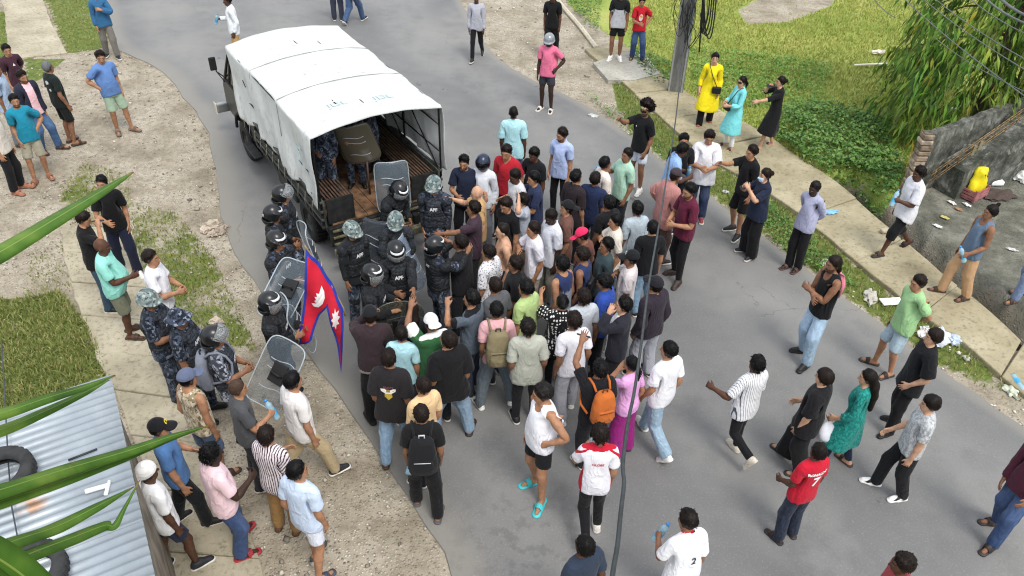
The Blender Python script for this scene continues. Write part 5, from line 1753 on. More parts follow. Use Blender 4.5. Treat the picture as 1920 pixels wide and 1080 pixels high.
    for i in range(n):
        bm.faces.new((vs[0][i], vs[0][(i + 1) % n], vs[1][(i + 1) % n], vs[1][i]))
    bm.faces.new(vs[0][::-1]); bm.faces.new(vs[1])
    bmesh.ops.bevel(bm, geom=[e for e in bm.edges], offset=.025, segments=2, affect='EDGES')
    bmesh.ops.recalc_face_normals(bm, faces=bm.faces)
    me = bpy.data.meshes.new('cab'); bm.to_mesh(me); bm.free()
    cab = link('cab', me, paint, root)
    def xs(z, o=0.0): return .08 + .10 * max(0, z - 1.30) / .7 - o
    # windscreen and rear-view parts
    ws = MB().add([(xs(1.42) + .07, 5.24, 1.43), (W - xs(1.42) - .07, 5.24, 1.43), (W - xs(1.92) - .05, 4.995, 1.925), (xs(1.92) + .05, 4.995, 1.925)], [(0, 1, 2, 3)]).build('windscreen', plain('windscreen_glass', '#2b363a', .06, 0, .1), cab)
    for sg in (1, -1):
        fx = (lambda x: x) if sg == 1 else (lambda x: W - x)
        q = [(5.14, 1.34), (4.90, 1.88), (4.05, 1.90), (4.05, 1.34)]
        d = MB().box((fx(.072), 4.55, 1.13), (.02, 1.02, .38), bev=.01).build('door', paint, cab)
        MB().add([(fx(xs(z, .004)), y, z) for y, z in q], [(0, 1, 2, 3) if sg == -1 else (3, 2, 1, 0)]).build('side_window', cab_dark, d)  # dark panel stands in for the shaded cab behind an open window
        f = MB()
        for a, b in zip(q, q[1:] + q[:1]):
            f.bar((fx(xs(a[1], .012)), *a), (fx(xs(b[1], .012)), *b), .022, .03)
        f.bar((fx(xs(1.34, .012)), 4.86, 1.34), (fx(xs(1.88, .012)), 4.78, 1.88), .02, .025)
        f.build('window_frame', black, d)
        MB().box((fx(.055), 4.18, 1.22), (.025, .14, .03), bev=.006).build('handle', chrome, d)
        mm = MB().tube([(fx(.06), 5.14, 1.40), (fx(-.04), 5.20, 1.50), (fx(-.06), 5.20, 1.75)], .012, 6).tube([(fx(.06), 5.1, 1.30), (fx(-.05), 5.20, 1.52)], .010, 6).build('mirror_arm', black, cab)
        MB().box((fx(-.08), 5.20, 1.66), (.13, .05, .26), bev=.02).build('mirror', black, mm)
        # wheel arch flare
        M = Matrix.Translation((fx(.07), 4.33, .42)) @ Matrix.Rotation(R(90), 4, 'Y')
        arc = MB()
        pts = [(fx(.055), 4.33 + .50 * math.cos(a), .42 + .50 * math.sin(a)) for a in np.linspace(.1, math.pi - .1, 14)]
        arc.tube(pts, .03, 6).build('wheel_arch', black, cab)
        hl = MB().lathe([(.0, 0), (.09, 0), (.10, .02), (.10, .05)], 16, Matrix.Translation((fx(.32), 5.48, .95)) @ Matrix.Rotation(R(-90), 4, 'X')).build('headlight', plain('lamp_glass', '#cfd4d4', .1), cab)
    MB().box((W / 2, 5.60, .60), (W + .22, .12, .20), bev=.03).build('front_bumper', chrome, root)
    MB().box((-.12, 5.60, .60), (.02, .15, .24), bev=.01).build('bumper_end', plain('cream_tip', '#c9c4b2', .5), root)
    # side step and rope tie rail under the tarp
    MB().tube([(-.05, .1, 1.10), (-.06, 3.2, 1.14)], .012, 6).build('tie_rail', steel, root)
    for y in np.linspace(.2, 3.6, 12):
        MB().tube([(-.055, float(y), 1.20), (-.07, float(y) + .05, 1.0), (-.03, float(y) + .12, .86)], .004, 5).build('tie_rope', plain('rope', '#a8a595', .9), root)
    MB().box((-.02, 3.55, .55), (.16, .7, .04), bev=.01).build('side_step', steel, root)
    return root
make_truck()

# ------------------------------------------------------------------ the people
BODY = surf(sd_body, (-.70, -.17, -.01), (.70, .22, 1.73), .0066, 5200, sm=1)
make_hair()
make_clothes()
P = person
BLK = '#141416'; JEAN = '#33486a'; LJEAN = '#86a9c4'; KHAKI = '#a3906c'
UNI = ('shirt', '#3f4859', 'camo', '#1c222d', '#6a7382'); UNIB = ('trou', '#3b4454', 'camo', '#1b212c', '#646d7c')
BOOT = ('shoe', '#101010', '#0c0c0c'); SAND = ('slide', '#3a2a22'); FLIP = ('slide', '#2a2422')
WSH = ('shoe', '#e6e4df', '#dedbd4'); BSH = ('shoe', '#17181a', '#cfcac0')
def cop(px, py, f, label, kind='up', **k):
    hat = {'up': ('helm', '#17191c', 'up'), 'down': ('helm', '#17191c', 'down'), 'none': ('helm', '#17191c', None), 'combat': ('combat', ''), 'boonie': ('boonie', '')}[kind]
    k.setdefault('top', UNI); k.setdefault('bot', UNIB); k.setdefault('police', {'col': 'black'}); k.setdefault('h', 1.72); k.setdefault('skin', 3); k.setdefault('hair', 'buzz')
    return P(px, py, f, label, shoe=BOOT, hat=hat, group='riot police officers', **k)

# ---- left verge, far end
P(176, -22, 150, 'man in blue zip jacket and grey trousers walking at the grass edge', ('jacket', '#2f6088'), ('trou', '#6f6c66'), BSH, arms=('rel', 'chest'), legs='stepL')
p_bot1 = P(424, -10, 250, 'man in white long shirt and tan trousers beyond the truck cab', ('long', '#dde2e6'), ('trou', '#a98a5e'), BSH, arms=('hold', 'rel'), skin=4)
P(622, -80, 0, 'man in dark trousers at the top edge left of the one in blue jeans', ('tee', '#3b3f4a'), ('trou', '#333847'), BSH, legs='stand')
P(654, -72, 20, 'man in blue jeans striding out of the top edge beyond the truck', ('tee', '#8d8d92'), ('trou', '#3a5070', 'denim'), BSH, legs='walkR')
P(186, 95, 135, 'man in blue tshirt and pale green shorts, hand on hip, on gravel', ('tee', '#5d7fb4'), ('short', '#93a892'), ('slide', '#6a5f55'), 'fade', beard=1, arms=('hip', 'rel'), legs='cont', belly=.05, g=1.06, h=1.72, head=(-25, -8))
P(85, 114, 40, 'grey-haired man in black tshirt with white back print and black shorts', ('tee', '#18211f'), ('short', '#161a1a'), SAND, 'slick', '#6d6f72', h=1.7, arms=('rel', 'rel'), skin=3,
  prints=[(*poly([(-.03, -.02), (.05, .0), (.06, .05), (.0, .07), (-.05, .04)]), 'back', 0.02, 1.30, '#d5dad8'), (*poly([(-.02, -.03), (.03, -.02), (.02, .03), (-.03, .02)]), 'back', 0.06, 1.18, '#d5dad8')])
P(8, 82, 130, 'man in maroon tshirt with small pale chest emblem at left edge', ('tee', '#3e2530'), ('trou', '#2b3140'), SAND, beard=1, arms=('rel', 'back'), prints=[(*poly([(-.03, -.02), (.03, -.02), (0, .03)]), 'front', 0, 1.30, '#d9cfd2')])
P(38, 132, 120, 'bearded man in open dark jacket over pale pink tshirt', ('jacket', '#262a3a', 'open', '#e3b9c0'), ('trou', '#3a567a', 'denim'), SAND, 'fade', beard=2, legs='cont')
P(-12, 118, 90, 'man in pale blue-grey shirt cut by the left edge', ('shirt', '#9fb2c9'), ('trou', '#6a6c70'), SAND, skin=3)
P(22, 176, 140, 'bearded man in teal tshirt and khaki shorts, hand on hip', ('tee', '#1c7f9a'), ('short', '#9a9584'), ('slide', '#8f5d48'), 'short', beard=2, arms=('rel', 'hip'), legs='cont2', belly=.03, h=1.68)
P(-26, 195, 90, 'man in black trousers almost outside the left edge', ('tee', '#c9c2b8'), ('trou', '#15161a'), ('slide', '#a0644e'))
P(186, 328, 150, 'tall man in black tshirt and navy trousers behind the long leaf', ('tee', '#0f0f12'), ('trou', '#191f33'), WSH, 'slick', arms=('front', 'rel'), legs='stepL', h=1.76, head=(-20, -5))
p_ph1 = P(158, 396, 80, 'man in black tshirt and dark jeans looking down at his phone', ('tee', '#141416'), ('trou', '#2f4254', 'denim'), BSH, 'mop', arms=('drink', 'rel'), head=(0, -18))
P(186, 447, 78, 'bald man with a paunch in mint green tshirt and grey shorts', ('tee', '#8fd3c6'), ('short', '#6d705e'), SAND, 'bald', skin=4, belly=.12, g=1.08, arms=('front', 'rel'), legs='close', h=1.66)
P(278, 468, 75, 'black-haired man in plain white tshirt beside the camouflaged officers', ('tee', '#dcdde2'), ('trou', '#4b4d55'), BSH, 'short', arms=('front', 'front'), g=1.05)
cop(272, 546, 95, 'officer in camouflage helmet nearest the man in white tshirt', 'combat', police={'col': 'navy', 'pads': False}, arms=('front', 'hold'))
cop(328, 580, 92, 'officer wearing a camouflage bush hat among the kerbside group', 'boonie', police={'col': 'navy', 'pads': False}, arms=('rel', 'front'))
p_pk = cop(398, 617, 70, 'officer with raised visor and grey camouflage pack seen from behind', 'up', arms=('front', 'front'), top=('shirt', '#7d828e', 'camo', '#3a3e48', '#a9adb8'), police={'col': 'navy', 'pads': False})
P(346, 694, 30, 'man in grey cap and sand camouflage tank top', ('tank', '#b7a98e', 'camo', '#8d8067', '#cfc6b2'), ('short', '#3a4a63', 'denim'), SAND, 'short', hat=('cap', '#5b647c'), arms=('rel', 'rel'), g=1.06)
P(292, 787, 60, 'man in black cap with yellow badge and blue tshirt', ('tee', '#4a6f9f'), ('trou', '#15171b'), BSH, 'short', hat=('cap', '#15151a', '#e8d21c'), arms=('rel', 'front'), legs='stepR', skin=2)
P(270, 868, 35, 'man with white head cloth, white tshirt and navy shorts', ('tee', '#e2e3e6'), ('brief', '#1d2740'), ('shoe', '#20232a', '#d8d6d0'), 'short', hat=('scarf', '#e3e2e0'), arms=('rel', 'rel2'), skin=4, legs='stepR', g=1.04)
p_ph2 = P(393, 835, 55, 'curly-haired person in pale pink tshirt and blue jeans with red sandals', ('tee', '#e3c6cd'), ('trou', '#31456a', 'denim'), ('slide', '#9c2a33'), 'curly', skin=5, arms=('hold', 'rel'), belly=.05, g=1.08, legs='cont')
p_bot2 = P(442, 712, 60, 'man with shaved head and charcoal tshirt raising a water bottle', ('tee', '#4b4d50'), ('trou', '#22242a'), BSH, 'buzz', '#4a3a30', arms=('hold', 'rel'), skin=2)
P(497, 801, 12, 'man in maroon and white striped shirt and tan trousers', ('shirt', '#dcd6da', 'stripe', '#43252f'), ('trou', '#967548'), ('shoe', '#6b4a30', '#4a3524'), 'mop', arms=('rel', 'front'), h=1.62)
P(547, 697, 42, 'man in off-white tshirt, khaki trousers and black sneakers by the clear shield', ('tee', '#dcd9d6'), ('trou', '#b3a17f'), ('shoe', '#2a2a2c', '#e4e2dc'), 'short', arms=('rel', 'rel2'), legs='lunge', h=1.74, g=1.05)
P(553, 866, 25, 'man in pale blue tshirt, whitish shorts and sandals, back to us', ('tee', '#c3d3ea'), ('brief', '#cfd4e0'), ('slide', '#39414e'), 'short', arms=('rel', 'rel'), legs='stepL', h=1.72, head=(-35, 0))

# ---- police at the truck
cop(527, 352, 80, 'officer with raised visor farthest back along the truck side', 'up', skin=2)
cop(512, 388, 70, 'officer in dark helmet with a pouch on the back beside the truck', 'none', arms=('front', 'front'))
cop(517, 438, 110, 'armoured officer holding a tall clear shield beside the truck', 'none', arms=('shield', 'shield'), skin=3)
cop(503, 553, 80, 'officer with lowered visor standing alone on the road edge', 'down', arms=('hold', 'hold'), top=('long', '#1a1b1e'))
cop(660, 418, 140, 'officer in camouflage helmet and black vest at the rear corner', 'combat', arms=('rel', 'rel'), head=(20, -10), top=('shirt', '#1d2024'))
cop(741, 403, 165, 'officer in camouflage helmet gripping a dark shield behind the truck', 'combat', arms=('shield', 'front'), top=('shirt', '#2a2f38'), head=(-10, -15))
cop(742, 460, 165, 'officer with grey lowered visor facing the crowd', 'down', arms=('front', 'out'), top=('long', '#1a1c20'), head=(10, -15))
cop(815, 447, 60, 'officer seen from behind with white letters on a black helmet', 'none', arms=('push', 'push'), head=(-10, 0))
cop(697, 500, 95, 'officer in helmet and shoulder armour facing the man with the flag', 'down', arms=('hold', 'hold'), top=('long', '#1b1d21'), skin=2)
cop(752, 347, 120, 'officer stooping at the tailgate with a white-striped visor', 'down', arms=('front', 'hold'), lean=25, top=('long', '#1c1f24'))
cop(812, 333, 178, 'officer in camouflage helmet with white letters across the chest', 'combat', arms=('rel', 'rel2'), h=1.74, police={'col': 'navy'}, skin=2, head=(0, -6))
for x_, y_, f_, lb, ar in ((.42, .75, 185, 'officer in blue camouflage at the left inside the truck', ('front', 'rel')), (.98, .95, 175, 'officer in the truck standing behind the brown shield', ('shield', 'shield')), (1.36, 1.15, 200, 'officer in blue camouflage at the right inside the truck', ('rel', 'up'))):
    w_ = tw(x_, y_)
    P(0, 0, f_, lb, ('long', '#3f4859', 'camo', '#1c222d', '#6a7382'), ('trou', '#3b4454', 'camo', '#1b212c', '#646d7c'), BOOT, 'short', skin=3, h=1.50, lean=10, head=(0, -15), arms=ar if ar[1] != 'up' else ('rel', 'wave'), xy=(w_[0], w_[1]), z0=.82, group='riot police officers', legs='stand')

# ---- crowd behind the tailgate, far side
p_moto = P(869, 292, 190, 'man in navy tshirt with arms spread facing the camera by the truck', ('tee', '#1d2438'), ('trou', '#15171c'), BSH, 'fade', beard=2, arms=('front', 'side2'), g=1.06, head=(0, -10))
P(906, 292, 200, 'person in white shirt wearing a shiny dark motorcycle helmet', ('long', '#d3d7de'), ('trou', '#6d7078'), BSH, None, hat=('moto', '#1c2740'), arms=('rel', 'rel'))
P(948, 272, 195, 'man in red v-neck tshirt beside the motorcycle helmet', ('vee', '#a91f2d'), ('trou', '#22242b'), BSH, 'short', arms=('rel', 'rel'), g=1.08, head=(10, -8), h=1.74)
P(963, 198, 8, 'man in pale cyan shirt with his back turned, near the truck', ('shirt', '#a9d6dd'), ('trou', '#34465f', 'denim'), BSH, 'buzz', '#1b1714', skin=4, arms=('rel', 'rel'), h=1.72, g=1.06)
P(1000, 278, 215, 'young man in black tshirt beside the one in red', ('tee', '#15161a'), ('trou', '#1a1b20'), BSH, 'mop', skin=4, arms=('front', 'rel'), head=(0, -12))
P(1053, 240, 205, 'bearded man in light blue polo shirt and black trousers', ('polo', '#a9b9df'), ('slim', '#131418'), BSH, 'fade', beard=2, arms=('rel', 'rel'), h=1.72, head=(-20, -8))
P(962, 318, 235, 'man in grey-white tshirt looking down in front of the red tshirt', ('tee', '#c9cbd0'), ('trou', '#2b2e36'), BSH, 'short', skin=4, head=(0, -15))
P(1000, 321, 255, 'man in navy tshirt with white chest badge', ('tee', '#27304d'), ('trou', '#1d2027'), BSH, 'short', arms=('out', 'front'), prints=[(*poly([(.012 * math.cos(a), .012 * math.sin(a)) for a in np.linspace(0, 6.28, 9)[:-1]]), 'front', .08, 1.28, '#e2e4e8')])
P(893, 348, 262, 'bald man in beige tshirt raising his palm to the officers', ('tee', '#bf9c6b'), ('trou', '#5d503c'), BSH, 'bald', skin=1, arms=('push', 'rel'), belly=.04, head=(0, -8))
P(888, 377, 268, 'man in plum tshirt reaching his open hand to the lettered vest', ('tee', '#3d2d39'), ('trou', '#24262c'), BSH, 'fade', arms=('rel', 'out'), skin=3)
P(946, 372, 225, 'man in black tshirt with head lowered behind the shirtless man', ('tee', '#121316'), ('trou', '#1b1d22'), BSH, 'mop', head=(0, -18))
P(981, 362, 265, 'person in glasses and grey shirt with a hand raised to the head', ('shirt', '#a3aab6'), ('trou', '#6b5c4a'), BSH, 'mop', skin=1, arms=('rel', 'head'), extra=('glasses',), h=1.62)
P(1029, 394, 230, 'dark-skinned man in white shirt behind the brown checked shirt', ('shirt', '#cfd2da'), ('trou', '#8e8a80'), BSH, 'short', skin=5, head=(0, -20))
P(1066, 376, 265, 'man in backwards black cap and brown shirt', ('shirt', '#6a4a40'), ('trou', '#2d2a29'), BSH, 'short', beard=1, hat=('capb', '#17181b'))
P(1082, 318, 45, 'man with faded haircut in dark shirt looking to the right', ('shirt', '#2a2226'), ('trou', '#25272c'), BSH, 'fade')
P(1118, 322, 25, 'broad man in navy polo shirt seen from behind', ('polo', '#1f2a49'), ('trou', '#4b4d54'), BSH, 'short', skin=3, g=1.1, arms=('rel', 'side2'))
P(1136, 293, 60, 'man in cream tshirt looking right, behind the navy polo', ('tee', '#d8cfc6'), ('trou', '#4a4c52'), BSH, 'short', skin=3)
p_bot3 = P(1178, 277, 240, 'man in mint polo shirt holding a water bottle', ('polo', '#a3c9b4'), ('trou', '#1e2026'), BSH, 'short', skin=3, arms=('side2', 'rel'))
p_cur = P(1213, 186, 225, 'man with tall curly hair, black tshirt and white shorts pointing left', ('tee', '#131416'), ('brief', '#cfd6e2'), WSH, 'high', '#1a1110', beard=2, skin=3, arms=('point', 'rel'), h=1.76, extra=('headband', 'glasses'), prints=[(*poly([(.014 * math.cos(a), .014 * math.sin(a)) for a in np.linspace(0, 6.28, 9)[:-1]]), 'front', .06, 1.28, '#e2e4e8')])
P(1284, 250, 175, 'man in black tshirt mostly hidden behind the leaning man in blue', ('tee', '#15161a'), ('trou', '#1d1f24'), BSH, 'mop')
p_bot4 = P(1288, 270, 95, 'man in light blue shirt bending his head over a bottle', ('shirt', '#8fb0e0'), ('trou', '#6a8ab5', 'denim'), BSH, 'mop', skin=4, lean=14, arms=('hold', 'hold'), head=(0, -20))
P(1333, 246, 200, 'heavy young man in white tshirt and dark jeans, hands together', ('big', '#dedee2'), ('trou', '#25334f', 'denim'), ('shoe', '#8b3b42', '#d8d6d4'), 'mop', arms=('front', 'front'), h=1.72, g=1.08, head=(0, -15))
P(1271, 316, 70, 'man in dark cap and dusty pink tshirt bending forward', ('big', '#b27d78'), ('trou', '#5b4741'), BSH, 'short', hat=('cap', '#3a3237'), arms=('front', 'hip'), lean=10, g=1.05, beard=2)
P(1293, 344, 250, 'bearded man in maroon polo shirt and black trousers', ('polo', '#5a1c33'), ('slim', '#131316'), ('shoe', '#3a2c26', '#2a201c'), 'fade', beard=2, arms=('front', 'front'), h=1.74, g=1.05, legs='cont')
P(1412, 272, 245, 'man in black tshirt and black shorts with slip-on shoes pointing left', ('tee', '#131416'), ('short', '#121316'), ('shoe', '#1a1b1e', '#ddd7cc'), 'fade', arms=('point', 'rel'), legs='cont', h=1.7, skin=2)
p_ph3 = P(1438, 315, 250, 'woman in navy blouse and face mask taking a picture with her phone', ('shirt', '#1d2438'), ('wide', '#101013'), ('shoe', '#17181c', '#bfb9b4'), 'bun', fem=True, skin=1, arms=('phone', 'phone'), extra=('mask',), h=1.64)
P(1530, 340, 235, 'man in lavender grey shirt and black trousers, hands behind back', ('long', '#a3a5be'), ('trou', '#121215'), ('slide', '#4a3330'), 'short', '#1c1917', skin=5, beard=1, arms=('back', 'back'), h=1.64, legs='close')
p_bot5 = P(1727, 312, 260, 'man in oversized white shirt and cropped black trousers on the footpath', ('big', '#d3d4da'), ('capri', '#131417'), FLIP, 'curly', skin=4, arms=('rel', 'hold'), legs='walkL', h=1.66, z0=.05)
p_bot6 = P(1864, 384, 268, 'slim boy with topknot, slate tank top and tan trousers', ('tank', '#5f7288'), ('trou', '#b79470'), SAND, 'knot', skin=3, arms=('rel', 'fwd'), legs='stepR', h=1.66, z0=.05)
P(1992, 388, 262, 'person cut off by the right edge stepping in, blue trousers', ('tee', '#7d8792'), ('trou', '#7d8fb0'), SAND, 'short', legs='stepL')
p_tank = P(1568, 479, 265, 'bearded man in black tank top and light jeans with folded arms', ('tank', '#111214'), ('trou', '#8fa6ba', 'denim'), ('shoe', '#131315', '#1b1b1d'), 'back', beard=2, skin=3, arms=('cross', 'cross'), h=1.78, legs='cont', g=1.06)
P(1726, 515, 262, 'man in light green tshirt and pale denim shorts with sandals', ('tee', '#97c08a'), ('short', '#8ea1ab', 'denim'), FLIP, 'short', arms=('rel', 'back'), legs='cont2', h=1.68)
P(1758, 617, 285, 'young man in black shirt and black trousers, hand in pocket', ('big', '#15161a'), ('trou', '#111114'), ('shoe', '#101012', '#121214'), 'bowl', skin=1, arms=('rel', 'pocket'), legs='cont', h=1.66)
P(1750, 742, 275, 'boy in mottled grey tshirt and black trousers with black-white sneakers', ('tee', '#c3c6c8', 'mottle', '#8f9498'), ('trou', '#16171a'), ('shoe', '#e8e8e6', '#18181a', '#eceae6'), 'bowl', '#15100e', skin=1, arms=('fwd', 'rel'), legs='stepR', h=1.6)
p_bag = P(1632, 693, 305, 'woman with long black hair in teal kurta carrying a plastic bag', ('kurta', '#0f6e66', 'mottle', '#2a948a'), ('slim', '#1b2338'), SAND, 'long', fem=True, skin=1, arms=('rel', 'fwd'), legs='stepL', h=1.58)
P(1550, 692, 308, 'boy in oversized black tshirt and wide black trousers with sandals', ('big', '#17171a'), ('wide', '#141517'), FLIP, 'bowl', skin=1, arms=('fwd', 'rel'), legs='stepR', h=1.62, head=(-10, 0))
P(1423, 668, 325, 'boy in white pinstriped shirt striding left in black trousers', ('shirt', '#dfe0e3', 'pin', '#52555e'), ('slim', '#141518'), ('shoe', '#d6cdbd', '#c8bfae'), 'curly', skin=4, arms=('fwd', 'side2'), legs='kickback', h=1.62)
P(1540, 833, 338, 'boy in red football shirt with white name and number on back', ('tee', '#b8172f'), ('trou', '#1d2638', 'denim'), ('slide', '#23252a'), 'short', skin=4, arms=('rel', 'fwd'), legs='stand', h=1.56, head=(-8, 0),
  prints=[(*text_mesh('RONALDO', .058, .003), 'back', 0, 1.335, '#ececec'), (*text_mesh('7', .21, .006), 'back', 0, 1.20, '#ececec')])
P(1990, 806, 250, 'man in maroon shirt and blue jeans stepping in at the right edge', ('long', '#4a2030'), ('trou', '#2f4468', 'denim'), ('slide', '#2a2220'), 'short', skin=3, arms=('rel', 'fwd'), legs='stepL', h=1.72)
P(1698, 1040, 285, 'dark-haired boy whose head alone shows at the bottom edge', ('tee', '#8d3a3f'), ('trou', '#25262b'), BSH, 'mop', skin=4, h=1.62)
p_seat = P(1288, 955, 345, 'boy in white printed shirt with red neckerchief at the bottom edge', ('shirt', '#e2e3e8'), ('trou', '#15161a'), ('shoe', '#d9d8d4', '#cfcdc6'), 'fade', skin=3, arms=('rel', 'hold'), legs='lunge', lean=8, extra=('bandana',), h=1.62, head=(25, -10),
  prints=[(*text_mesh('2', .12, .002), 'back', .02, 1.18, '#26272b')])
P(1098, 1008, 330, 'man in dark slate shirt with only head and shoulders at the bottom edge', ('tee', '#2a3445'), ('trou', '#25262b'), BSH, 'short', skin=4, h=1.68)
p_bot7 = P(1127, 797, 355, 'man in white and red sports shirt holding up a water bottle', ('polo', '#e4e3ea', 'sport', '#b01830'), ('slim', '#121316'), ('shoe', '#ded9cf', '#d5cfc4'), 'curly', skin=2, arms=('rel', 'hold'), legs='kickback', h=1.7,
  prints=[(*text_mesh('GLOBE', .045, .001), 'back', 0, 1.27, '#c0394a')])
P(1015, 722, 232, 'stocky man in white tank top, black shorts and turquoise slides', ('tank', '#e2e3ea'), ('brief', '#15161a'), ('slide', '#3fb8bd'), 'fade', '#1d1a19', skin=2, arms=('rel', 'hip'), legs='cont', h=1.7, g=1.14, belly=.04, head=(-35, -5))
P(1257, 640, 325, 'man in white tshirt and light blue jeans walking away right of cable', ('tee', '#e2e3e8'), ('trou', '#8aa1b2', 'denim'), WSH, 'short', skin=2, arms=('rel', 'rel2'), legs='walkR', h=1.72, head=(15, 0))
P(1186, 668, 320, 'woman in lilac blouse and magenta trousers, hand to her face', ('blouse', '#dba3d6'), ('wide', '#8f1f73'), SAND, 'pony', fem=True, skin=2, arms=('rel', 'face'), h=1.56)
p_ph4 = P(1127, 676, 340, 'man in black tshirt wearing an orange backpack', ('tee', '#15151a'), ('trou', '#1a1b20'), BSH, 'mop', skin=3, arms=('rel', 'wave'), h=1.68)
P(1232, 520, 330, 'man in dark cap, plum jacket and grey trousers beside the cable', ('jacket', '#2d2630'), ('trou', '#a9acb5'), BSH, 'buzz', hat=('cap', '#1d1c22'), skin=2, arms=('rel', 'rel'), h=1.72, g=1.06)
P(1172, 557, 280, 'man in dark jacket with a hand at his mouth', ('jacket', '#24252e', 'open', '#e2e2e4'), ('trou', '#1c1d22'), BSH, 'fade', skin=1, arms=('rel', 'face'), h=1.7)
P(1187, 470, 280, 'man in black cap and pale beige tshirt in the crowd', ('tee', '#cfc7c6'), ('trou', '#8e9097'), BSH, 'buzz', hat=('cap', '#17181c', '#d8d8d8'), beard=1, skin=3, arms=('chest', 'rel'), g=1.05)
P(1226, 413, 350, 'man in black top and light jeans under the hanging cable', ('tee', '#131417'), ('trou', '#7690a6', 'denim'), BSH, 'short', skin=2, h=1.66)
P(1196, 377, 340, 'man in pale blue-grey shirt seen from behind beside the black top', ('shirt', '#a9b6bf'), ('trou', '#3c3f47'), BSH, 'mop', skin=3)
P(1155, 400, 260, 'man in cream tshirt with wavy hair in mid crowd', ('tee', '#d6cfc2'), ('trou', '#33353b'), BSH, 'short', skin=2, arms=('chest', 'rel'))
P(1143, 367, 330, 'man in black tshirt directly behind the navy polo', ('tee', '#16161a'), ('trou', '#24262b'), BSH, 'mop', skin=3)
P(1140, 446, 265, 'man in dark grey-green shirt looking left in mid crowd', ('shirt', '#37474b'), ('trou', '#24262b'), BSH, 'fade', beard=1, skin=3)
P(1087, 428, 290, 'person in bright pink cap and brown tshirt', ('tee', '#6a4238'), ('trou', '#2a2b31'), BSH, 'short', hat=('cap', '#d42a58'), skin=3, h=1.62, head=(20, -20))
p_sl = P(1091, 463, 295, 'young man in navy sleeveless top with a black sling bag', ('tank', '#26345c'), ('trou', '#1b1c21'), BSH, 'mop', skin=3)
P(1131, 513, 285, 'man in royal blue shirt looking down', ('polo', '#2b4a9d'), ('trou', '#17181c'), BSH, 'mop', skin=3, g=1.06, head=(0, -15))
P(1096, 543, 330, 'curly-haired person in light grey tshirt behind the white tshirt', ('tee', '#b9c0c6'), ('trou', '#5f636c'), BSH, 'curly', skin=3, h=1.64)
P(1056, 553, 345, 'woman with white hair clip in black polka dot top', ('big', '#141416', 'dots', '#e2e2e2'), ('slim', '#15161a'), SAND, 'bun', fem=True, skin=2, arms=('rel', 'point'), h=1.56)
P(1053, 480, 300, 'man in grey and navy tank top with bare shoulders', ('tank', '#8d929c', 'twoz', '#27335a'), ('trou', '#2a2b31'), BSH, 'curly', skin=2)
P(1076, 585, 340, 'man in white tshirt, grey trousers and white sneakers in the crowd', ('tee', '#dedde4'), ('trou', '#a5a6ac'), WSH, 'curly', skin=3, legs='stepR', h=1.7, head=(15, 0))
P(986, 525, 300, 'man in lime green tshirt looking left', ('tee', '#a6bd7d'), ('trou', '#26282d'), BSH, 'fade', skin=2, g=1.04)
p_kb = P(931, 565, 350, 'man in pink tshirt carrying a khaki backpack', ('tee', '#d3a3a8'), ('trou', '#5b656c', 'denim'), ('shoe', '#e3e2de', '#1a1a1c', '#e6e4de'), 'short', skin=3, legs='wide', h=1.68)
P(990, 598, 352, 'man in sage grey short-sleeved shirt, back to us', ('shirt', '#a8ab9f'), ('slim', '#15161a'), ('shoe', '#1c1c1f', '#cfcac0'), 'mop', skin=3, g=1.06, h=1.68)
p_ph5 = P(884, 545, 285, 'man in slate tshirt with black trim holding up a phone', ('tee', '#56616d', 'trim', '#15161a'), ('trou', '#2c3346'), BSH, 'fade', skin=2, arms=('rel', 'phone'), g=1.04)
P(928, 520, 310, 'man in dark grey tshirt behind the khaki backpack', ('tee', '#56585c'), ('trou', '#26272c'), BSH, 'short', skin=3)
P(966, 480, 275, 'man in black shirt seen in profile facing left', ('shirt', '#141518'), ('trou', '#1d1e23'), BSH, 'mop', skin=3)
P(916, 458, 310, 'man in white shirt with small dark leaf pattern', ('shirt', '#dcdce0', 'floral', '#3a3d45'), ('trou', '#3b2230'), BSH, 'short', skin=2)
P(941, 418, 262, 'shirtless man with thinning hair in the front of the crowd', None, ('trou', '#2a2c32'), BSH, 'rece', '#1b1512', skin=1, g=1.08, belly=.04)
P(1000, 415, 262, 'man in plain white tshirt in the front of the crowd', ('tee', '#dcdce6'), ('trou', '#9b9486'), ('shoe', '#17181a', '#17181a'), 'short', skin=2, arms=('chest', 'rel'))
P(863, 440, 300, 'man in black polo shirt with both hands up against the officer', ('polo', '#1b1a1e'), ('trou', '#202126'), BSH, 'short', skin=3, arms=('push', 'push'), g=1.06)
P(806, 588, 335, 'man in white cap and green shirt raising his left arm high', ('big', '#2c5c36', 'trim', '#e0e2df'), ('trou', '#1b1c20'), BSH, 'short', hat=('capb', '#d9d8d6'), skin=3, arms=('rel', 'wave'), lean=12, h=1.7)
P(772, 565, 0, 'person with loose black hair between the shield and green shirt', ('tee', '#1b1b20'), ('trou', '#1a1b1f'), BSH, 'long', fem=True, h=1.6)
P(752, 612, 5, 'boy in pale cyan tshirt between the jackets near the flag', ('tee', '#a8d3dc'), ('trou', '#2b2d33'), BSH, 'short', skin=2, h=1.58)
p_flag = P(692, 575, 345, 'man in black cap and brown jacket holding the red flag', ('jacket', '#33272b', 'hem', '#8f8988'), ('trou', '#0f1012'), ('shoe', '#1a1a1c', '#1a1a1c'), 'short', hat=('cap', '#16171b'), skin=3, arms=('rel2', 'pole'), h=1.72, g=1.06, legs='stepR')
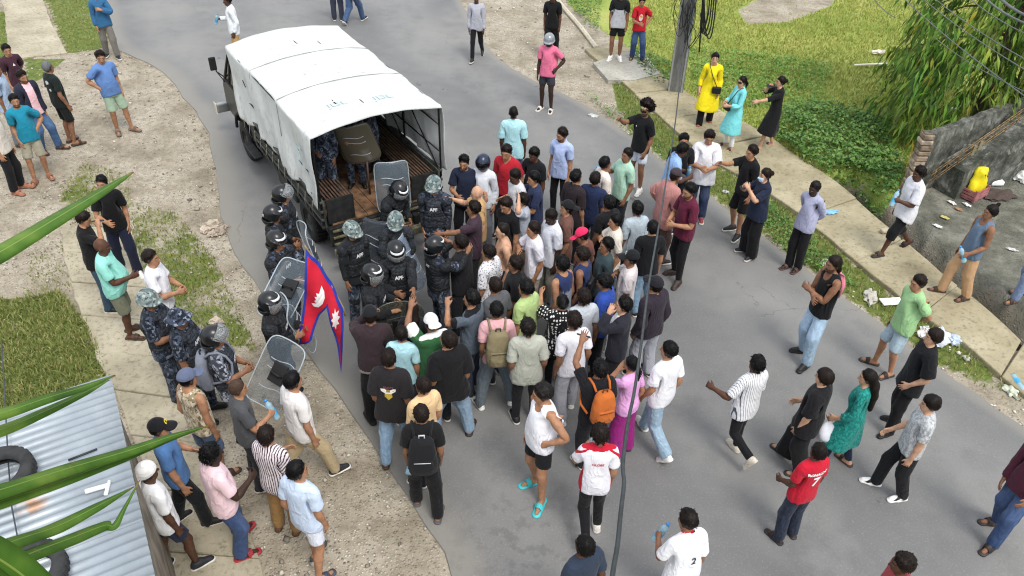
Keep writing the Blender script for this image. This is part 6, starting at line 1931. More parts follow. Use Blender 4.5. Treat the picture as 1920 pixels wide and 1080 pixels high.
P(728, 655, 5, 'man in black tshirt with a gold winged emblem on the back', ('big', '#221f22'), ('trou', '#7d97af', 'denim'), ('slide', '#3b3029'), 'fade', skin=3, h=1.72, legs='stepR',
  prints=[(*poly([(-.10, .055), (-.03, .02), (.03, .02), (.10, .055), (.09, .03), (.03, -.005), (-.03, -.005), (-.09, .03)]), 'back', 0, 1.20, '#d9d6cf'), (*poly([(-.045, .0), (.045, .0), (.05, -.05), (.0, -.095), (-.05, -.05)]), 'back', 0, 1.20, '#b39a3a'),
          (*poly([(-.02, .05), (.02, .05), (.025, .01), (-.025, .01)]), 'back', 0, 1.21, '#8f8226'), (*text_mesh('GUCCI', .04, .001), 'back', 0, 1.285, '#8c4a66')])
P(841, 622, 345, 'man in plain black tshirt and light jeans in a wide stance', ('big', '#141417'), ('trou', '#7f96aa', 'denim'), FLIP, 'short', skin=2, legs='wide', h=1.74, g=1.1, arms=('rel', 'rel'), head=(25, 0))
P(792, 707, 310, 'man in cream yellow tshirt behind the black backpack', ('tee', '#d9b98c'), ('trou', '#25262b'), BSH, 'short', skin=2, h=1.66, head=(0, -8))
p_bb = P(789, 760, 350, 'man in black with a black backpack holding a water bottle low', ('tee', '#141416'), ('trou', '#121215'), ('slide', '#4a4d52'), 'short', skin=3, legs='stepL', h=1.66)
# ---- right, far end
P(1030, 64, 200, 'man in pink tshirt, grey shorts and silver open-face helmet', ('polo', '#d8708f'), ('brief', '#34363e'), ('slide', '#dcd9d2'), 'short', hat=('combat', '#8d9398'), skin=5, arms=('rel', 'hip'), h=1.7, g=1.08)
P(1037, -16, 190, 'man in black polo and black trousers behind the pink tshirt', ('polo', '#121315'), ('trou', '#131417'), BSH, 'short', skin=4, legs='stepR', g=1.04)
P(893, -14, 185, 'man in grey zip jacket and black trousers walking toward us', ('jacket', '#a5a7b0'), ('slim', '#15161a'), BSH, 'short', skin=4, legs='walkR')
P(1166, -22, 185, 'man in black and grey polo shirt and black shorts on the landing', ('polo', '#b7b9bf', 'twoz', '#17191b'), ('brief', '#121316'), WSH, 'short', skin=3, h=1.76, g=1.06, z0=.07)
P(1205, -6, 190, 'boy in red tshirt with printed front and blue jeans on the landing', ('tee', '#c01f2e'), ('trou', '#2c4267', 'denim'), SAND, 'mop', skin=2, h=1.56, arms=('front', 'hip'), legs='cont', z0=.07,
  prints=[(*poly([(.06 * math.cos(a), .09 * math.sin(a)) for a in np.linspace(0, 6.28, 13)[:-1]]), 'front', 0, 1.20, '#e4d8cf'), (*poly([(-.04, .02), (.05, .0), (.03, .05), (-.03, .06)]), 'front', 0, 1.20, '#dd8a2b')])
P(1343, 98, 190, 'woman in long yellow kurta with a black shoulder bag', ('kurta', '#e6d21c'), ('trou', '#121214'), ('slide', '#9a5a46'), 'bun', fem=True, skin=1, arms=('rel', 'rel'), legs='stepR', h=1.62, g=1.06)
P(1394, 142, 245, 'woman in turquoise kurta, white trousers and sunglasses', ('kurta', '#79cfd3'), ('slim', '#dfe0e0'), ('slide', '#30211e'), 'pony', fem=True, skin=1, arms=('front', 'front'), extra=('glasses',), h=1.56)
p_mic = P(1467, 142, 275, 'woman in black dress gesturing with both hands beside the creepers', ('dress', '#131316'), None, ('slide', '#4a2f26'), 'bun', fem=True, skin=1, arms=('drink', 'out'), legs='stepL', h=1.58)

# ------------------------------------------------------------------ things people carry
def top(name, me, mats, M, label, cat, group=None):
    o = bpy.data.objects.new(name, me); COL.objects.link(o); o.matrix_world = M
    return tag(o, label, cat, group)
@cached
def m_clear(col, alpha):
    k = NT('clear_plastic')
    k.fin(lin(col)[:3], .12, 0, .6); k.b.inputs['Alpha'].default_value = alpha
    return k.m
def bottle(M, label, s=1.0):
    root = bpy.data.objects.new('water_bottle', None); COL.objects.link(root); root.matrix_world = M @ Matrix.Diagonal((s, s, s, 1))
    tag(root, label, 'bottle', 'plastic water bottles')
    MB().lathe([(.0, -.10), (.030, -.10), (.033, -.09), (.033, .03), (.030, .05), (.033, .07), (.028, .095), (.014, .118), (.014, .128)], 12).build('bottle_body', m_clear('#a9d3e6', .6), root)
    MB().lathe([(.0345, -.045), (.0345, .025)], 12, close=False).build('label_band', plain('bottle_label', '#49a6d6', .5), root)
    MB().lathe([(.0, .126), (.016, .126), (.016, .145), (.0, .146)], 10).build('bottle_cap', plain('bottle_cap', '#3f8fd0', .5), root)
def phone(M, label):
    root = bpy.data.objects.new('phone', None); COL.objects.link(root); root.matrix_world = M
    tag(root, label, 'phone', 'mobile phones held up')
    MB().box((0, 0, 0), (.012, .078, .16), bev=.005).build('phone_body', plain('phone_shell', '#1c1c20', .35), root)
    MB().box((.0065, 0, 0), (.001, .07, .148)).build('phone_screen', plain('phone_glass', '#0a0c10', .08), root)
I4 = Matrix.Identity(4)
for p_, sd, lb in ((p_bot1, 'R', 'water bottle held by the man in white long shirt beyond the cab'), (p_bot2, 'R', 'water bottle raised by the man with shaved head'), (p_bot3, 'R', 'water bottle held by the man in mint polo'), (p_bot4, 'L', 'water bottle held by the man in light blue shirt'),
                   (p_bot5, 'L', 'water bottle held by the man in oversized white shirt'), (p_bot6, 'L', 'water bottle held by the boy with the topknot'), (p_seat, 'L', 'water bottle held by the boy with the red neckerchief'), (p_bot7, 'L', 'water bottle held up by the man in red and white shirt'), (p_bb, 'L', 'water bottle hanging from the hand of the man with black backpack')):
    bottle(hand_matrix(p_, sd), lb, 1.15)
for p_, sd, lb in ((p_ph1, 'R', 'phone held by the man in black looking down'), (p_ph2, 'R', 'phone held by the person in pale pink tshirt'), (p_ph3, 'R', 'phone held up by the masked woman'), (p_ph4, 'L', 'phone held up by the man with orange backpack'), (p_ph5, 'L', 'phone held up by the man in slate tshirt'), (p_mic, 'R', 'phone held at the face by the woman in black dress')):
    phone(hand_matrix(p_, sd), lb)

def backpack(p, col, dark, label, w=.30, hgt=.44):
    """worn bag following the wearer's chest"""
    pose = p['pose']
    M = Matrix.Identity(4)
    for i in range(3):
        for j in range(3):
            M[i][j] = float(pose.G[2][i][j])
        M[i][3] = float(pose.T[2][i])
    W = p['M'] @ M
    root = bpy.data.objects.new('backpack', None); COL.objects.link(root); root.matrix_world = W
    tag(root, label, 'backpack')
    m = m_cloth('plain', col, None, None); m2 = m_cloth('plain', dark, None, None)
    def sd(P):
        d = prof(P, [(1.41 - hgt, w * .5, .075, -.215), (1.41 - hgt * .8, w * .52, .09, -.225), (1.41 - hgt * .4, w * .5, .085, -.22), (1.41 - .05, w * .42, .07, -.205), (1.41, w * .28, .045, -.19)], 2.8)
        return d
    def pocket(P):
        return prof(P, [(1.41 - hgt * .92, w * .38, .05, -.285), (1.41 - hgt * .75, w * .40, .06, -.29), (1.41 - hgt * .5, w * .36, .045, -.28)], 2.8)
    def add(name, fn, mt, lo, hi, par):
        b = surf(fn, lo, hi, .014, 1200, rigid=2, sm=2)
        V = wrinkle(b.V, b.N, 5, .01, 'top')
        me = mesh_np(name, V, b.F); a = me.attributes.new('rest', 'FLOAT_VECTOR', 'POINT'); a.data.foreach_set('vector', b.V.ravel())
        return link(name, me, mt, par)
    lo, hi = (-.22, -.40, .90), (.22, -.08, 1.46)
    bd = add('bag_body', sd, m, lo, hi, root); pk = add('front_pocket', pocket, m, lo, hi, root)
    MB().tube([(-w * .3, -.335, 1.41 - hgt * .52), (0, -.345, 1.41 - hgt * .50), (w * .3, -.335, 1.41 - hgt * .52)], .005, 5).build('zip', m2, pk)
    MB().tube([(-.03, -.2, 1.405), (-.03, -.2, 1.45), (.03, -.2, 1.45), (.03, -.2, 1.405)], .010, 6).build('grab_handle', m2, root)
    for s in (-1, 1):
        pts = [(s * .09, -.15, 1.39), (s * .105, -.08, 1.452), (s * .115, .02, 1.455), (s * .125, .10, 1.39), (s * .13, .14, 1.28), (s * .16, .12, 1.15), (s * .195, .0, 1.08), (s * .16, -.14, 1.05)]
        MB().tube(pts, .016, 6).build('shoulder_strap', m, root)
backpack(p_kb, '#7d7358', '#3a352a', 'khaki backpack on the man in pink tshirt', .31, .50)
backpack(p_ph4, '#b5622a', '#6d3614', 'orange backpack on the man in black tshirt', .29, .42)
backpack(p_bb, '#17181b', '#b9bcbe', 'black backpack on the man walking in black', .32, .48)
backpack(p_pk, '#777c88', '#2a2c33', 'grey camouflage pack on the officer with raised visor', .34, .46)
def hand_bag(M, label):
    root = bpy.data.objects.new('plastic_bag', None); COL.objects.link(root); root.location = M.to_translation()
    tag(root, label, 'bag')
    rgb_ = np.random.RandomState(3)
    V = []; n = 20
    prf = [(.012, -.02), (.03, -.06), (.07, -.12), (.11, -.20), (.125, -.28), (.10, -.34), (.03, -.36)]
    for r, z in prf:
        for k in range(n):
            a = 2 * math.pi * k / n; rr = r * (1 + .18 * math.sin(3 * a + z * 20) + rgb_.normal(0, .06))
            V.append((rr * math.cos(a), rr * .7 * math.sin(a), z))
    F = [(i * n + k, i * n + (k + 1) % n, (i + 1) * n + (k + 1) % n, (i + 1) * n + k) for i in range(len(prf) - 1) for k in range(n)]
    MB().add(V, F, 0, True).build('bag_body', m_clear('#e4e6ee', .9), root)
    MB().tube([(-.02, 0, -.03), (-.03, 0, .02), (0, 0, .045), (.03, 0, .02), (.02, 0, -.03)], .006, 5).build('bag_handle', m_clear('#e4e6ee', .9), root)
hand_bag(hand_matrix(p_bag, 'L'), 'white plastic bag hanging from the hand of the woman in teal')
# pink cloth over the shoulder of the man in the black tank top
def pink_cloth():
    W = p_tank['M']; pose = p_tank['pose']
    V = []; nx_, ny_ = 16, 22
    for j in range(ny_):
        v = j / (ny_ - 1)
        for i in range(nx_):
            u = i / (nx_ - 1) - .5
            y = -.06 - .16 * min(1, v * 3) - .05 * v; z = 1.415 - .42 * v ** 1.3
            q = np.array([[.125 + u * (.12 + .16 * v) + .02 * math.sin(v * 7), y - .03 * math.sin(u * 14 + v * 5) * (.4 + v), z]], np.float32)
            if v < .06: q[0, 1] += .05
            c = pose.apply(q, np.eye(17, dtype=np.float32)[2:3])[0]
            V.append(W @ Vector([float(a) for a in c]))
    c0 = np.mean([tuple(v) for v in V], 0)
    V = np.array([tuple(v) for v in V]) - c0
    idx = np.arange(nx_ * ny_).reshape(ny_, nx_)
    F = np.stack([idx[:-1, :-1], idx[:-1, 1:], idx[1:, 1:], idx[1:, :-1]], -1).reshape(-1, 4)
    o = link('pink_cloth', mesh_np('pink_cloth', V, F), plain('pink_fabric', '#e2879a', .8, 0, .1), None, c0)
    o.modifiers.new('t', 'SOLIDIFY').thickness = .006
    tag(o, 'pink cloth hanging from the shoulder of the man in black tank top', 'cloth')
pink_cloth()
def sling(p, label, col='#121316', c=(.13, .11, .93), par=None):
    root = bpy.data.objects.new('shoulder_bag', None); COL.objects.link(root); root.matrix_world = p['M']
    tag(root, label, 'bag')
    MB().box(c, (.06 if abs(c[0]) > .15 else .20, .20 if abs(c[0]) > .15 else .07, .16), bev=.025).build('bag_body', plain('bag_leather', col, .5), root)
    sx = 1 if c[0] > 0 else -1
    MB().tube([(c[0], c[1] + .01, c[2] + .07), (.02 * sx, .155, 1.20), (-.07 * sx, .11, 1.40), (-.09 * sx, .0, 1.468), (-.08 * sx, -.10, 1.41), (.02 * sx, -.16, 1.20), (c[0] * 1.2, -.08, 1.0), (c[0] * 1.15, .03, c[2] + .06)], .009, 5).build('bag_strap', plain('bag_leather', col, .5), root)
P_YEL = next(q for q in PEOPLE if q['o']['label'].startswith('woman in long yellow')); P_TUR = next(q for q in PEOPLE if q['o']['label'].startswith('woman in turquoise'))
sling(P_YEL, 'black shoulder bag worn by the woman in yellow', c=(-.14, .17, .92)); sling(P_TUR, 'small black bag at the waist of the woman in turquoise', c=(.12, .17, .98)); sling(p_sl, 'black sling bag on the back of the young man in navy', c=(-.06, -.17, 1.16))

# ------------------------------------------------------------------ riot shields
@cached
def m_shield(col, a):
    k = NT('polycarbonate')
    p = k.obj()
    sc = k.noise(p, 3, 2, .5)
    k.fin(k.mix(k.math('MULTIPLY', k.smooth(sc, .62, .8), .2), lin(col)[:3], (.6, .62, .63)), .16, 0, .5)
    k.set(k.b.inputs['Alpha'], k.math('ADD', a, k.math('MULTIPLY', k.smooth(sc, .6, .8), .08)))
    return k.m
def shield(px, py, z, face, tilt, label, col='#6f7c85', a=.20, w=.52, h=.86, roll=0):
    c = at(px, py, z)
    root = bpy.data.objects.new('riot_shield', None); COL.objects.link(root)
    root.location = c; root.rotation_euler = (Matrix.Rotation(-R(face), 3, 'Z') @ Matrix.Rotation(R(tilt), 3, 'X') @ Matrix.Rotation(R(roll), 3, 'Y')).to_euler()
    tag(root, label, 'shield', 'riot shields')
    # rounded outline, bowed across its width; local +y is the front
    def bow(x): return .09 * (1 - (x / (w / 2)) ** 2) - .06
    nx_, nz_ = 14, 18; V = []
    for i in range(nx_):
        u = -1 + 2 * i / (nx_ - 1)
        for j in range(nz_):
            v = -1 + 2 * j / (nz_ - 1)
            n = 7.0; s = (abs(u) ** n + abs(v) ** n) ** (1 / n); m = max(abs(u), abs(v)); f = m / s if s > 0 else 1
            x = u * f * w / 2; V.append((x, bow(x), v * f * h / 2))
    idx = np.arange(nx_ * nz_).reshape(nx_, nz_)
    F = np.stack([idx[:-1, :-1], idx[1:, :-1], idx[1:, 1:], idx[:-1, 1:]], -1).reshape(-1, 4)
    pn = link('shield_panel', mesh_np('shield_panel', V, F), m_shield(col, a), root)
    pn.modifiers.new('t', 'SOLIDIFY').thickness = .005
    rim = [V[k] for k in list(idx[:, 0]) + list(idx[-1, 1:]) + list(idx[::-1, -1][1:]) + list(idx[0, ::-1][1:])]
    MB().tube(rim, .009, 6).build('rim', m_shield('#b9c4ca' if a < .6 else col, .6), root)
    for zz in (.16, .05, -.20):
        MB().tube([(x, bow(x) + .006, zz + .02 * math.sin(x * 16)) for x in np.linspace(-.17, .17, 9)], .006, 5).build('ridge', m_shield('#d5dbde', .6), root)
    hb = MB().box((0, bow(0) - .03, .02), (.20, .035, .26), bev=.015).build('grip_pad', plain('black_foam', '#17181a', .8), root)
    MB().tube([(-.07, bow(0) - .05, .0), (-.06, bow(0) - .10, .02), (.06, bow(0) - .10, .02), (.07, bow(0) - .05, .0)], .013, 6).build('handle', plain('black_rubber2', '#0f0f10', .7), hb)
shield(588, 470, 1.15, 60, 10, 'tall clear shield beside the truck left of the flag', roll=-8)
shield(540, 543, 1.30, 20, -62, 'clear shield tipped nearly flat above the lone officer')
shield(562, 603, 1.00, 70, 18, 'clear shield half hidden behind the red flag', roll=10)
shield(520, 703, 1.05, 20, -35, 'clear shield tilted behind the man in off-white tshirt', roll=14)
shield(737, 352, 1.35, 165, 5, 'clear shield with red mark leaning at the tailgate', a=.42)
shield(704, 465, 1.05, 200, 12, 'dark tinted shield beside the officer in camouflage helmet', '#4a5058', .62)
shield(772, 488, 1.00, 100, 20, 'pale shield between the two visored officers', '#8fa0b5', .45)
shield(752, 612, .85, 350, 15, 'large smoky shield low in the crowd under the raised arm', '#55584e', .62, .60, 1.0)
w_ = tw(.90, .62)
sh = shield(0, 0, 0, 0, 0, 'brown tinted shield held up inside the truck bed', '#6a6455', .85, .62, .78)
o_ = bpy.data.objects['riot_shield.008']; o_.location = (w_[0], w_[1], 1.72); o_.rotation_euler = (Matrix.Rotation(-R(176), 3, 'Z') @ Matrix.Rotation(R(-16), 3, 'X') @ Matrix.Rotation(R(12), 3, 'Y')).to_euler()
bt_ = MB().tube([(0, 0, 0), (0, 0, -.62)], .018, 8).build('baton', plain('baton_wood', '#4c3a30', .6)); bt_.location = tuple(tw(1.02, .55, 1.42)); tag(bt_, 'wooden baton hanging below the brown shield in the truck', 'baton')

# ------------------------------------------------------------------ the flag
def make_flag():
    Mh = hand_matrix(p_flag, 'L'); hp = np.array(Mh.to_translation())
    root = bpy.data.objects.new('flag', None); COL.objects.link(root); root.location = hp
    tag(root, 'crimson double-pennant flag with blue border hanging from a short pole', 'flag')
    # upright plane through the fist, square to the line of sight
    nrm_ = np.array([hp[0] * .4, hp[1], 0.0]); nrm_ /= np.linalg.norm(nrm_)
    ex = np.array([nrm_[1], -nrm_[0], 0.0]); ez = np.array([0, 0, 1.0])
    def uv(px, py):
        d = (px - 960) / CAM_F * CR - (py - 540) / CAM_F * CU + CF; o = np.array([0, 0, CAM_H])
        t = ((hp - o) @ nrm_) / (d @ nrm_); q = o + d * t - hp
        return np.array([q @ ex, q @ ez])
    def fold(u, v):
        return .035 * math.sin(u * 14 + v * 5) + .018 * math.sin(u * 27 - v * 9) - .02
    def w3(q, o):
        y = fold(*q) + o
        return tuple(ex * q[0] + ez * q[1] + nrm_ * y)
    out = [uv(*c) for c in ((573, 467), (592, 487), (612, 515), (630, 548), (643, 580), (645, 610), (643, 650), (640, 697), (632, 650), (622, 610), (613, 574), (600, 590), (590, 615), (585, 632), (560, 650), (564, 610), (570, 560), (573, 510))]
    def tri(pl, name, o, mat, sub=3):
        bm = bmesh.new()
        f = bm.faces.new([bm.verts.new((q[0], q[1], 0)) for q in pl])
        bmesh.ops.triangulate(bm, faces=[f], ngon_method='EAR_CLIP')
        for _ in range(sub):
            bmesh.ops.subdivide_edges(bm, edges=[e for e in bm.edges if e.calc_length() > .05], cuts=1, use_grid_fill=False)
            bmesh.ops.triangulate(bm, faces=bm.faces)
        V = [(v.co.x, v.co.y) for v in bm.verts]; bm.verts.index_update()
        F = [[v.index for v in f.verts] for f in bm.faces]
        n = len(V)
        VV = [w3(q, -o) for q in V] + [w3(q, o) for q in V]
        FF = F + [[i + n for i in f[::-1]] for f in F]
        bm.free()
        return MB().add(VV, FF, 0, True).build(name, mat, root)
    out = np.array(out)
    def inset(pl, d):
        n = len(pl); r = []
        area = sum(pl[i][0] * pl[(i + 1) % n][1] - pl[(i + 1) % n][0] * pl[i][1] for i in range(n))
        sg = 1 if area > 0 else -1
        for i in range(n):
            a, b, c = pl[i - 1], pl[i], pl[(i + 1) % n]
            e1 = (b - a) / (np.linalg.norm(b - a) + 1e-9); e2 = (c - b) / (np.linalg.norm(c - b) + 1e-9)
            n1 = np.array([-e1[1], e1[0]]) * sg; n2 = np.array([-e2[1], e2[0]]) * sg
            m = n1 + n2; L = np.linalg.norm(m); m = m / (L + 1e-9); k = d / max(.35, m @ n1)
            r.append(b + m * min(k, d * 2.6))
        return np.array(r)
    blue = tri(out, 'border', .003, plain('flag_blue', '#2438a0', .75, 0, .1))
    tri(inset(out, .030), 'field', .013, plain('flag_crimson', '#c4122f', .75, 0, .08))
    white = plain('flag_white', '#ece6e4', .75, 0, .03)
    moon = [(604, 530), (609, 541), (610, 553), (606, 563), (598, 570), (588, 572), (584, 568), (594, 563), (590, 560), (594, 556), (591, 551), (596, 549), (594, 543), (600, 543), (602, 536)]
    tri(np.array([uv(*c) for c in moon]), 'moon_emblem', .018, white, 2)
    sunp = [(629, 572), (631, 580), (636, 578), (634, 586), (638, 590), (634, 595), (637, 602), (632, 602), (631, 612), (628, 604), (624, 606), (626, 597), (622, 593), (626, 588), (624, 580), (628, 581)]
    tri(np.array([uv(*c) for c in sunp]), 'sun_emblem', .018, white, 2)
    a, b = out[0], out[4]
    d = (b - a) / np.linalg.norm(b - a)
    q = [a - d * .03, a, (a + b) / 2 + np.array([d[1], -d[0]]) * -.03, b, b + np.array([.01, -.12])]
    MB().tube([tuple(ex * p_[0] + ez * p_[1] + nrm_ * .03) for p_ in q], .011, 8).build('flag_pole', plain('pole_cane', '#a38a5c', .6), root)
make_flag()

# ------------------------------------------------------------------ utility pole, cables
def ray_pt(px, py, dist):
    d = (px - 960) / CAM_F * CR - (py - 540) / CAM_F * CU + CF
    return np.array([0, 0, CAM_H]) + d / np.linalg.norm(d) * dist
def curve(pts, n=10):
    P = [np.array(p, float) for p in pts]; P = [2 * P[0] - P[1]] + P + [2 * P[-1] - P[-2]]; out = []
    for i in range(1, len(P) - 2):
        for k in range(n):
            t = k / n; a, b, c, d = P[i - 1], P[i], P[i + 1], P[i + 2]
            out.append(tuple(.5 * ((2 * b) + (c - a) * t + (2 * a - 5 * b + 4 * c - d) * t * t + (3 * b - a - 3 * c + d) * t ** 3)))
    return out + [tuple(P[-2])]
def make_pole():
    b = at(1266, 172, 0.0)
    root = bpy.data.objects.new('utility_pole', None); COL.objects.link(root); root.location = b; root.rotation_euler = (0, 0, R(-14))
    tag(root, 'grey concrete utility pole with tangled black cables at its top', 'utility pole')
    mb = MB()
    V = []; Fs = []
    for z, w, d in ((-.4, .36, .24), (4.0, .31, .20), (8.6, .24, .15)):
        for x, y in ((-1, -1), (1, -1), (1, 1), (-1, 1)):
            V.append((x * w / 2, y * d / 2, z))
    for i in range(2):
        for k in range(4):
            Fs.append((i * 4 + k, i * 4 + (k + 1) % 4, i * 4 + 4 + (k + 1) % 4, i * 4 + 4 + k))
    Fs.append((8, 9, 10, 11)); mb.add(V, Fs)
    k = NT('pole_concrete'); p = k.obj()
    k.fin(k.ramp(k.noise(k.scale(p, (1, 1, .25)), 6, 6, .7), [(.3, '#4b4c4b'), (.55, '#6b6c6a'), (.75, '#858582')]), .85); k.bump(k.noise(p, 40, 4), .4, .01)
    mb.build('pole_shaft', k.m, root)
    for s in (-1, 1):
        MB().box((s * .145, -.118, 2.2), (.04, .03, 5.0)).build('pole_edge', plain('pole_edge', '#8f9090', .85), root)
    blk = plain('cable_black', '#101112', .6); rgc = np.random.RandomState(8)
    cb = MB()
    for i in range(14):
        z = rgc.uniform(1.75, 3.0); x0 = rgc.uniform(-.16, .18); L = rgc.uniform(.4, 1.1); x1 = x0 + rgc.normal(.05, .22)
        y0 = -.16 - rgc.uniform(0, .1)
        pts = curve([(x0, y0, z), (x0 + rgc.normal(0, .12), y0 - .08, z - L * .5), ((x0 + x1) / 2, y0 - .06, z - L), (x1 + rgc.normal(0, .08), y0 - .05, z - L * .4), (x1, y0, z + .1)], 6)
        MB().tube(pts, rgc.uniform(.005, .010), 5).build('cable_loop', blk, root)
    for i in range(4):
        MB().tube(curve([(.35 + .06 * i, -.1, 2.9), (.46 + .05 * i, -.15, 1.9 - .12 * i), (.36 + .04 * i, -.15, 1.5), (.28, -.12, 2.4)], 6), .016, 5).build('cable_loop', blk, root)
    MB().tube(curve([(.22, -.12, 3.6), (.33, -.14, 1.9), (.40, -.12, 1.05)], 8), .018, 6).build('hanging_cable', blk, root)
    MB().tube(curve([(.16, -.15, 3.6), (.14, -.16, 2.0), (.10, -.17, 1.3)], 8), .010, 6).build('green_cable', plain('cable_green', '#6d8f84', .6), root)
    MB().box((0, -.14, 2.6), (.42, .04, .06)).build('cable_clamp', plain('clamp_steel', '#55585a', .5, .6), root)
make_pole()
cab_pts = [(1296, -40, 20.2), (1284, 60, 19.0), (1268, 215, 15.5), (1252, 320, 12.6), (1236, 420, 10.2), (1217, 530, 8.2), (1203, 640, 6.7), (1190, 730, 5.7), (1178, 790, 5.2), (1168, 868, 4.7), (1170, 905, 4.5), (1164, 960, 4.2), (1158, 1020, 3.9), (1147, 1090, 3.6), (1140, 1200, 3.2)]
o = MB().tube(curve([ray_pt(*c) for c in cab_pts], 8), .0115, 8).build('overhead_cable', plain('cable_grey', '#2f363a', .5, 0, .2, 10))
tag(o, 'thick grey cable sagging from the utility pole down to the bottom edge', 'cable')
k_ = 0
for (x0, y0, d0, x1, y1, d1, r, lb) in ((1668, -30, 11, 1990, 228, 6.2, .0045, 'lowest thin grey wire crossing in front of the tree'), (1700, -30, 11, 1990, 170, 6.2, .004, 'second wire from below crossing in front of the tree'), (1722, -30, 11, 1990, 148, 6.4, .004, 'third wire from below crossing in front of the tree'), (1620, -30, 12, 1680, 34, 11.4, .0045, 'short dark wire running into the left side of the tree'),
                                    (1752, 70, 10, 1990, 200, 6.6, .0035, 'thin wire starting inside the tree crown'), (1800, -20, 9, 1990, 90, 6.5, .004, 'upper thin wire in the top right corner'), (1835, -16, 7.5, 1990, 62, 5.6, .008, 'lower thick bundled cable in the top right corner'), (1860, -20, 7.5, 1990, 46, 5.6, .010, 'upper thick bundled cable in the top right corner')):
    a, b = ray_pt(x0, y0, d0), ray_pt(x1, y1, d1)
    pts = [a + (b - a) * t + np.array([0, 0, -.05 * 4 * t * (1 - t)]) for t in np.linspace(0, 1, 14)]
    o = MB().tube([tuple(q) for q in pts], r, 6).build('power_line', plain('wire_grey', '#585c60', .5)); tag(o, lb, 'wire', 'wires across the top right corner')

# ------------------------------------------------------------------ tree, wall and yard on the right
def make_tree():
    rgt = np.random.RandomState(14)
    base = at(1800, 262, 0); base = np.array([9.9, 16.1, 0])
    root = bpy.data.objects.new('drooping_tree', None); COL.objects.link(root); root.location = base
    tag(root, 'dense tree with long drooping green leaves behind the stained wall', 'tree')
    MB().tube(curve([(0, 0, -.2), (.05, 0, 1.5), (0, .05, 3.5), (0, 0, 6.2)], 6), [.17 - .12 * t for t in np.linspace(0, 1, 19)], 10).build('trunk', plain('bark', '#5b4c3c', .9, 0, .3, 12), root)
    C = []; br = MB()
    for i in range(150):
        z = rgt.uniform(1.0, 6.4); a = rgt.uniform(0, 6.28)
        rad = (2.25 - .12 * abs(z - 2.6)) * rgt.uniform(.75, 1.08)
        tip = np.array([math.cos(a) * rad, math.sin(a) * rad * .8, z - .55 * rad * .5])
        st = np.array([0, 0, z + .25])
        mid = st * .45 + tip * .55 + np.array([0, 0, .15])
        if i % 3 == 0:
            br.tube([tuple(st), tuple(mid), tuple(tip)], [.03, .018, .006], 5)
        for t in np.linspace(.25, 1.05, 14):
            p = (1 - t) ** 2 * st + 2 * t * (1 - t) * mid + t * t * tip
            for _ in range(8 if t > .5 else 2):
                C.append(p + rgt.normal(0, .10, 3))
    # a hanging skirt of leaves at the front left
    for i in range(900):
        z = rgt.uniform(.15, 2.8); C.append(np.array([rgt.uniform(-2.15, -1.3), rgt.uniform(-1.2, .1), z]))
    br.build('branch', plain('bark', '#5b4c3c', .9, 0, .3, 12), root)
    C = np.array(C); n = len(C)
    a = np.arctan2(C[:, 1], C[:, 0]) + rgt.normal(0, .9, n)
    D = np.stack([np.cos(a) * .55, np.sin(a) * .55, -.95 + rgt.normal(0, .35, n)], 1); D /= np.linalg.norm(D, axis=1)[:, None]
    U = np.stack([np.cos(a), np.sin(a), np.full(n, .6)], 1) + rgt.normal(0, .3, (n, 3))
    tint = np.clip(rgt.rand(n) * .55 + (rgt.rand(n) < .09) * .36 + .25 * (fbm(C[:, 0] * 1 + C[:, 1], C[:, 2], 1.3, 5) - .5), 0, 1)
    leaves(C, D, U, .30 * rgt.uniform(.6, 1.25, n), .030 * rgt.uniform(.7, 1.2, n), tint, 'crown', m_leaf('#1f4718', '#386f24', '#5c9532', '#86b040', '#b0a83a', '#a8842c'), root, .12)
make_tree()
def m_wall():
    k = NT('stained_render'); p = k.obj()
    n = k.noise(p, 2.3, 8, .78); s = k.noise(k.scale(p, (3, 3, .5)), 2.4, 5, .65)
    col = k.ramp(n, [(.34, '#262a24'), (.48, '#50524b'), (.60, '#7c7d76'), (.74, '#b0b1ab')])
    col = k.mix(k.math('MULTIPLY', k.smooth(s, .5, .68), .6), col, lin('#27301f')[:3])
    col = k.mix(k.math('MULTIPLY', k.smooth(k.noise(p, 5, 5), .58, .68), .5), col, lin('#a9aaa6')[:3])
    k.fin(col, .92, 0, .2); k.bump(k.noise(p, 18, 6, .7), .8, .03)
    return k.m
MW = m_wall()
def wall(name, a, b, h0, h1, th, mat, label, z0=-.3):
    a, b = np.array(a), np.array(b); L = np.linalg.norm(b - a); d = (b - a) / L; n = np.array([-d[1], d[0]])
    root = bpy.data.objects.new(name, None); COL.objects.link(root); root.location = (a[0], a[1], 0); root.rotation_euler = (0, 0, math.atan2(d[1], d[0]))
    tag(root, label, 'wall')
    rgw = np.random.RandomState(int(L * 100)); V = []; nx_ = 30
    for i in range(nx_ + 1):
        t = i / nx_; h = h0 + (h1 - h0) * t + rgw.normal(0, .012)
        for y, z in ((0, z0), (-.02 + rgw.normal(0, .006), h * .5), (0, h), (th, h + rgw.normal(0, .01)), (th, z0)):
            V.append((t * L, y, z))
    F = [(i * 5 + k, i * 5 + 5 + k, i * 5 + 6 + k, i * 5 + 1 + k) for i in range(nx_) for k in range(4)] + [(0, 1, 2, 3, 4), tuple(nx_ * 5 + k for k in (4, 3, 2, 1, 0))]
    MB().add(V, F).build('wall_body', mat, root)
    return root, L
wa, wb = at(1712, 362)[:2], at(1990, 262)[:2]
wl, L_ = wall('boundary_wall', wa, wb, 1.22, 1.42, .14, MW, 'tall stained concrete wall below the drooping tree')
# sloping retaining wall in front
sa, sb = at(1790, 372)[:2], at(1990, 305)[:2]
wall('sloped_wall', sa, sb, .55, 1.55, .5, MW, 'rough grey ramp wall rising to the right edge')
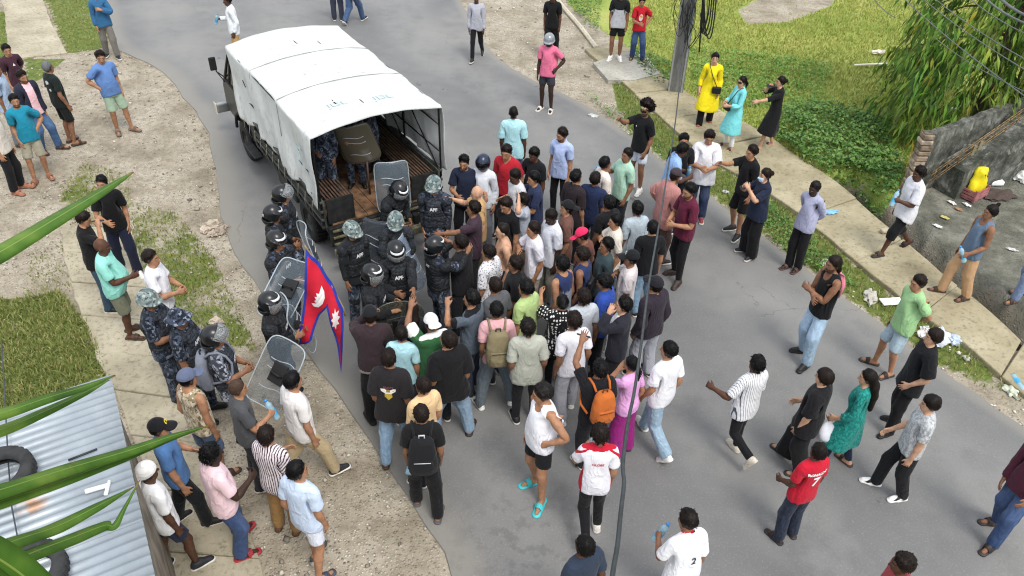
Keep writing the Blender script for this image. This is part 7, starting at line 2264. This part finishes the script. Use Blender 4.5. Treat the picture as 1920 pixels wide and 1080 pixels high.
# stone pillar, stone by stone
pc = at(1698, 366)[:2]
pr = bpy.data.objects.new('stone_pillar', None); COL.objects.link(pr); pr.location = (pc[0], pc[1], 0); tag(pr, 'stacked stone pillar at the left end of the stained wall', 'pillar')
MB().box((0, 0, .55), (.16, .16, 1.5)).build('mortar_core', plain('mortar', '#5d574b', .95, 0, .3, 12), pr)
rgp = np.random.RandomState(6)
for i in range(13):
    for j in range(1):
        MB().box((rgp.normal(0, .01), -.01 + rgp.normal(0, .01), -.02 + i * .105), (.21 + rgp.uniform(-.03, .03), .22, .085 + rgp.uniform(-.01, .012)), Matrix.Rotation(rgp.normal(0, .04), 3, 'Y'), bev=.018).build('stone', plain('pillar_stone', ['#8a7a66', '#9c8a76', '#776a58', '#a49481'][rgp.randint(4)], .9, 0, .25, 10), pr)
# rusty railing leaning across the wall
rl = bpy.data.objects.new('iron_railing', None); COL.objects.link(rl); r0 = at(1740, 345, .35); r1 = at(1935, 208, 1.25); rl.location = r0
tag(rl, 'rusty thin iron railing slanting up in front of the stained wall', 'railing')
dv = r1 - r0
for zz in (0, .06, .18, .24):
    MB().tube([(0, 0, zz), tuple(dv + np.array([0, 0, zz]))], .009, 6).build('rail', plain('rust', '#8a7350', .7, .3, .3, 12), rl)
for t in np.linspace(.04, .96, 9):
    q = dv * t
    MB().tube([(q[0], q[1], q[2] - .02), (q[0], q[1], q[2] + .26)], .008, 6).build('baluster', plain('rust', '#8a7350', .7, .3, .3, 12), rl)
for t in (.42, .48):
    q = dv * t
    MB().box((q[0], q[1], q[2] * .5 - .1), (.05, .05, q[2] + .5)).build('post', plain('post_concrete', '#8a8468', .9), rl)
x_, y_ = scatter(900, rect(np.array([sa, sb, wa, wb])), lambda a, b: rg.rand(len(a)) < .9, rg)
cover('ground_cover', px_poly([(1790, 330), (1850, 300), (1900, 275), (1880, 262), (1800, 290), (1770, 330)]), 1500, .5, .09, BR, 'plants squeezed between the ramp wall and the stained wall', rg)

# dark sheet added in the drain, standing in for the shade of the gap
dl = DITCH; tt_ = np.gradient(dl, axis=0); tt_ /= np.linalg.norm(tt_, axis=1)[:, None]; nn_ = np.stack([-tt_[:, 1], tt_[:, 0]], 1) * .34
n_ = len(dl); me_ = mesh_np('drain_dark_sheet', np.concatenate([np.c_[dl + nn_, np.full(n_, -.45)], np.c_[dl - nn_, np.full(n_, -.45)]]), np.stack([np.arange(n_ - 1), np.arange(1, n_), np.arange(1, n_) + n_, np.arange(n_ - 1) + n_], 1), False)
tag(link('drain_dark_sheet', me_, plain('drain_dark_sheet', '#15170f', .12, 0, .2)), kind='structure')

# ------------------------------------------------------------------ rubbish
def crumple(name, px, py, z, s, col, label, cat, seed, sq=(1, 1, .4), rough=.6):
    rgx = np.random.RandomState(seed); bm = bmesh.new(); bmesh.ops.create_icosphere(bm, subdivisions=3, radius=1)
    for v in bm.verts:
        f = 1 + .35 * math.sin(v.co.x * 5 + seed) * math.sin(v.co.y * 6 + seed * 2) + rgx.normal(0, .10)
        v.co = Vector((v.co.x * s * sq[0] * f, v.co.y * s * sq[1] * f, max(v.co.z, -.3) * s * sq[2] * f))
    me = bpy.data.meshes.new(name); bm.to_mesh(me); bm.free()
    o = link(name, me, plain('rubbish_' + col.strip('#'), col, rough, 0, .1), None, tuple(at(px, py, z) + np.array([0, 0, s * sq[2] * .3]))); o.rotation_euler = (0, 0, rgx.uniform(0, 6))
    return tag(o, label, cat)
def board(name, px, py, z, sx, sy, th, rot, col, label, cat):
    o = MB().box((0, 0, th / 2), (sx, sy, th), bev=th * .3).build(name, plain('board_' + col.strip('#'), col, .7, 0, .08), None, tuple(at(px, py, z))); o.rotation_euler = (R(3), R(2), R(rot)); return tag(o, label, cat)
crumple('plastic_sheet', 1762, 634, 0, .17, '#c3c7cd', 'white plastic sheet crumpled on the verge right of the green tshirt', 'rubbish', 1, (1.5, .8, .35))
crumple('plastic_bag', 1735, 628, 0, .13, '#cdcbca', 'flat white bag on the verge behind the green tshirt man', 'rubbish', 2, (1.5, .9, .2))
crumple('plastic_bag', 1790, 640, 0, .10, '#b7c5da', 'pale blue crumpled bag on the verge', 'rubbish', 21, (1, 1, .6))
board('foam_board', 1672, 566, .02, .36, .16, .02, 10, '#e9e8e2', 'white foam board lying on the verge left of the green tshirt', 'board')
crumple('stone_lump', 1632, 558, 0, .14, '#b4b0a6', 'pale lump of concrete at the road edge beside the foam board', 'stone', 3, (1.4, .7, .35), .9)
crumple('paper_scrap', 1812, 672, 0, .05, '#bdbfb5', 'small white paper on the trampled dirt verge', 'rubbish', 4)
crumple('paper_scrap', 1868, 688, 0, .05, '#ced8a0', 'small green wrapper on the trampled dirt verge', 'rubbish', 5)
crumple('paper_scrap', 1832, 630, 0, .045, '#d9c95a', 'yellow scrap among the stones on the verge', 'rubbish', 15)
crumple('paper_scrap', 1790, 205, .0, .07, '#e4e8e4', 'white scrap lodged under the drooping tree', 'rubbish', 6)
crumple('plastic_bag', 1895, 735, 0, .09, '#c2c9b4', 'pale bag at the right edge of the verge', 'rubbish', 16, (1.2, .8, .5))
crumple('paper_scrap', 1112, 218, 0, .08, '#b9bdb8', 'white litter in the weeds below the landing', 'rubbish', 7, (1.4, .8, .4))
crumple('paper_scrap', 1360, 360, 0, .06, '#bcc0c6', 'small white litter on grass behind the white tshirt', 'rubbish', 17, (1.2, .8, .3))
crumple('paper_scrap', 1548, 492, 0, .08, '#bbbcb5', 'pale litter just behind the head of the man in tank top', 'rubbish', 18, (1.3, .8, .3))
board('wooden_batten', 1632, 122, .05, .95, .06, .04, 15, '#d8d6c4', 'pale batten lying on the grass beside the tree', 'batten')
crumple('paper_scrap', 1646, 99, .03, .13, '#d9cfc4', 'pinkish lump on the grass above the batten', 'rubbish', 8, (1.4, .7, .4))
crumple('blue_plastic', 1556, 398, .06, .10, '#7fb6dc', 'pale blue plastic lying on the footpath behind lavender shirt', 'rubbish', 9, (1.5, .7, .2))
board('concrete_chunk', 1658, 435, .06, .16, .10, .06, 20, '#b3a892', 'small concrete chunk on the footpath under the walking man', 'stone')
board('styrofoam_block', 1863, 346, .0, .34, .13, .10, 6, '#eceeee', 'white styrofoam block on the grey yard', 'block')
crumple('white_sack', 1912, 330, .0, .22, '#dcdcd8', 'white sack at the right edge of the yard', 'sack', 10, (1.2, .8, .5))
crumple('brown_cloth', 1872, 366, .0, .22, '#4c3f3a', 'brown cloth lying beside the pink crate', 'cloth', 20, (1.4, .8, .15), .9)
for i, (x, y, c, lb) in enumerate(((1785, 380, '#e3e2de', 'white scrap left of the pink crate'), (1813, 384, '#e6e4e0', 'white scrap below the pink crate'), (1758, 424, '#dfe1dc', 'white strip on the yard beside the ditch'), (1772, 408, '#b9b36d', 'yellowish leaf scrap on the yard'), (1797, 392, '#a07a5a', 'brown cardboard scrap on the yard'), (1898, 468, '#c9c9c4', 'small pale scrap in the open yard'))):
    crumple('paper_scrap', x, y, 0, .055, c, lb, 'rubbish', 30 + i, (1.4, .7, .25))
# crate with a yellow bag
cr = at(1822, 368, 0)
root = bpy.data.objects.new('plastic_crate', None); COL.objects.link(root); root.location = cr; root.rotation_euler = (0, 0, R(35)); tag(root, 'dusty pink crate on the yard holding a yellow bag', 'crate')
pk_ = plain('crate_pink', '#a56a6c', .7, 0, .15)
MB().box((0, 0, .02), (.42, .30, .03)).build('crate_base', pk_, root)
for s in (-1, 1):
    for z in (.07, .13, .19):
        MB().box((0, s * .15, z), (.42, .02, .04)).build('crate_slat', pk_, root); MB().box((s * .21, 0, z), (.02, .30, .04)).build('crate_slat', pk_, root)
    for s2 in (-1, 1):
        MB().box((s * .205, s2 * .145, .12), (.035, .035, .24)).build('crate_post', pk_, root)
def yellow_bag():
    rgx = np.random.RandomState(5); V = []; n = 22; pr_ = [(.14, .05), (.18, .14), (.17, .26), (.15, .36), (.12, .46), (.13, .54), (.09, .60), (.03, .62)]
    for r, z in pr_:
        for k in range(n):
            a = 2 * math.pi * k / n; rr = r * (1 + .15 * math.sin(3 * a + z * 14) + rgx.normal(0, .06)); V.append((rr * math.cos(a) * 1.05, rr * .7 * math.sin(a), z))
    F = [(i * n + k, i * n + (k + 1) % n, (i + 1) * n + (k + 1) % n, (i + 1) * n + k) for i in range(len(pr_) - 1) for k in range(n)] + [tuple((len(pr_) - 1) * n + k for k in range(n))]
    o = MB().add(V, F, 0, True).build('yellow_bag', plain('bag_yellow', '#e8d616', .45, 0, .1), None, tuple(cr)); o.rotation_euler = (0, 0, R(20)); tag(o, 'bright yellow plastic bag standing in the pink crate', 'bag')
    for x, y, z, s in ((.03, -.14, .5, .025), (-.04, -.14, .52, .016), (-.06, -.135, .13, .022), (.05, -.13, .14, .02)):
        MB().lathe([(0, 0), (s, .004), (s, .012), (0, .014)], 10, Matrix.Translation((x, y + .02, z)) @ Matrix.Rotation(R(90), 4, 'X')).build('printed_dot', plain('ink_brown', '#6a5a20', .7), o)
yellow_bag()
gb = at(802, 352, 1.24); bottle(Matrix.Translation(gb) @ Matrix.Rotation(R(60), 4, 'X'), 'green bottle lying on the slatted bench in the truck', 1.6)
bo = bpy.data.objects['water_bottle.009']; bo['group'] = 'bottles in the truck'
for c_ in bo.children:
    if c_.name.startswith(('bottle_body', 'label')):
        c_.data.materials[0] = m_clear('#3f9a3a', .85)
bottle(Matrix.Translation(at(1908, 718, .03)) @ Matrix.Rotation(R(90), 4, 'X'), 'empty bottle lying on the verge at the right edge', 1.4)
# stones at the road edge on the left
rgq = np.random.RandomState(9)
for i, (x, y, s) in enumerate(((398, 424, .13), (412, 436, .12), (385, 432, .10), (400, 440, .09), (422, 428, .08), (405, 605, .10))):
    crumple('rock', x, y, 0, s, ['#b5a998', '#a3978a', '#c2b4a6'][i % 3], ['largest pale rock of the heap at the left road edge', 'grey rock on the right of the heap at the left road edge', 'pinkish rock on the left of the heap at the road edge', 'pale rock at the front of the heap at the road edge', 'smallest rock of the heap nearest the asphalt', 'lone pinkish rock in the grass beside the bush hat officer'][i], 'rock', 60 + i, (1, .8, .6), .9)['group'] = 'rocks on the left shoulder'

# ------------------------------------------------------------------ tin roof and tyres, bottom left
ZR = 2.2
def make_roof():
    a = at(208, 704, ZR); b = at(292, 1085, ZR)
    ey = (b - a) / np.linalg.norm(b - a); ex = np.array([ey[1], -ey[0], 0]);  # ey towards the viewer along the right edge
    if ex[0] > 0: ex = -ex
    L = np.linalg.norm(b - a) + 1.2; Wd = 3.4
    root = bpy.data.objects.new('tin_roof', None); COL.objects.link(root); root.location = a; tag(root, 'pale corrugated tin roof of the shed in the bottom left corner', 'roof')
    k = NT('galvanised_sheet'); p = k.obj()
    col = k.ramp(k.noise(p, 1.1, 6, .65), [(.3, '#868f96'), (.55, '#9ba4aa'), (.75, '#b0b8bd')])
    w1 = at(60, 945, ZR) - a
    rs = k.math('MULTIPLY', k.smooth(k.vdist(p, tuple(w1)), .16, .03), k.smooth(k.noise(p, 9, 5), .35, .6))
    col = k.mix(k.math('MULTIPLY', rs, .8), col, lin('#9a6a3c')[:3])
    col = k.mix(k.math('MULTIPLY', k.smooth(k.noise(p, 3, 5, .7), .62, .72), .35), col, lin('#8a8478')[:3])
    k.fin(col, .42, .35, .5); k.bump(k.noise(p, 6, 4), .15, .02)
    tilt = R(-3)
    per, amp = .094, .011
    nseg = 8; sheets = 4; ws = L / sheets
    for s in range(sheets):
        V = []; n = int(ws / per * nseg) + nseg
        for i in range(n + 1):
            t = s * ws + i / n * (ws + per * .6)
            z = amp * math.cos(t / per * 2 * math.pi) + (.004 * (s % 2))
            for q in (0, .25, .5, .75, 1):
                pt = ey * t + ex * (q * Wd - .0) + np.array([0, 0, z - q * Wd * .03])
                V.append(tuple(pt))
        F = [(i * 5 + k_, i * 5 + k_ + 1, i * 5 + 6 + k_, i * 5 + 5 + k_) for i in range(n) for k_ in range(4)]
        o = MB().add(V, F, 0, True).build('tin_sheet', k.m, root)
        o.modifiers.new('t', 'SOLIDIFY').thickness = .0015
    # walls of the shed under the sheets
    wl = MB()
    for q0, q1 in (((.15, .08), (L - .1, .08)), ((.15, .08), (.15, Wd - .1))):
        pa = ey * q0[0] + ex * q0[1]; pb = ey * q1[0] + ex * q1[1]
        wl.bar((pa[0], pa[1], -ZR / 2 - .06), (pb[0], pb[1], -ZR / 2 - .06), .08, ZR)
    wl.build('shed_wall', plain('shed_board', '#7b7264', .9, 0, .25, 4), root)
    def tyre(px, py, rot, label):
        c = at(px, py, ZR + .06)
        o = MB().lathe([(.18, -.06), (.23, -.072), (.262, -.064), (.275, -.035), (.275, .035), (.262, .064), (.23, .072), (.18, .06), (.17, .0)], 30, None, close=False)
        for k_ in range(30):
            a_ = 2 * math.pi * k_ / 30
            o.box((.267 * math.cos(a_), .267 * math.sin(a_), 0), (.02, .03, .09), Matrix.Rotation(a_, 3, 'Z'))
        V = o
        t = V.build('old_tyre', plain('old_rubber', '#2b2c2d', .85, 0, .3, 8), None, tuple(c + np.array([0, 0, .05]))); t.rotation_euler = (R(4), R(-2), R(rot)); tag(t, label, 'tyre', 'old tyres weighing down the tin roof')
    tyre(2, 900, 0, 'upper old tyre lying on the tin roof at the left edge'); tyre(55, 1085, 40, 'lower old tyre lying on the tin roof at the bottom edge')
    o = MB().tube([(0, 0, 0), tuple(at(182, 842, ZR + .03) - at(128, 863, ZR + .03))], .010, 6).build('iron_rod', plain('rod', '#33383d', .6, .4), None, tuple(at(128, 863, ZR + .03))); tag(o, 'short dark iron rod lying on the tin roof', 'rod')
    c = at(160, 922, ZR + .03); c2 = at(203, 910, ZR + .03) - c; c3 = at(198, 928, ZR + .03) - c; c4 = at(205, 902, ZR + .03) - c
    o = MB().tube(curve([(0, 0, 0), tuple(c2 * .6), tuple(c2)], 5), .022, 6).tube([tuple(c3), tuple(c4)], .016, 6).build('white_pipe_piece', plain('pvc', '#e6e8e8', .5), None, tuple(c)); tag(o, 'white plastic hook-shaped piece on the tin roof', 'pipe')
    o = MB().tube([tuple(at(x, y, z) - at(8, 700, ZR + .5)) for x, y, z in ((3, 640, ZR + .5), (9, 740, ZR + .08), (15, 860, ZR + .05), (22, 950, ZR + .05), (38, 1035, ZR + .05), (50, 1120, ZR + .05))], .006, 6).build('roof_wire', plain('wire_dark', '#3a3f44', .6), None, tuple(at(8, 700, ZR + .5))); tag(o, 'thin dark wire lying across the tin roof', 'wire')
make_roof()

# ------------------------------------------------------------------ palm leaflets close to the camera
def make_frond():
    rt = ray_pt(-30, 1120, 1.6)
    root = bpy.data.objects.new('palm_frond', None); COL.objects.link(root); root.location = rt; tag(root, 'green palm frond reaching in from the left close to the camera', 'palm leaf')
    k = NT('palm_leaf'); p = k.obj(); at_ = k.sep(k.attr('uvw'))
    st = k.noise(k.n('ShaderNodeAttribute', attribute_name='uvw').outputs['Vector'], 1, 3)
    sx = k.math('SINE', k.math('MULTIPLY', at_[0], 60.0))
    col = k.ramp(k.noise(p, 7, 4), [(.3, '#37591c'), (.5, '#527a28'), (.7, '#78973c')])
    col = k.mix(k.math('MULTIPLY', k.smooth(sx, .2, .9), .22), col, lin('#2c5416')[:3])
    col = k.mix(k.smooth(k.math('ABSOLUTE', at_[0]), .07, .03), col, lin('#8ba04c')[:3])
    col = k.mix(k.math('MULTIPLY', k.smooth(k.noise(p, 34, 5, .7), .60, .70), .55), col, lin('#8a7a45')[:3])
    col = k.mix(k.smooth(at_[1], .93, .99), col, lin('#8a6b3a')[:3])
    k.fin(col, .55, 0, .3)
    tr = k.n('ShaderNodeBsdfTranslucent'); k.l(col, tr.inputs[0]); mx = k.n('ShaderNodeMixShader'); mx.inputs[0].default_value = .3
    k.l(k.b.outputs[0], mx.inputs[1]); k.l(tr.outputs[0], mx.inputs[2]); k.l(mx.outputs[0], k.out.inputs[0])
    def leaflet(pts, wid, fold=.35, name='leaflet'):
        """pts: (px, py, distance); wid: half widths in metres along it"""
        C = np.array(curve([ray_pt(*q) for q in pts], 8)) - rt; n = len(C)
        T = np.gradient(C, axis=0); T /= np.linalg.norm(T, axis=1)[:, None]
        view = C + rt - np.array([0, 0, CAM_H]); view /= np.linalg.norm(view, axis=1)[:, None]
        up = -view * .75 + np.array([0, 0, .55]); S = np.cross(T, up); S /= np.linalg.norm(S, axis=1)[:, None]; N = np.cross(S, T)
        w = np.interp(np.linspace(0, 1, n), np.linspace(0, 1, len(wid)), wid)[:, None]
        V = []; A = []
        for j, c in enumerate((-1, -.5, 0, .5, 1)):
            V.append(C + S * w * c - N * w * (abs(c)) * fold * (1 if True else 0) + N * .0); A.append(np.c_[np.full(n, c), np.linspace(0, 1, n), np.zeros(n)])
        V = np.stack(V, 1).reshape(-1, 3); A = np.stack(A, 1).reshape(-1, 3)
        F = [(i * 5 + j, i * 5 + j + 1, i * 5 + 6 + j, i * 5 + 5 + j) for i in range(n - 1) for j in range(4)]
        me = mesh_np(name, V, np.array(F)); a = me.attributes.new('uvw', 'FLOAT_VECTOR', 'POINT'); a.data.foreach_set('vector', A.astype(np.float32).ravel())
        o = link(name, me, k.m, root); o.modifiers.new('t', 'SOLIDIFY').thickness = .0009
    leaflet([(-160, 560, 1.5), (0, 472, 1.6), (120, 400, 1.75), (200, 352, 1.9), (250, 322, 2.0)], [.017, .017, .015, .010, .002])
    leaflet([(-150, 815, 1.5), (0, 775, 1.6), (90, 745, 1.7), (160, 724, 1.8), (216, 703, 1.9)], [.012, .012, .011, .008, .002])
    leaflet([(-150, 850, 1.55), (0, 806, 1.65), (90, 768, 1.75), (160, 735, 1.85), (205, 712, 1.95)], [.012, .012, .010, .007, .001])
    leaflet([(-150, 960, 1.4), (0, 918, 1.5), (120, 880, 1.65), (240, 845, 1.8), (330, 815, 1.9), (396, 797, 2.0)], [.015, .015, .014, .012, .007, .001])
    leaflet([(-150, 985, 1.42), (0, 940, 1.52), (120, 900, 1.67), (230, 858, 1.82), (320, 822, 1.9), (372, 806, 1.98)], [.012, .012, .011, .010, .006, .001])
    leaflet([(-120, 1075, 1.3), (20, 1016, 1.45), (110, 985, 1.6), (190, 945, 1.7), (252, 912, 1.8)], [.014, .014, .013, .009, .001])
    leaflet([(-60, 1090, 1.3), (50, 1040, 1.45), (140, 1006, 1.6), (195, 985, 1.68), (215, 985, 1.7), (232, 955, 1.72), (262, 900, 1.76)], [.014, .014, .013, .010, .007, .004, .001])
    leaflet([(-200, 985, 1.15), (-60, 1020, 1.2), (20, 1062, 1.25), (90, 1120, 1.3), (180, 1200, 1.35)], [.026, .026, .025, .022, .02])
    leaflet([(-120, 1050, 1.18), (-30, 1085, 1.22), (30, 1125, 1.27), (80, 1170, 1.3)], [.022, .022, .02, .02])
    MB().tube([tuple(ray_pt(*q) - rt) for q in ((-260, 500, 1.5), (-200, 850, 1.4), (-90, 1030, 1.25), (10, 1180, 1.2))], [.008, .011, .013, .016], 8).build('midrib', plain('palm_rib', '#7c9a3e', .5), root)
make_frond()
